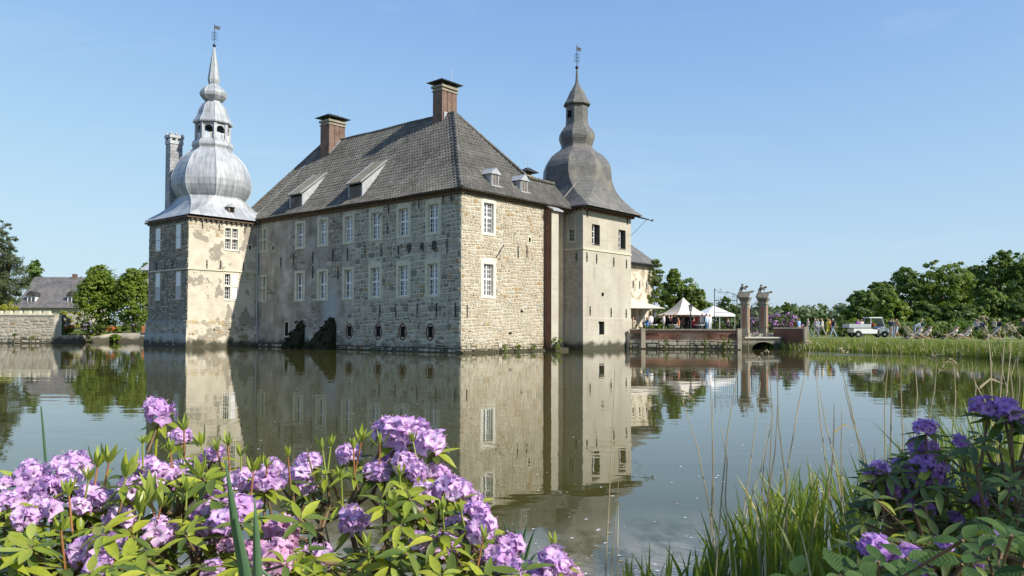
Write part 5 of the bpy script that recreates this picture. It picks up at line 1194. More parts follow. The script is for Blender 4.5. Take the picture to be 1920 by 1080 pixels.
def pose(kind):
    J = dict(pelvis=(0, 0, .95), waist=(0, .0, 1.1), chest=(0, .01, 1.30), neck=(0, 0, 1.46), chin=(0, .02, 1.53), head=(0, .02, 1.62), crown=(0, .0, 1.70))
    for s, k in ((-1, 'l'), (1, 'r')):
        J['sh' + k] = (s * .18, 0, 1.40); J['el' + k] = (s * .235, -.01, 1.12); J['wr' + k] = (s * .23, .06, .89); J['ha' + k] = (s * .225, .09, .80)
        J['hi' + k] = (s * .09, 0, .90); J['kn' + k] = (s * .10, .02, .50); J['an' + k] = (s * .10, -.01, .09); J['to' + k] = (s * .11, .14, .04)
    Up = ['waist', 'chest', 'neck', 'chin', 'head', 'crown', 'shl', 'shr', 'ell', 'elr', 'wrl', 'wrr', 'hal', 'har']
    if kind.startswith('walk'):
        q = 1 if kind == 'walk' else -1
        for k, s in (('l', q), ('r', -q)):
            J['kn' + k] = rotx(J['kn' + k], (0, .9), .42 * s); c = J['kn' + k]; J['an' + k] = (J['an' + k][0], c[1] + (.10 * s if s > 0 else -.22), .09 + (.0 if s > 0 else .05)); J['to' + k] = (J['to' + k][0], J['an' + k][1] + .15, .05)
            for j in ('el', 'wr', 'ha'): J[j + k] = rotx(J[j + k], (0, 1.4), -.38 * s)
    if kind == 'hold':
        for k, s in (('l', -1), ('r', 1)): J['el' + k] = (s * .22, .03, 1.14); J['wr' + k] = (s * .12, .24, 1.12); J['ha' + k] = (s * .06, .30, 1.14)
    if kind == 'bend':
        for j in Up: J[j] = rotx(J[j], (0, .95), -.95)
        for k, s in (('l', -1), ('r', 1)): J['el' + k] = (s * .2, .46, .95); J['wr' + k] = (s * .15, .56, .76); J['ha' + k] = (s * .13, .6, .68)
    if kind in ('sit', 'drive', 'recline'):
        dz = -.47
        for j in list(J): J[j] = (J[j][0], J[j][1], J[j][2] + dz)
        for k, s in (('l', -1), ('r', 1)):
            J['hi' + k] = (s * .09, .02, .46); J['kn' + k] = (s * .12, .44, .50); J['an' + k] = (s * .12, .46, .09); J['to' + k] = (s * .12, .60, .04)
            J['el' + k] = (s * .23, .06, .70); J['wr' + k] = (s * .15, .28, .62); J['ha' + k] = (s * .11, .35, .62)
        if kind == 'drive':
            for k, s in (('l', -1), ('r', 1)): J['el' + k] = (s * .22, .18, .72); J['wr' + k] = (s * .15, .40, .82); J['ha' + k] = (s * .13, .46, .84)
        if kind == 'recline':
            for j in Up: J[j] = rotx(J[j], (0, .48), .62)
            for k, s in (('l', -1), ('r', 1)):
                J['hi' + k] = (s * .09, .02, .42); J['kn' + k] = (s * .13, .46, .52); J['an' + k] = (s * .12, .72, .14); J['to' + k] = (s * .12, .86, .2)
                J['el' + k] = (s * .26, -.06, .62); J['wr' + k] = (s * .2, .16, .60); J['ha' + k] = (s * .16, .24, .58)
            for j in J: J[j] = (J[j][0], J[j][1], J[j][2] - .10)
    return J
E_ = [('pelvis', 'waist'), ('waist', 'chest'), ('chest', 'neck'), ('neck', 'chin'), ('chin', 'head'), ('head', 'crown')] + [(a + k, b + k) for k in 'lr' for a, b in (('sh', 'el'), ('el', 'wr'), ('wr', 'ha'), ('hi', 'kn'), ('kn', 'an'), ('an', 'to'))] + [('chest', 'shl'), ('chest', 'shr'), ('pelvis', 'hil'), ('pelvis', 'hir')]
RAD = dict(pelvis=(.15, .11), waist=(.135, .105), chest=(.165, .115), neck=.055, chin=(.062, .075), head=(.085, .105), crown=(.06, .07))
for k in 'lr': RAD.update({'sh' + k: .068, 'el' + k: .045, 'wr' + k: .032, 'ha' + k: .036, 'hi' + k: .095, 'kn' + k: .062, 'an' + k: .042, 'to' + k: .038})
CLS = dict(pelvis=2, waist=1, chest=1, neck=0, chin=0, head=0, crown=3, sh=1, el=1, wr=0, ha=0, hi=2, kn=2, an=2, to=4)
BODY = {}
def body(kind, sleeves=True, skirt=False, shorts=False):
    key = (kind, sleeves, skirt, shorts)
    if key in BODY: return BODY[key]
    J = pose(kind); R2 = dict(RAD)
    me = skin_mesh('person', J, E_, R2); P = np.array([p.center for p in me.polygons]); ks = list(J); JP = np.array([J[k] for k in ks]); mi = []
    segs = []
    for a, b in E_: segs.append((np.array(J[a]), np.array(J[b]), a, b))
    hd = np.array(J['head'])
    for p in P:
        best = None
        for a, b, na, nb in segs:
            d = b - a; t = max(0, min(1, (p - a) @ d / (d @ d))); q = np.linalg.norm(p - a - d * t) - (.06 if na in ('chest', 'waist', 'pelvis') else 0)
            if best is None or q < best[0]: best = (q, na if t < .5 else nb, t, na, nb)
        j = best[1]; base = j[:-1] if j[:-1] in CLS and j not in CLS else j; c = CLS[base]
        if best[3][:2] == 'el' and sleeves and best[2] < .9: c = 1
        if best[3][:2] == 'el' and not sleeves: c = 0
        if best[3][:2] == 'sh': c = 1 if sleeves or best[2] < .55 else 0
        if best[3] == 'pelvis' and best[4] == 'waist': c = 1 if best[2] > .4 else 2
        if best[3] == 'kn' + best[3][-1] and shorts: c = 0
        if best[3] in ('head', 'chin') and (p[1] < hd[1] - .01 or p[2] > hd[2] + .045) and p[2] > hd[2] - .07: c = 3
        mi.append(c)
    me.polygons.foreach_set('material_index', mi)
    for _ in range(5): me.materials.append(None)
    BODY[key] = me; return me
PM = {}
def cloth(c):
    if c not in PM: PM[c] = simple('cloth_%d' % len(PM), c, .85, .12, 5, .15)
    return PM[c]
SKIN = simple('skin', (.50, .30, .21), .55, .08, 6, .3); HAIR = {'dark': simple('dark_hair', (.03, .022, .016), .6, .2), 'grey': simple('grey_hair', (.42, .40, .37), .6, .15), 'blond': simple('blond_hair', (.36, .25, .12), .6, .15), 'brown': simple('brown_hair', (.10, .06, .035), .6, .2)}
SHOE = simple('shoe_leather', (.05, .045, .04), .6, .2)
def person(loc, kind, face, shirt, legs, hair, label, group=None, scale=1., **k):
    o = link('person', body(kind, **k)); o.location = loc; o.rotation_euler = (0, 0, face); o.scale = (scale,) * 3
    for i, mt in enumerate((SKIN, cloth(shirt), cloth(legs), HAIR[hair], SHOE)):
        o.material_slots[i].link = 'OBJECT'; o.material_slots[i].material = mt
    return tag(o, label, 'person', group)
def hat(loc, r=.2, c=(.6, .55, .42), label='straw hat', h=.12):
    m = MB(); m.lathe([(r, 0), (r, .015), (r * .52, .03), (r * .48, h), (r * .3, h + .03)], (0, 0, 0), 12); o = m.build('hat', cloth(c)); o.location = loc; return tag(o, label, 'hat')
def feet(px, D, z=.95): p = at(px, 614, D); return (p[0], D, z)
RT_, LT_, CAMF, AWAY = R_(-90), R_(90), R_(180), 0.
WHT, CRM, BLK, NVY, JEAN, KHA, GRY = (.72, .72, .70), (.55, .50, .40), (.02, .02, .024), (.025, .035, .08), (.12, .17, .28), (.36, .31, .23), (.25, .25, .26)
G1 = 'people walking along the path'
person(feet(1498, 69), 'walk', R_(35), (.22, .36, .66), (.50, .42, .30), 'brown', 'person in light blue shirt and khaki trousers nearest the brick wall', G1)
person(feet(1515, 70.5), 'walk2', LT_, (.42, .42, .40), (.25, .32, .45), 'grey', 'grey haired person in grey top and pale jeans, second of the walkers', G1, sleeves=False)
person(feet(1529, 70), 'walk', LT_, (.55, .52, .48), (.28, .27, .25), 'grey', 'person in pale top and grey trousers, third of the walkers', G1)
person(feet(1533.5, 72), 'hold', R_(100), (.45, .58, .72), (.2, .22, .28), 'blond', 'person in pale blue top behind the third walker', G1)
person(feet(1541.5, 70), 'walk2', LT_, (.72, .66, .55), (.36, .34, .32), 'blond', 'person in cream jacket walking beside the yellow dress', G1)
person(feet(1553, 70), 'walk', LT_, (.70, .58, .07), (.70, .58, .07), 'blond', 'person in bright yellow dress among the walkers', G1, sleeves=False, shorts=True)
person(feet(1556.5, 71.6), 'walk2', LT_, (.55, .12, .05), (.1, .08, .08), 'dark', 'person in orange red top half hidden by the yellow dress', G1)
person(feet(1562, 69.8), 'walk', LT_, NVY, (.36, .44, .58), 'grey', 'white haired person in navy vest and light jeans at the end of the walkers', G1, sleeves=False)
G2 = 'people standing behind the truck'
person(feet(1609, 74), 'hold', CAMF, (.26, .04, .34), BLK, 'dark', 'person in purple top behind the truck bed', G2)
person(feet(1615.5, 74), 'hold', CAMF, (.62, .55, .55), GRY, 'brown', 'person in pale pink top behind the truck bed', G2)
person(feet(1652, 73), 'stand', R_(150), (.5, .42, .36), GRY, 'brown', 'person in beige top standing behind the truck windscreen', G2)
person(feet(1670, 70), 'hold', R_(-60), (.06, .07, .09), (.40, .36, .30), 'dark', 'person in dark jacket and light trousers right of the truck', G2)
person(feet(1675, 70.5), 'stand', R_(100), (.33, .38, .45), (.22, .30, .42), 'brown', 'person in grey blue shirt next to the dark jacket right of the truck', G2)
person(feet(1681.5, 70), 'walk', R_(110), (.52, .33, .2), (.45, .5, .58), 'blond', 'person in tan top and pale shorts right of the truck', G2, shorts=True)
G3 = 'people in the flower border'
person(feet(1831, 68), 'hold', R_(150), (.45, .48, .58), NVY, 'brown', 'person in pale blue checked top left of the group in the border', G3)
person(feet(1846, 68), 'bend', R_(100), (.03, .04, .12), KHA, 'grey', 'grey haired person in navy polo leaning over the border', G3, scale=1.12)
person(feet(1865, 68), 'hold', R_(100), (.42, .40, .28), BLK, 'blond', 'person in olive beige top between two dark polos', G3)
person(feet(1874, 67), 'stand', R_(95), (.025, .03, .04), (.50, .44, .34), 'grey', 'grey haired person in black polo and beige trousers at the right of the group', G3)
person(feet(1729, 69), 'hold', R_(-100), (.04, .12, .12), KHA, 'grey', 'grey haired person in dark teal shirt behind the deck chairs', G3)
person(feet(1714, 66.5), 'bend', R_(-95), (.42, .46, .55), (.3, .32, .38), 'brown', 'person in grey blue shirt bending over the left deck chairs', G3)
person(feet(1918, 64), 'stand', R_(120), (.12, .1, .08), GRY, 'brown', 'person in dark brown top cut by the right picture edge', G3)

# ---- utility truck
def truck():
    p = feet(1626, 71); t = root('utility_truck', p, 'white open utility truck with flat bed and canopy on the lawn path', 'truck', R_(3))
    wm = simple('truck_white', (.72, .73, .73), .35, .04, 3, .5); gy = simple('truck_grey', (.45, .47, .49), .4, .06, 3, .5)
    pr2 = lambda a, b, q: (a, q, b)
    m = MB(); out = [(-1.55, .62), (-1.52, .82), (-.1, .84), (.35, .72), (.6, .72), (.75, .80), (1.1, 1.02), (1.72, .84), (1.8, .62), (1.74, .44), (1.62, .42)] + [(1.3 + .34 * math.cos(a), .30 + .34 * math.sin(a)) for a in np.linspace(.4, math.pi - .4, 7)] + [(.9, .36), (-.75, .36)] + [(-1.15 + .34 * math.cos(a), .30 + .34 * math.sin(a)) for a in np.linspace(.4, math.pi - .4, 7)] + [(-1.52, .45)]
    m.prism(out, pr2, -.62, .62); m.build('body', wm, t, off=(0, 0, 0))
    m = MB(); m.box(-2.0, .02, -.68, .68, .88, .95)
    for (a, b, c, d) in ((-2.0, .02, -.68, -.64), (-2.0, .02, .64, .68), (-2.0, -1.96, -.64, .64), (-.02, .02, -.64, .64)): m.box(a, b, c, d, .95, 1.22)
    m.build('cargo_bed', gy, t, off=(0, 0, 0))
    m = MB(); m.prism([(-.12, 1.76), (-.1, 1.84), (1.0, 1.86), (1.14, 1.80), (1.12, 1.75)], pr2, -.62, .62); m.build('canopy', wm, t, off=(0, 0, 0))
    m = MB()
    for y in (-.58, .58): m.bar((.02, y, .9), (.05, y, 1.77), .06); m.bar((1.38, y, .9), (1.06, y, 1.77), .05)
    m.build('canopy_post', gy, t, off=(0, 0, 0))
    m = MB(); m.prism([(1.40, .92), (1.42, .92), (1.10, 1.74), (1.08, 1.74)], pr2, -.55, .55); m.build('windscreen', simple('screen_glass', (.25, .32, .36), .1, .05, 2, .8), t, off=(0, 0, 0))
    m = MB(); m.box(.12, .6, -.5, .5, .72, .86); m.box(.06, .16, -.5, .5, .86, 1.3); m.build('seat', M['iron'], t, off=(0, 0, 0))
    m = MB(); m.tube([(1.0, -.25, .85), (.82, -.25, 1.12)], .02, 6); n = 14; m.tube([(.82 + .1 * math.sin(a), -.25 + .17 * math.cos(a), 1.12 + .13 * math.sin(a)) for a in np.linspace(0, 2 * math.pi, n)], .018, 5, cap=False); m.build('steering_wheel', M['iron'], t, off=(0, 0, 0))
    for y in (-.42, .42): m = MB(); m.ball((1.70, y, .78), .09, 0, 10); m.build('headlight', simple('lamp_lens', (.6, .6, .58), .2, .05), t, off=(0, 0, 0))
    for x in (-1.15, 1.3):
        for y in (-.60, .60):
            m = MB(); n = 18; pr_ = [(.12, -.09), (.26, -.095), (.29, -.06), (.29, .06), (.26, .095), (.12, .09)]
            vs = [(x + rr * math.cos(2 * math.pi * k / n), y + d, .29 + rr * math.sin(2 * math.pi * k / n)) for rr, d in pr_ for k in range(n)]
            m.add(vs, [(i * n + k, i * n + (k + 1) % n, (i + 1) * n + (k + 1) % n, (i + 1) * n + k) for i in range(5) for k in range(n)]); wh = m.build('wheel', simple('tyre', (.018, .018, .018), .8, .2), t, off=(0, 0, 0))
            m = MB(); m.add([(x + .125 * math.cos(2 * math.pi * k / n), y + d, .29 + .125 * math.sin(2 * math.pi * k / n)) for d in (-.07, .07) for k in range(n)], [tuple(range(n)), tuple(range(n, 2 * n))]); m.ball((x, y - .06, .29), .05); m.build('rim', gy, wh, off=(0, 0, 0))
    m = MB(); m.prism([(.6, .30), (.66, .75), (.8, .75), (.8, .30)], pr2, -.625, -.60); m.build('door_opening', M['iron'], t, off=(0, 0, 0))
    return p
tp_ = truck()
person((tp_[0] + .22, tp_[1] - .28, tp_[2] + .36), 'drive', RT_, (.35, .03, .04), NVY, 'dark', 'driver in red top at the wheel of the utility truck', 'people riding in the truck')
person((tp_[0] + .18, tp_[1] + .28, tp_[2] + .38), 'sit', RT_, (.05, .05, .06), GRY, 'brown', 'passenger in black on the far seat of the utility truck', 'people riding in the truck')

# ---- deck chairs
def deck_chair(px, D, rz, c, label):
    p = feet(px, D, .93); t = root('deck_chair', p, label, 'deck chair', rz, 'deck chairs on the lawn')
    wd = simple('beech_wood', (.50, .36, .22), .6, .15, 4, .3) if 'beech' not in M else M['beech']; M['beech'] = wd
    for y in (-.29, .29):
        m = MB(); m.bar((y, .62, .0), (y, -.52, 1.02), .045, .045); m.build('frame_rail', wd, t, off=(0, 0, 0))
        m = MB(); m.bar((y * .9, -.62, .0), (y * .9, .62, .44), .045, .045); m.build('frame_rail', wd, t, off=(0, 0, 0))
        m = MB(); m.bar((y * .95, -.25, .78), (y * .95, -.55, .02), .035, .035); m.build('prop', wd, t, off=(0, 0, 0))
    m = MB()
    for (y, z) in ((-.5, 1.0), (.6, .43), (.58, .04), (-.58, .04)): m.bar((-.3, y, z), (.3, y, z), .035)
    m.build('cross_bar', wd, t, off=(0, 0, 0))
    m = MB(); n = 8; q = [(-.5, 1.0), (-.32, .70), (-.14, .44), (.02, .30), (.2, .28), (.4, .34), (.6, .43)]
    m.add([(s * .27, y, z) for y, z in q for s in (-1, 1)] + [(s * .27, y, z + .012) for y, z in q for s in (-1, 1)], [(2 * i, 2 * i + 1, 2 * i + 3, 2 * i + 2) for i in range(6)] + [(14 + 2 * i, 15 + 2 * i, 17 + 2 * i, 16 + 2 * i) for i in range(6)]); m.build('sling', cloth(c), t, off=(0, 0, 0))
    return t, p
for i, (px, D, rz, c, sh, lg, hr, lab) in enumerate([(1707, 62.5, R_(-80), (.7, .68, .62), None, None, None, 'empty white deck chair at the left end of the row'), (1716, 61, R_(82), (.55, .55, .6), (.6, .6, .62), (.5, .5, .52), 'brown', 'second deck chair from the left under the bending person'), (1733, 61, R_(84), (.3, .3, .36), (.66, .62, .60), (.5, .45, .42), 'blond', 'grey deck chair third from the left with a person in pale clothes'),
        (1782, 59.5, R_(82), (.5, .3, .22), (.68, .70, .72), (.34, .3, .24), 'grey', 'reddish deck chair near the middle with a person in white'), (1808, 59.5, R_(84), (.6, .5, .36), (.5, .52, .56), (.62, .64, .68), 'brown', 'beige deck chair right of the middle with a person in pale jeans'), (1860, 58.5, R_(86), (.35, .42, .46), (.04, .045, .05), (.42, .34, .25), 'dark', 'deck chair at the right end with a person in black')]):
    t, p = deck_chair(px, D, rz, c, lab)
    if sh:
        person((p[0] + .18 * math.sin(rz) * 1, p[1] - .0, p[2] + .0), 'recline', rz, sh, lg, hr, 'person lying in the ' + {1: 'second deck chair from the left in pale grey', 2: 'grey deck chair wearing pale clothes', 3: 'reddish deck chair wearing white', 4: 'beige deck chair wearing pale jeans', 5: 'rightmost deck chair wearing black'}[i], 'people resting in deck chairs')

# ---- statues on the pillars
def statue(x, y, z, rz, label, mir=1):
    t = root('gate_statue', (x, y, z), label, 'statue', rz, 'cherub statues on the pillars')
    m = MB(); pr3 = lambda a, b, q: (mir * a, q, b)
    m.prism([(-.42, 0), (.38, 0), (.40, .12), (.48, .36), (.70, .46), (.68, .56), (.45, .52), (.2, .48), (-.1, .46), (-.3, .34), (-.48, .22)], pr3, -.32, .32); m.tube([(mir * .66, -.34, .48), (mir * .66, .34, .48)], .09, 10); m.tube([(mir * -.42, -.34, .13), (mir * -.42, .34, .13)], .12, 10); m.build('scroll_block', M['carved'], t, off=(0, 0, 0))
    J = dict(pelvis=(-.28, 0, .52), waist=(-.24, 0, .68), chest=(-.16, 0, .84), neck=(-.12, 0, .96), head=(-.12, 0, 1.08), crown=(-.12, 0, 1.16), shl=(-.12, -.15, .88), shr=(-.12, .15, .88), ell=(.02, -.22, .74), elr=(.06, .2, .80), hal=(.16, -.18, .64), har=(.2, .14, .90), drap=(.36, .0, .93), hil=(-.26, -.1, .48), hir=(-.26, .1, .48), knl=(-.46, -.14, .34), knr=(-.10, .18, .36), anl=(-.50, -.12, .08), anr=(-.16, .2, .10))
    J = {k: (mir * v[0], v[1], v[2]) for k, v in J.items()}
    Ed = [('pelvis', 'waist'), ('waist', 'chest'), ('chest', 'neck'), ('neck', 'head'), ('head', 'crown'), ('chest', 'shl'), ('chest', 'shr'), ('shl', 'ell'), ('shr', 'elr'), ('ell', 'hal'), ('elr', 'har'), ('har', 'drap'), ('pelvis', 'hil'), ('pelvis', 'hir'), ('hil', 'knl'), ('hir', 'knr'), ('knl', 'anl'), ('knr', 'anr')]
    rd = {k: .07 for k in J}; rd.update(pelvis=.19, waist=.17, chest=.185, neck=.08, head=.15, crown=.10, drap=.10, hal=.08, har=.11, knl=.08, knr=.08, hil=.13, hir=.13, shl=.1, shr=.1, ell=.085, elr=.085)
    me = skin_mesh('figure', J, Ed, rd); me.materials.append(M['carved']); link('figure', me, t); return t
statue(19.50, 65.6, 4.35, R_(-6), 'weathered stone cherub on a scroll leaning right on the left gate pillar')
statue(21.4, 66.6, 4.35, R_(-6), 'weathered stone cherub on a scroll on the right gate pillar')
# wrought iron gate leaf folded back left of the pillars and one between them
def iron_gate(x, y, zb, rz, w_, h, label, scroll=1):
    t = root('iron_gate', (x, y, zb), label, 'gate', rz, 'wrought iron gate leaves')
    m = MB(); m.bar((0, 0, 0), (0, 0, h), .07); m.bar((w_, 0, 0), (w_, 0, h * 1.18), .06); m.bar((0, 0, .15), (w_, 0, .15), .05); m.bar((0, 0, h * .55), (w_, 0, h * .55), .05); m.bar((0, 0, h * .86), (w_, 0, h * .86), .05); m.build('gate_frame', M['iron'], t, off=(0, 0, 0))
    n = int(w_ / .16)
    for k in range(1, n):
        m = MB(); u = k / n; m.bar((w_ * u, 0, .15), (w_ * u, 0, h * (.9 + .12 * math.sin(k * 1.3) ** 2)), .022); m.build('bar', M['iron'], t, off=(0, 0, 0))
    m = MB()
    for k in range(3):
        c = (w_ * (.18 + .28 * k), h * (1.0 + .07 * k)); pts = [(c[0] + (.05 + .02 * a) * math.cos(a), 0, c[1] + (.05 + .02 * a) * math.sin(a)) for a in np.linspace(0, 5.5, 14)]; m.tube(pts, .018, 5)
    m.tube([(0, 0, h), (w_ * .4, 0, h * 1.08), (w_ * .8, 0, h * 1.06), (w_, 0, h * 1.18)], .02, 5); m.build('scrollwork', M['iron'], t, off=(0, 0, 0)); return t
iron_gate(19.0, 65.9, 1.35, R_(158), 1.85, 3.2, 'black wrought iron gate leaf left of the pillars', 1)
iron_gate(20.2, 65.9, 1.05, R_(25), .9, 2.6, 'black wrought iron gate leaf between the two pillars', 1)

# ---- tents, parasol, lamps on the terrace
CAN = simple('beige_canvas', (.62, .57, .50), .85, .06, 1.5, .15); CANW = simple('white_canvas', (.80, .80, .80), .85, .03, 1.5, .15)
def canopy(m, cx, cy, hw, hd, ze, zt, n=8, val=.22, sag=.55):
    q = []
    for j in range(n + 1):
        u = j / n; s = 1 - u; z = ze + (zt - ze) * (u ** (1 / (1 - sag * .45)) if sag else u); q.append((s, z))
    for (s0, z0), (s1, z1) in zip(q, q[1:]):
        for (a, b) in (((-1, -1), (1, -1)), ((1, -1), (1, 1)), ((1, 1), (-1, 1)), ((-1, 1), (-1, -1))):
            m.poly([(cx + a[0] * hw * s0, cy + a[1] * hd * s0, z0), (cx + b[0] * hw * s0, cy + b[1] * hd * s0, z0), (cx + b[0] * hw * s1, cy + b[1] * hd * s1, z1), (cx + a[0] * hw * s1, cy + a[1] * hd * s1, z1)])
    if val:
        for (a, b) in (((-1, -1), (1, -1)), ((1, -1), (1, 1)), ((1, 1), (-1, 1)), ((-1, 1), (-1, -1))): m.poly([(cx + a[0] * hw, cy + a[1] * hd, ze), (cx + b[0] * hw, cy + b[1] * hd, ze), (cx + b[0] * hw, cy + b[1] * hd, ze - val), (cx + a[0] * hw, cy + a[1] * hd, ze - val)])
def tent(name, label, px, D, hw, hd, ptop, peave, mat, val, rz, sag, cat, pole=True, group='tents on the terrace'):
    p = at(px, 614, D); zt = at(px, ptop, D)[2] - 1.3; ze = at(px, peave, D)[2] - 1.3; t = root(name, (p[0], D, 1.3), label, cat, rz, group)
    m = MB(); canopy(m, 0, 0, hw, hd, ze, zt, 8, val, sag); m.build('canopy', mat, t, off=(0, 0, 0))
    if pole == 'corner':
        for a in (-1, 1):
            for b in (-1, 1): m = MB(); m.bar((a * hw * .97, b * hd * .97, 0), (a * hw * .97, b * hd * .97, ze), .06); m.build('leg', M['leadflat'], t, off=(0, 0, 0))
    else: m = MB(); m.tube([(0, 0, 0), (0, 0, zt)], .05, 8); m.build('pole', M['wood'], t, off=(0, 0, 0))
    return t
tent('marquee', 'large beige peaked canvas tent in the middle of the terrace', 1281, 69.5, 1.85, 1.85, 557, 591, CAN, .0, R_(20), 1.0, 'tent')
tent('marquee', 'flat beige parasol canopy against the rendered tower', 1184, 69, 2.3, 2.3, 558, 579, CAN, .0, R_(12), .3, 'tent')
tent('gazebo', 'white pop up gazebo right of the beige tent', 1338, 71, 1.4, 1.4, 573, 590, CANW, .18, R_(14), .0, 'gazebo', 'corner')
tent('marquee', 'grey awning roof low behind the terrace guests at the left', 1212, 73, 2.4, 1.4, 598, 602, simple('grey_canvas', (.42, .45, .48), .8, .06, 2), .1, R_(5), .0, 'awning', 'corner')
def lamp(px, D, ptop, zb, label):
    p = at(px, 614, D); h = at(px, ptop, D)[2] - zb; t = root('street_lamp', (p[0], D, zb), label, 'lamp post', 0, 'lamp posts on the terrace')
    m = MB(); m.lathe([(.12, 0), (.12, .25), (.07, .35), (.05, .5), (.045, h - .75), (.06, h - .7), (.04, h - .62)], (0, 0, 0), 10); m.build('post', M['iron'], t, off=(0, 0, 0))
    m = MB(); m.lathe([(.09, h - .6), (.16, h - .12)], (0, 0, 0), 6); m.build('lantern_glass', simple('lamp_glass', (.30, .32, .34), .15, .05, 2, .6), t, off=(0, 0, 0))
    m = MB(); m.lathe([(.2, h - .12), (.19, h - .08), (.06, h), (.03, h + .06)], (0, 0, 0), 6)
    for k in range(6): a = k * math.pi / 3; m.bar((.09 * math.cos(a), .09 * math.sin(a), h - .6), (.165 * math.cos(a), .165 * math.sin(a), h - .12), .018)
    m.build('lantern_frame', M['iron'], t, off=(0, 0, 0))
lamp(1295, 65.6, 571, 1.3, 'black lamp post in front of the beige tent'); lamp(1228, 70, 583, 1.3, 'lamp post at the left beside the grey awning'); lamp(1458, 78, 582, 1.0, 'lamp post in front of the small tree behind the lilac mound')
# terrace hedge and guests
for i, (px, pt, hw) in enumerate(((1206, 609, 10), (1222, 608, 9), (1238, 608, 9), (1252, 608, 9))):
    shrub('terrace_hedge', ['leafy planter bush nearest the rendered tower on the terrace', 'second planter bush from the tower on the terrace', 'third planter bush from the tower on the terrace', 'fourth planter bush from the tower left of the lamp'][i], px, pt, hw, 66.2 - .15 * i, 1.3, LM['fresh'], 180 + i, 700, .13, None, 'planter bushes on the terrace')
shrub('terrace_hedge', 'dark hedge behind the white gazebo', 1350, 606, 26, 76, 1.3, LM['hedge'], 186, 1500, .16)
G4 = 'guests on the terrace'
tl = [(1187, 'sit', (.6, .5, .4), KHA, 'blond', 'guest in beige nearest the rendered tower'), (1207, 'stand', WHT, JEAN, 'grey', 'guest in white shirt left of the planters'), (1213.5, 'sit', (.06, .2, .5), NVY, 'blond', 'guest in blue shirt beside the white shirts'), (1221, 'stand', (.7, .7, .72), GRY, 'dark', 'guest in white shirt in front of the grey awning'),
      (1245, 'hold', (.55, .5, .52), (.4, .34, .3), 'brown', 'guest in pale pink top left of the beige tent'), (1257, 'sit', BLK, (.12, .12, .3), 'dark', 'seated guest in black with blue trousers at the tent front'), (1266, 'stand', BLK, BLK, 'dark', 'standing guest in black under the left half of the tent'), (1277, 'hold', (.03, .02, .03), BLK, 'blond', 'guest in black with fair hair under the tent peak'),
      (1288, 'stand', BLK, BLK, 'dark', 'guest in black close left of the lamp post'), (1272, 'sit', (.5, .2, .1), GRY, 'brown', 'seated guest in rust top deep under the tent'), (1301, 'sit', (.28, .04, .05), BLK, 'brown', 'seated guest in dark red right of the lamp post'), (1308, 'hold', (.3, .08, .07), GRY, 'brown', 'guest in red brown top under the right half of the tent'), (1316, 'stand', (.5, .45, .42), GRY, 'grey', 'guest in grey top at the right tent pole'), (1325, 'stand', (.45, .58, .75), (.1, .2, .35), 'brown', 'guest in pale blue shirt under the gazebo edge'), (1330.5, 'stand', (.7, .72, .76), (.6, .62, .66), 'blond', 'guest all in white under the gazebo edge'),
      (1250, 'stand', (.04, .04, .05), BLK, 'brown', 'guest in charcoal behind the left tent corner'), (1262, 'hold', (.35, .33, .3), BLK, 'grey', 'grey haired guest in the second row under the tent'), (1283, 'stand', (.5, .48, .46), BLK, 'grey', 'guest in pale top in the second row under the tent'), (1295, 'hold', (.1, .06, .08), BLK, 'dark', 'guest in plum behind the lamp post'), (1365, 'sit', (.05, .05, .06), BLK, 'dark', 'seated guest in black right of the gazebo')]
for i, (px, k, sh, lg, hr, lb) in enumerate(tl):
    D = 67.4 + (.5 * (i % 3)) + (2.2 if i > 14 else 0); person(feet(px, D, 1.3 if k != 'sit' else 1.32), k, random.uniform(-3, 3), sh, lg, hr, lb, G4, 1.0 if k != 'sit' else 1.1)
for i, px in enumerate((1236, 1254, 1259, 1270, 1280, 1291, 1304, 1313, 1320)):
    person(feet(px, 71.2 + .35 * (i % 3), 1.3), ('stand', 'hold')[i % 2], random.uniform(-3, 3), ((.05, .05, .06), (.4, .38, .36), (.16, .05, .05), (.1, .12, .2))[i % 4], BLK, ('dark', 'brown', 'grey')[i % 3], 'guest standing in the back row of the crowd under the tent', 'back row of terrace guests')
for i, (px, lb) in enumerate(((1262, 'round table under the left of the beige tent'), (1312, 'table with white cloth right of the lamp post'), (1225, 'table by the planter bushes'))):
    p = feet(px, 66.9, 1.3); t = root('cafe_table', p, lb, 'table', 0, 'terrace tables'); m = MB(); m.lathe([(.42, .7), (.42, .74)], (0, 0, 0), 16); m.build('table_top', M['white'], t, off=(0, 0, 0)); m = MB(); m.lathe([(.25, 0), (.04, .06), (.035, .7)], (0, 0, 0), 10); m.build('leg', M['iron'], t, off=(0, 0, 0))
# ivy on the wing corner
ic = W(0.15, 25.0, 0); L = [((0, 0, z), (.7 + .35 * math.sin(z * 2) ** 2, .7, .9)) for z in np.linspace(1.6, 7.3, 9)]
V, Q = leaf_cloud(L, 4200, .2, 190, clump=.35, inner=.5); iv = root('ivy', ic, 'green ivy climbing the corner of the pale rubble wing', 'plant'); link('foliage', fast_mesh('foliage', V, Q, LM['ivy']), iv); m = MB(); m.tube([(0, 0, 0), (.1, .05, 3), (0, 0, 7)], [.08, .06, .03], 6); m.build('stem', M['bark'], iv, off=(0, 0, 0))
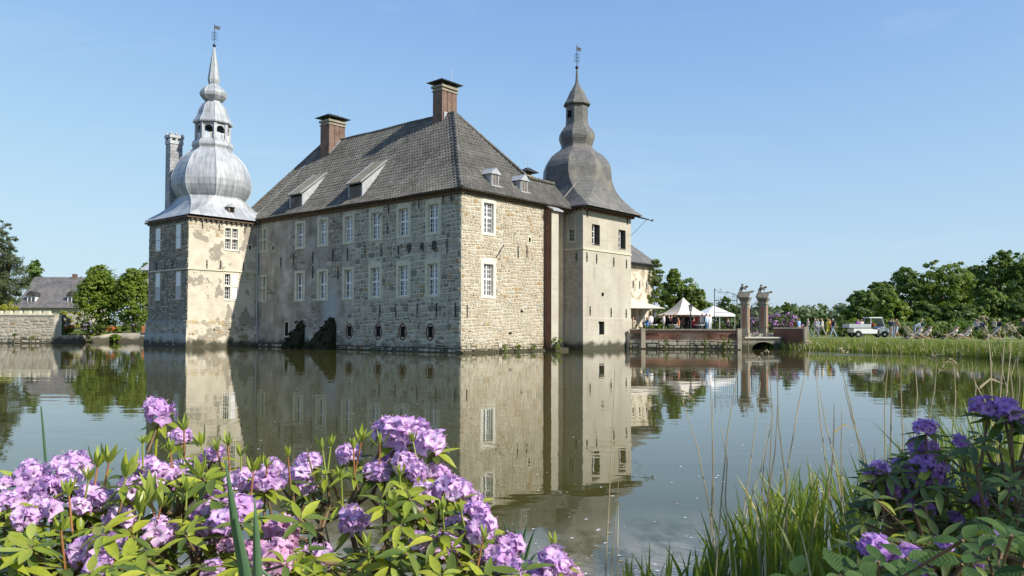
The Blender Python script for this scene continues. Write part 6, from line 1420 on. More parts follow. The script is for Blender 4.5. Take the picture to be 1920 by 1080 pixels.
# weeds at the foot of the sunlit wall
for i, (y, h, n_, lb) in enumerate(((9.3, 1.0, 420, 'green weed clump at the foot of the garderobe shaft'), (5.5, .8, 130, 'sparse weeds below the sunlit lower window'), (4.0, .5, 90, 'small weed tuft at the foot of the sunlit wall'), (7.2, .45, 90, 'tiny weeds on the footing right of the middle'))):
    p = W(.45 if i else 1.0, y, .1); V, Q = leaf_cloud([((0, 0, h * .4), (.45 if i == 0 else .2, .35, h * .5))], n_, .12, 200 + i, clump=.4, inner=.3); t = root('weed', p, lb, 'plant', 0, 'weeds at the wall foot'); link('foliage', fast_mesh('foliage', V, Q, LM['fresh']), t)
for i, (s, x0, z0) in enumerate(((0, 12.6, .0), (1, 15.7, 0), (2, 17.1, 0), (3, 17.6, 0))):
    p = (x0, 64.4 - .12 * (x0 - 12.6) * 1.6 - .25, .1); V, Q = leaf_cloud([((0, 0, .45), (.16, .14, .5))], 160, .12, 210 + i, clump=.5, inner=.2); t = root('weed', p, ['weeds low on the terrace footing near the tower', 'hanging weeds in the middle of the terrace footing', 'weeds near the right end of the terrace footing', 'rightmost weeds on the terrace footing by the pier'][i], 'plant', 0, 'weeds at the wall foot'); link('foliage', fast_mesh('foliage', V, Q, LM['ivy']), t)

# ------------------------------------------------------------------ foreground: rhododendrons, reeds, iris
def rleaf_mat(name, c1, c2, spec=.5, rough=.38, trans=.22, tc=(.35, .45, .03), veins=False):
    n = NT(name); oi = n.N('ShaderNodeObjectInfo'); X, Y, Z = n.sep()
    f = n.math('ADD', n.math('MULTIPLY', n.noise(7, 3), .55), n.math('MULTIPLY', oi.outputs['Random'], .45)); col = n.ramp(f, (.25, c1), (.75, c2))
    n.done(col, rough, spec); n.bump(n.noise(60, 3), .15, .004)
    if veins:
        wv = n.math('ABSOLUTE', n.math('SINE', n.math('MULTIPLY', n.math('SUBTRACT', X, n.math('MULTIPLY', n.math('ABSOLUTE', Y), .8)), 26.))); n.bump(wv, .18, .02)
    tr = n.N('ShaderNodeBsdfTranslucent'); n.L(n.mix(.6, col, tc), tr.inputs[0]); ms = n.N('ShaderNodeMixShader'); ms.inputs[0].default_value = trans
    n.L(n.b.outputs[0], ms.inputs[1]); n.L(tr.outputs[0], ms.inputs[2]); n.L(ms.outputs[0], n.out.inputs[0]); return n.mat
RL = [rleaf_mat('rhododendron_leaf', (.22, .28, .024), (.42, .46, .05), .45, .42, .3), rleaf_mat('yellowing_leaf', (.26, .30, .025), (.42, .42, .045)), rleaf_mat('young_leaf', (.28, .35, .06), (.42, .48, .11), .3, .5, .35), rleaf_mat('dark_leaf', (.08, .125, .018), (.15, .20, .03))]
RD = [rleaf_mat('old_rhododendron_leaf', (.055, .085, .016), (.11, .155, .026), .35, .45, .2), RL[1], rleaf_mat('light_old_leaf', (.13, .19, .045), (.22, .28, .07), .4, .45, .25), rleaf_mat('deep_green_leaf', (.04, .065, .016), (.075, .11, .024), .4, .4, .15)]  # leaf set of the right bush, shade painted in as darker greens
BL = [rleaf_mat('bramble_leaf', (.03, .07, .018), (.06, .115, .028), .2, .6, .2, veins=True)]
def petal_mat(name, edge_c, mid_c, throat):
    n = NT(name); a = n.N('ShaderNodeAttribute', attribute_name='t'); b = n.N('ShaderNodeAttribute', attribute_name='rnd'); oi = n.N('ShaderNodeObjectInfo')
    col = n.ramp(a.outputs['Fac'], (.05, throat), (.35, mid_c), (.72, mid_c), (1., edge_c))
    v = n.math('ADD', n.math('MULTIPLY', b.outputs['Fac'], .6), n.math('MULTIPLY', oi.outputs['Random'], .4)); col = n.mix(n.math('MULTIPLY', v, .8), col, tuple(np.array(edge_c) * .85))
    n.done(col, .6, .2); tr = n.N('ShaderNodeBsdfTranslucent'); n.L(col, tr.inputs[0]); ms = n.N('ShaderNodeMixShader'); ms.inputs[0].default_value = .35
    n.L(n.b.outputs[0], ms.inputs[1]); n.L(tr.outputs[0], ms.inputs[2]); n.L(ms.outputs[0], n.out.inputs[0]); return n.mat
PET = petal_mat('lilac_petal', (.58, .27, .68), (.89, .72, .91), (.60, .34, .58)); PETP = petal_mat('pink_petal', (.62, .25, .50), (.82, .60, .76), (.6, .3, .35)); PET_SHADE = petal_mat('violet_petal', (.42, .17, .62), (.68, .45, .80), (.55, .2, .45))  # last petal set: lilac turned bluer and darker to paint in shade
M['stamen'] = simple('stamen', (.62, .45, .55), .6, .1); M['twig'] = simple('twig', (.17, .115, .065), .85, .35, 12, .2); M['shoot'] = simple('red_shoot', (.30, .13, .05), .6, .3, 10, .3)
def truss_mesh(seed, mat, nfl=16, R=.5):
    nfl = (12, 16, 10, 14, 17)[seed % 5]
    """a domed head of five-lobed funnel flowers; unit: radius about .5"""
    r = np.random.default_rng(seed); V = []; Q = []; T = []; RN = []; n0 = 0
    rows = [(0., .035, .0, .025), (.35, .10, .11, .075), (.7, .21, .175, .128), (1., .32, .165, .062)]     # t, radial, along, half width
    for k in range(nfl):
        z = 1 - (k + .5) / nfl * 1.25; ph = k * 2.39996 + r.uniform(-.25, .25); z += r.uniform(-.06, .06); z = max(-.4, min(1, z)); s = math.sqrt(max(0, 1 - z * z)); d = np.array([s * math.cos(ph), s * math.sin(ph), z])
        a = np.cross(d, r.normal(size=3)); a /= np.linalg.norm(a); b = np.cross(d, a); base = d * .27 * r.uniform(.5, 1.45); sc_ = r.uniform(.78, 1.05); rn = r.random(); op = r.uniform(.8, 1.15)
        for p in range(5):
            t0 = 2 * math.pi * p / 5 + r.uniform(-.1, .1); u = math.cos(t0) * a + math.sin(t0) * b; v = np.cross(d, u); fl = r.uniform(-.03, .05)
            for (t, rad, al, hw) in rows:
                for c in (-1, 0, 1):
                    ruf = r.uniform(-.055, .055) * t; tip = .05 if (c == 0 and t == 1.) else 0
                    V.append(base + sc_ * (u * (rad * op + tip - abs(c) * .03 * t) + v * c * hw * 1.12 + d * (al + .06 * abs(c) * t * (1 if t < 1 else .3) - fl * t * t * 2 + ruf))); T.append(t); RN.append(rn)
            for i in range(3):
                for c in range(2): o = n0 + i * 3 + c; Q.append((o, o + 1, o + 4, o + 3))
            n0 += 12
    return fast_mesh('flower_truss', np.array(V), np.array(Q), mat, attr={'t': T, 'rnd': RN})
TR = {k: [truss_mesh(s + 10 * i, mt) for s in range(5)] for i, (k, mt) in enumerate((('l', PET), ('p', PETP), ('v', PET_SHADE)))}
def stamen_mesh(seed):
    r = np.random.default_rng(seed); m = MB()
    for k in range(14):
        z = 1 - (k + .5) / 14 * 1.1; ph = k * 2.4; s = math.sqrt(max(0, 1 - z * z)); d = np.array([s * math.cos(ph), s * math.sin(ph), z])
        for q in range(2): e = d * .52 + r.normal(size=3) * .06; m.tube([d * .25, e], [.006, .005], 3); m.ball(e, .014, 0, 4)
    me = m.mesh('stamens'); me.materials.append(M['stamen']); return me
STM = stamen_mesh(1)
def leaf_shape(seed, wid=.30, curl=.15, nseg=5, saw=0):
    r = random.Random(seed); vs = []; cu = curl * r.uniform(.3, 1.6); fold = r.uniform(.04, .12); tw = r.uniform(-.25, .25)
    for i in range(nseg + 1):
        t = i / nseg; hw = .5 * wid * (math.sin(math.pi * min(1, t ** .85 * .985 + .012)) ** (.8 + .35 * t)) * (1 - saw * (i % 2)) + .004; zc = -cu * t * t + .05 * math.sin(t * 3 + seed)
        for c in (-1, 0, 1):
            y = c * hw; z = zc + abs(c) * fold * hw * 4 + c * tw * hw * t; vs.append((t, y, z))
    fs = [(i * 3 + c, i * 3 + c + 1, i * 3 + c + 4, i * 3 + c + 3) for i in range(nseg) for c in range(2)]
    return np.array(vs), fs
LS = [leaf_shape(s) for s in range(6)]; LN = [leaf_shape(s + 20, .24, -.12) for s in range(4)]; LB = [leaf_shape(s + 40, .5, .3, 7, .0) for s in range(4)]
LMESH = {}
def leaf_mesh(tab, k, mats, mi):
    key = (id(tab), k, id(mats), mi)
    if key not in LMESH: me = MB().add(*tab[k]).mesh('leaf', smooth=180); me.materials.append(mats[mi]); LMESH[key] = me
    return LMESH[key]
def basis(d, n):
    d = np.array(d, float); d /= np.linalg.norm(d); n = np.array(n, float); n = n - (n @ d) * d; n /= (np.linalg.norm(n) + 1e-9); y = np.cross(n, d); return np.stack([d, y, n], 1)
class Bush:
    def __init__(s, name, base, label, cat='shrub', seed=1, mats=RL, singles=300, group=None):
        s.t = root(name, base, label, cat, 0, group); s.b = np.array(base, float); s.r = random.Random(seed); s.L = []; s.tips = []; s.mats = mats; s.singles = singles
    def leaf(s, p, d, n, l, tab, mi): s.L.append((np.array(p, float) - s.b, basis(d, n), l, tab, s.r.randrange(len(tab)), mi))
    def whorl(s, p, axis, n, l, el=(-.3, .45), tab=LS, w8=(6, 1.2, .4, 3)):
        r = s.r; ax = np.array(axis, float); ax /= np.linalg.norm(ax); a = np.cross(ax, (.3, .5, .1)); a /= np.linalg.norm(a); b = np.cross(ax, a); t0 = r.uniform(0, 6.28)
        for k in range(n):
            t = t0 + 6.283 * k / n + r.uniform(-.3, .3); e = r.uniform(*el); u = math.cos(t) * a + math.sin(t) * b; d = u * math.cos(e) + ax * math.sin(e); nn = ax * math.cos(e) - u * math.sin(e)
            s.leaf(np.array(p) + d * .008, d, nn, l * r.uniform(.72, 1.2), tab, r.choices(range(len(w8)), w8)[0])
    def truss(s, p, rad, kind, axis=None, leaves=7):
        r = s.r; axis = axis if axis is not None else np.array([r.uniform(-.35, .35) + .12, r.uniform(-.45, .05), 1.]); B = basis(np.cross(axis, (0, 1, .2)), axis)
        o = bpy.data.objects.new('flower_truss', r.choice(TR[kind])); COL.objects.link(o); o.parent = s.t; Rm = Matrix(B.tolist()).to_4x4() @ Matrix.Rotation(r.uniform(0, 6.28), 4, 'Z')
        o.matrix_local = Matrix.Translation(np.array(p) - s.b) @ Rm @ Matrix.Diagonal((rad * 1.6 * r.uniform(.9, 1.25), rad * 1.6 * r.uniform(.9, 1.2), rad * 1.6 * r.uniform(.78, 1.05), 1))
        q = bpy.data.objects.new('stamens', STM); COL.objects.link(q); q.parent = o
        ax = axis / np.linalg.norm(axis); base = np.array(p) - ax * rad * .35; s.tips.append(base)
        if leaves: s.whorl(base - ax * .01, ax, leaves, .10 if rad < .06 else .115, (-.55, .2))
    def shoot(s, p, l=.07, stem=.14, lean=None):
        r = s.r; ax = np.array(lean if lean is not None else (r.uniform(-.25, .25), r.uniform(-.25, .15), 1.)); ax /= np.linalg.norm(ax)
        s.whorl(p, ax, r.randint(5, 7), l, (.75, 1.3), LN, (1.0, 1.4, 6, 0)); q = np.array(p) - ax * stem
        m = MB(); m.tube([q - s.b, np.array(p) + ax * .02 - s.b], [.0042, .0032], 6); m.build('shoot', M['shoot'] if r.random() < .6 else RL[2], s.t, off=(0, 0, 0)); s.tips.append(q)
        s.whorl(q, ax, 6, .10, (-.4, .25))
    def finish(s, hubs, trunk=.016, eyecut=None):
        order = sorted(range(len(s.L)), key=lambda i: -s.L[i][2] / max(.5, np.linalg.norm(s.L[i][0] + s.b - EYE)) * (0.2 if not s.seen(s.L[i][0] + s.b) else 1)); one = set(order[:s.singles]); mb = MB(); off = 0
        for i, (p, B, l, tab, k, mi) in enumerate(s.L):
            if i in one:
                o = bpy.data.objects.new('leaf', leaf_mesh(tab, k, s.mats, mi)); COL.objects.link(o); o.parent = s.t; o.matrix_local = Matrix.Translation(p) @ Matrix(B.tolist()).to_4x4() @ Matrix.Scale(l, 4)
            else: mb.add(tab[k][0] * l @ B.T + p, tab[k][1], mi)
        if mb.n: o = mb.build('leaf_mass', s.mats, s.t, smooth=180, off=(0, 0, 0)); o['kind'] = 'stuff'
        m = MB(); H_ = [np.array(h) - s.b for h in hubs]; r = s.r
        for h in H_: m.tube([(h[0] * .25, h[1] * .25, -.1), (h[0] * .55 + r.uniform(-.05, .05), h[1] * .55, h[2] * .45), tuple(h)], [trunk, trunk * .8, trunk * .55], 7)
        for tp in s.tips:
            tp = tp - s.b; h = min(H_, key=lambda q: np.linalg.norm((q - tp) * (1, 1, .6)) + .1 * r.random()); mid = (h + tp) / 2 + np.array([r.uniform(-.05, .05), r.uniform(-.05, .05), r.uniform(-.07, .0)]); m.tube([h, mid, tp], [trunk * .5, trunk * .36, .0042], 6)
        m.build('branches', M['twig'], s.t, off=(0, 0, 0))
    def seen(s, p):
        x, y, z = p[0], p[1], p[2] - 1.8
        if y < .3: return False
        u = 960 + F_PX * x / y; v = 613 - F_PX * z / y; return -20 < u < 1940 and v < 1100
def dep(py, d0=3.55, d1=2.55): return d0 + (d1 - d0) * (py - 780) / 290
# ---- left bush
LB_ = Bush('rhododendron', (-1.15, 2.7, .2), 'lilac flowering rhododendron bush filling the lower left foreground', seed=31)
lt = [(297, 776, 33), (340, 819, 20), (60, 890, 32), (132, 875, 36), (5, 907, 22), (94, 919, 34), (47, 929, 28), (12, 941, 26), (82, 957, 34), (47, 973, 28), (176, 935, 38), (151, 950, 25), (274, 875, 26), (302, 894, 40), (334, 891, 34), (245, 916, 28), (352, 897, 28), (400, 853, 22), (403, 891, 28), (456, 904, 34), (227, 976, 36), (302, 998, 40), (176, 1036, 44), (195, 1066, 34), (409, 960, 46), (378, 1007, 36), (453, 954, 34), (422, 985, 36), (400, 1072, 26), (128, 905, 28), (500, 905, 26)]
for (x, y, rp_) in lt:
    D = dep(y) + LB_.r.uniform(-.12, .12); LB_.truss(at(x, y, D), rp_ * D / F_PX * 1.02, 'l')
for (x, y, rp_) in ((428, 1026, 26), (512, 1051, 44), (527, 1002, 36), (470, 1040, 28)): D = dep(y); LB_.truss(at(x, y, D), rp_ * D / F_PX, 'p')
for (x, y, l, st) in [(182, 878, .075, .16), (203, 872, .085, .16), (235, 900, .10, .18), (165, 905, .07, .14), (285, 945, .11, .22), (262, 968, .10, .2), (375, 895, .09, .2), (345, 812, .065, .12), (378, 838, .06, .12), (408, 848, .06, .12), (428, 838, .06, .1), (452, 858, .065, .14), (475, 890, .07, .14), (130, 935, .07, .14), (300, 955, .075, .15), (500, 880, .05, .1), (115, 1000, .07, .12), (350, 925, .07, .14), (268, 835, .05, .1), (320, 850, .055, .1)]:
    D = dep(y, 3.35, 2.4); LB_.shoot(at(x, y, D), l, st)
# the tall single stem
D = dep(776); m = MB(); m.tube([at(297, 800, D) - LB_.b, at(292, 838, D) - LB_.b, at(290, 875, D) - LB_.b], [.006, .007, .008], 7); m.build('stem', RL[1], LB_.t, off=(0, 0, 0))
rr = LB_.r; top_l = [(-60, 905), (60, 880), (130, 868), (250, 880), (300, 850), (340, 830), (420, 850), (500, 890), (600, 930)]
for k in range(120):
    x = rr.uniform(-60, 590); yt = np.interp(x, [a for a, b in top_l], [b for a, b in top_l]); y = yt + 25 + (1110 - yt) * rr.random() ** .85; D = dep(y) + rr.uniform(-.25, .55)
    if 470 < x < 590 and 900 < y < 1010 and rr.random() < .65: continue
    p = at(x, y, D); LB_.whorl(p, (rr.uniform(-.4, .4), rr.uniform(-.6, .1), 1), rr.randint(5, 8), .105, (-.45, .3)); LB_.tips.append(p)
LB_.finish([at(60, 1060, 3.0), at(150, 1000, 3.1), at(250, 1010, 3.1), at(330, 980, 3.2), at(420, 1030, 3.0), at(500, 1040, 3.0), at(120, 1090, 2.8), at(350, 1100, 2.8)], .02)
# ---- middle bush
MB_ = Bush('rhododendron', (-.35, 3.0, .15), 'lilac flowering rhododendron bush sloping down to the right in the lower centre', seed=32)
mt_ = [(745, 811, 40), (722, 804, 30), (778, 820, 34), (809, 834, 30), (655, 852, 28), (730, 864, 34), (762, 872, 30), (707, 886, 28), (781, 888, 26), (820, 897, 32), (845, 918, 32), (794, 931, 36), (772, 936, 28), (880, 942, 28), (868, 930, 26), (893, 961, 30), (902, 992, 32), (861, 999, 34), (790, 1017, 28), (831, 1025, 38), (955, 1025, 28), (936, 1055, 38), (1037, 1062, 42), (977, 1075, 30), (662, 980, 34), (580, 867, 28), (561, 890, 26), (512, 879, 26), (572, 916, 22), (602, 1047, 30), (1075, 1085, 24), (880, 1020, 26), (1010, 1090, 30), (555, 1040, 26)]
for (x, y, rp_) in mt_:
    D = dep(y, 3.6, 2.75) + MB_.r.uniform(-.12, .12); MB_.truss(at(x, y, D), rp_ * D / F_PX * 1.02, 'p' if x == 1075 else 'l')
for (x, y, l, st) in [(605, 845, .06, .12), (620, 838, .055, .1), (677, 830, .065, .13), (663, 845, .05, .1), (712, 838, .07, .14), (775, 832, .05, .1), (737, 950, .06, .2), (866, 965, .05, .1), (1040, 1030, .05, .06), (830, 960, .05, .1), (690, 1030, .06, .1), (905, 1015, .05, .1), (540, 860, .05, .1), (750, 895, .05, .1), (640, 900, .05, .1)]:
    D = dep(y, 3.4, 2.6); MB_.shoot(at(x, y, D), l, st)
rr = MB_.r; top_m = [(500, 905), (580, 880), (650, 865), (720, 830), (800, 845), (850, 925), (900, 985), (950, 1030), (1050, 1075), (1120, 1120)]
for k in range(105):
    x = rr.uniform(520, 1080); yt = np.interp(x, [a for a, b in top_m], [b for a, b in top_m]); y = yt + 25 + (1120 - yt) * rr.random() ** .8; D = dep(y, 3.6, 2.75) + rr.uniform(-.2, .5)
    if 540 < x < 720 and 880 < y < 1020 and rr.random() < .6: continue
    p = at(x, y, D); MB_.whorl(p, (rr.uniform(-.3, .5), rr.uniform(-.6, .1), 1), rr.randint(5, 8), .10, (-.45, .3), w8=(6, .9, .3, 3.5)); MB_.tips.append(p)
MB_.finish([at(600, 1000, 3.2), at(650, 960, 3.3), at(720, 960, 3.3), at(790, 985, 3.2), at(850, 1050, 3.0), at(930, 1090, 2.9), at(690, 1060, 3.0), at(1020, 1110, 2.8)], .018)
# ---- right bush, in the shade of the tree beside the camera
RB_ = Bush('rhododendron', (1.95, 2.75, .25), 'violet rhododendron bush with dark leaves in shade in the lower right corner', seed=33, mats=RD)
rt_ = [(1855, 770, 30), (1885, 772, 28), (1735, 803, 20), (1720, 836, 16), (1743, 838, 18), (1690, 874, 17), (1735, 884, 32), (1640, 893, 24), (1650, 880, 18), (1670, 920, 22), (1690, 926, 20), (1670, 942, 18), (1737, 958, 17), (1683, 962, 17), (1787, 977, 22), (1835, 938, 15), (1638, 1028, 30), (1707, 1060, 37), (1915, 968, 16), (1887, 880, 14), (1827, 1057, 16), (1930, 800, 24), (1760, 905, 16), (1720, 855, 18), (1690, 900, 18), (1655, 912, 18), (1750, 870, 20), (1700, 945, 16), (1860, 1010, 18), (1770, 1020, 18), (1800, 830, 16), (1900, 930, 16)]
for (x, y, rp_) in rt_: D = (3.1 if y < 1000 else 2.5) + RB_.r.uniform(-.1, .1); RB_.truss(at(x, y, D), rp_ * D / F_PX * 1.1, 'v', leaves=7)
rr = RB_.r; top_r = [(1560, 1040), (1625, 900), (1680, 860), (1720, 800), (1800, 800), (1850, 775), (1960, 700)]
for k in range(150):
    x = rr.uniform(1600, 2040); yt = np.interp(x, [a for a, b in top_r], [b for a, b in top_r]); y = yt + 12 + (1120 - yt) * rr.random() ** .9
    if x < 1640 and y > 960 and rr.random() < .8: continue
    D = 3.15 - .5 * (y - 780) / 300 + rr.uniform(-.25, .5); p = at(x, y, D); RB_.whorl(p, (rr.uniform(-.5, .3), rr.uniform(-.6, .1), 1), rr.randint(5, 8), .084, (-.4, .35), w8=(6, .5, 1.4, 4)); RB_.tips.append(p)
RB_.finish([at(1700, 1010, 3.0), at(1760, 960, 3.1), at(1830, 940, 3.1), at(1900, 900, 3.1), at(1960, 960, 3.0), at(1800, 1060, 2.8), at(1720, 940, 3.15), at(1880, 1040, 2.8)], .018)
# bramble with broad toothless leaves at the bottom right
BR_ = Bush('bramble', (1.05, 1.75, .35), 'broad leaved dark green bramble along the bottom right edge', 'plant', 34, BL, 120)
rr = BR_.r
for k in range(26):
    x = 1480 + 470 * rr.random(); y = rr.uniform(1000 if x > 1640 else 1055, 1110); D = rr.uniform(1.75, 2.2); p = at(x, y, D); BR_.whorl(p, (rr.uniform(-.4, .3), rr.uniform(-.8, -.1), 1), 3, .075, (-.2, .35), LB, (1,)); BR_.tips.append(p)
BR_.finish([at(1620, 1150, 2.0), at(1780, 1140, 2.0), at(1900, 1120, 2.0)], .008)
# tree whose shade falls on the right bush
plant('shade_tree', 'leafy tree beside the photographer shading the right bush', 'tree', (10.9, -2.3, .4), [((-1.6, 1.5, 6.0), (1.75, 1.0, 1.1)), ((-.9, 1.3, 7.0), (1.6, 1.0, 1.0)), ((-.2, 1.0, 5.6), (1.4, 1.0, 1.0)), ((-2.4, 1.7, 6.3), (.9, .7, .7))], 9000, .16, LM['tree'], 300, trunk=(4.6, .18), clump=.3, inner=.2)

# ---- green sedge and reeds at the near shore
r = np.random.default_rng(8); P = []; Hh = []
def tuft(x0, x1, d0, d1, n, top0, top1):
    for _ in range(n):
        px = r.uniform(x0, x1); D = r.uniform(d0, d1); u = (px - x0) / (x1 - x0); ty = top0 + (top1 - top0) * u + abs(r.normal(0, 38)) ; g = at(px, 613, D); zt = at(px, ty, D)[2]; z = max(-.05, bank_z(g[0], D) - .03); P.append((g[0] + r.normal(0, .05), D, z)); Hh.append(max(.15, (zt - z) * 1.12))
tuft(1335, 1370, 4.7, 5.3, 26, 970, 930); tuft(1380, 1450, 4.6, 5.4, 40, 935, 900); tuft(1455, 1490, 4.6, 5.6, 26, 900, 880); tuft(1500, 1550, 4.8, 5.8, 42, 880, 870); tuft(1575, 1650, 4.8, 6.0, 70, 870, 840); tuft(1640, 1760, 4.4, 6.0, 70, 870, 860); tuft(1400, 1600, 4.1, 4.7, 45, 985, 950); tuft(1180, 1250, 4.6, 5.2, 26, 1030, 1020); tuft(1290, 1350, 4.6, 5.2, 45, 1030, 990); tuft(1440, 1520, 5.6, 6.6, 45, 860, 890); tuft(1700, 1930, 4.2, 5.6, 260, 830, 720)
tag(link('sedge', blades('sedge', np.array(P), np.array(Hh), .03, 9, [LM['reed'], LM['reedy'], LM['straw']], .34, 5, (.74, .2, .06), .35)), 'green sedge and reed blades growing along the near shore', None, kind='stuff')
# fine grass on the near bank
q = np.stack([r.uniform(-4, 5, 1500), r.uniform(1.2, 4.4, 1500)], 1); q = np.c_[q, [bank_z(a, b) - .02 for a, b in q]]
tag(link('bank_grass', blades('bank_grass', q, .35, .008, 10, [LM['reed'], LM['straw']], .5, 3, (.75, .25))), 'rough grass on the near bank under the bushes', None, kind='stuff')
# ---- dry reed stalks
st = [((1328, 944), (1276, 740)), ((1332, 1007), (1332, 719)), ((1338, 940), (1336, 748)), ((1353, 932), (1386, 680)), ((1395, 957), (1426, 715)), ((1428, 965), (1449, 777)), ((1443, 890), (1441, 665)), ((1474, 907), (1457, 675)), ((1478, 873), (1520, 648)), ((1549, 873), (1530, 694)), ((1566, 865), (1537, 732)), ((1562, 848), (1564, 757)), ((1578, 890), (1578, 769)), ((1616, 861), (1570, 661)), ((1618, 848), (1582, 723)), ((1660, 865), (1666, 665)), ((1670, 840), (1672, 677)), ((1693, 819), (1689, 640)), ((1714, 815), (1714, 665)), ((1741, 790), (1757, 673)), ((1787, 807), (1789, 682)), ((1824, 778), (1822, 678)), ((1137, 1036), (1153, 694)), ((1147, 1060), (1160, 900)), ((1158, 1045), (1160, 944)), ((1847, 752), (1822, 690)), ((1891, 740), (1878, 665)), ((1899, 740), (1905, 673)), ((1912, 720), (1914, 640)), ((1860, 760), (1850, 600)), ((1885, 760), (1898, 625)), ((1874, 760), (1885, 615)), ((1440, 930), (1458, 760)), ((1400, 960), (1440, 800)), ((1360, 930), (1352, 800)), ((260, 1000), (283, 850)), ((590, 905), (575, 840))]
def plume(m, tip, d, s, r_):
    for k in range(26):
        u = r_.random(); p = np.array(tip) + np.array([d * .09 * u ** 1.4, 0, .02 + .05 * u - .12 * u * u]) * s; e = p + np.array([r_.uniform(-.02, .025), r_.uniform(-.02, .02), r_.uniform(-.035, .012)]) * s; m.tube([p, e], [.0032, .001], 3, cap=False)
r2_ = random.Random(17)
for i, ((x0, y0), (x1, y1)) in enumerate(st):
    D = r2_.uniform(4.5, 5.4) if x0 > 1000 else 3.3; a, b = at(x0, y0, D), at(x1, y1, D + r2_.uniform(-.15, .15)); d = (a - b) / max(.05, (b - a)[2]); z = max(-.05, bank_z(a[0], D)); foot = a + d * max(0, (a[2] - z)) if abs(d[0]) < .6 else np.array([a[0], D, z]); foot = np.array([a[0] + (foot[0] - a[0]) * .55, foot[1], z])
    pl_ = i in (0, 8, 13, 19, 20, 29, 30, 31, 6)
    lb_ = {35: 'dry pale stem rising among the flowers of the left bush', 36: 'dry pale stem between the left and middle bush', 22: 'tallest dry reed stalk standing alone left of the green sedge', 23: 'short dry stalk second of the lone three left of the sedge', 24: 'shortest dry stalk of the lone three left of the sedge', 0: 'dry reed with feathery tip leaning furthest left before the open water', 8: 'tall dry reed with feathery tip leaning right towards the gate', 18: 'straight dry reed just left of the right bush'}.get(i) or (
        'dry reed with drooping feathery plume near the right picture edge' if pl_ and x0 > 1730 else 'dry reed with feathery plume over the open water' if pl_ else 'bare dry reed stalk behind the top of the right bush' if x0 > 1730 else 'bare dry reed stalk standing above the right part of the sedge' if x0 > 1530 else 'bare dry reed stalk standing above the left part of the sedge')
    t = root('dry_reed', foot, lb_, 'reed', 0, 'dry reed stalks before the pond') 
    mid = (a + b) / 2 + np.array([r2_.uniform(-.025, .025), 0, 0]); m = MB(); m.tube([np.zeros(3), a - foot, mid - foot, b - foot], [.0050, .0046, .0038, .0018], 5); m.build('stalk', LM['straw'], t, off=(0, 0, 0))
    if i in (0, 8, 13, 19, 20, 29, 30, 31, 6): m = MB(); plume(m, b - foot, r2_.choice((-1, 1)), 1.1, r2_); m.build('plume', LM['straw'], t, off=(0, 0, 0))
    if r2_.random() < .14:
        m = MB(); q = a + (b - a) * .4 - foot; sg = r2_.choice((-1, 1)); m.add([q + (0, 0, -.01), q + (sg * .07, 0, .05), q + (sg * .16, 0, .02), q + (sg * .07, 0, .065), q + (0, 0, .01)], [(0, 1, 3, 4), (1, 2, 3)]); m.build('dry_leaf', LM['straw'], t, off=(0, 0, 0))
# ---- iris blades
def blade(pts, wd, name, label, D, mat):
    W3 = [at(x, y, D + dz) for x, y, dz in pts]; f0 = np.array([W3[0][0], D, bank_z(W3[0][0], D)]); t = root(name, f0, label, 'plant', 0, 'sword shaped iris leaves'); m = MB(); vs = []; n = 12
    Pq = np.array([f0] + W3); tt = np.linspace(0, 1, len(Pq)); 
    for i in range(n + 1):
        u = i / n; p = np.array([np.interp(u, tt, Pq[:, k]) for k in range(3)]); w_ = wd * (1 - u ** 3) * .5 + .0006
        vs += [p - f0 + (-w_, .004, 0), p - f0 + (0, -.006 - .2 * w_, 0), p - f0 + (w_, .004, 0)]
    m.add(vs, [(i * 3 + c, i * 3 + c + 1, i * 3 + c + 4, i * 3 + c + 3) for i in range(n) for c in range(2)]); m.build('leaf', mat, t, smooth=180, off=(0, 0, 0)); return t
IR = rleaf_mat('iris_leaf', (.05, .11, .055), (.09, .17, .085), .4, .45, .2)
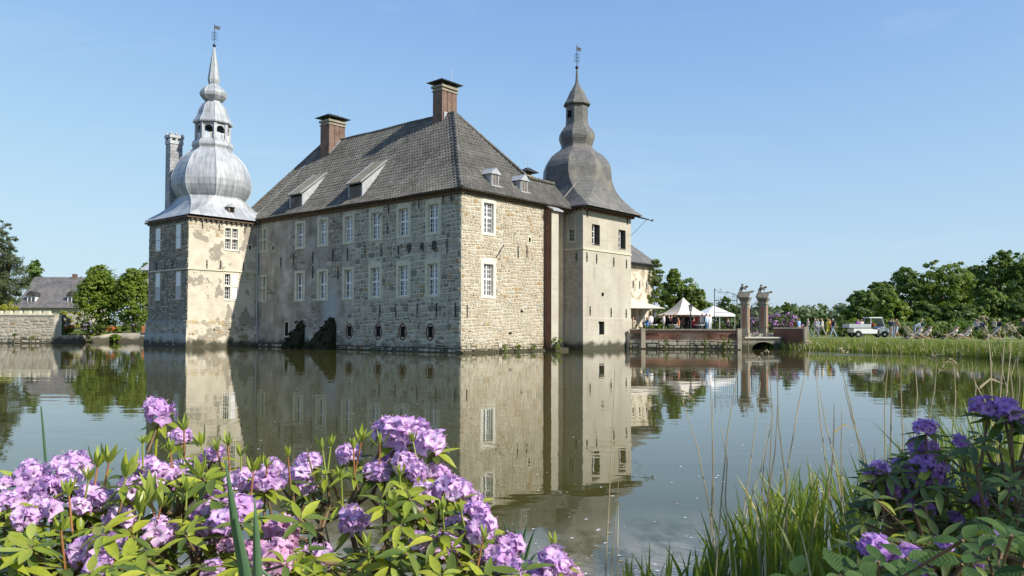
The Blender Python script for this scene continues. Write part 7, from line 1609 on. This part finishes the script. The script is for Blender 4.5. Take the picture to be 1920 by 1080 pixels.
blade([(462, 1090, 0), (440, 985, 0), (423, 866, -.02)], .036, 'iris_leaf', 'broad upright iris blade in front of the left bush', 2.2, IR)
blade([(483, 1090, 0), (480, 1010, 0), (477, 938, 0)], .026, 'iris_leaf', 'second shorter iris blade right of the broad one', 2.15, IR)
blade([(520, 1095, 0), (478, 1060, 0), (512, 1058, .1)], .02, 'iris_leaf', 'bent iris blade low in front of the bush', 2.3, IR)
blade([(86, 885, 0), (82, 830, 0), (77, 762, 0)], .014, 'iris_leaf', 'single thin green blade rising over the left flowers', 3.6, IR)
blade([(585, 1060, 0), (578, 990, 0), (573, 955, 0)], .010, 'iris_leaf', 'thin blade between the two left bushes', 2.8, IR)
for i, (a, b) in enumerate((((958, 1030), (944, 975)), ((978, 1030), (990, 980)), ((985, 1050), (1003, 992)), ((990, 1060), (1010, 1035)), ((970, 1050), (966, 985)))):
    blade([(a[0], a[1], 0), ((a[0] + b[0]) / 2, (a[1] + b[1]) / 2 - 4, 0), (b[0], b[1], 0)], .016, 'iris_leaf', ['dark blade leaning left behind the end of the middle bush', 'dark blade leaning right behind the end of the middle bush', 'long dark blade leaning far right behind the middle bush', 'low dark blade beside the rightmost flower head', 'straight dark blade in the small fan behind the middle bush'][i], 3.5, IR)
# ---- petals, fluff and seeds floating on the water
n = 900; r = np.random.default_rng(12); Dd = 5.2 + 34 * r.random(n) ** 2.4; xx = (r.uniform(200, 1900, n) - 960) / F_PX * Dd; s = r.uniform(.006, .02, n) * (1 + Dd * .035); t = r.uniform(0, 6.28, n)
a = np.stack([np.cos(t), np.sin(t), 0 * t], 1) * s[:, None]; b = np.stack([-np.sin(t), np.cos(t), 0 * t], 1) * (s * r.uniform(.4, .9, n))[:, None]; c = np.stack([xx, Dd, np.full(n, .004)], 1)
tag(link('floating_petals', fast_mesh('floating_petals', np.stack([c - a, c + b, c + a, c - b], 1).reshape(-1, 3), np.arange(4 * n).reshape(-1, 4), [M['white'], PET, LM['straw']], r.choice(3, n, p=(.6, .12, .28)))), 'pale petals and fluff floating on the water', None, kind='stuff')
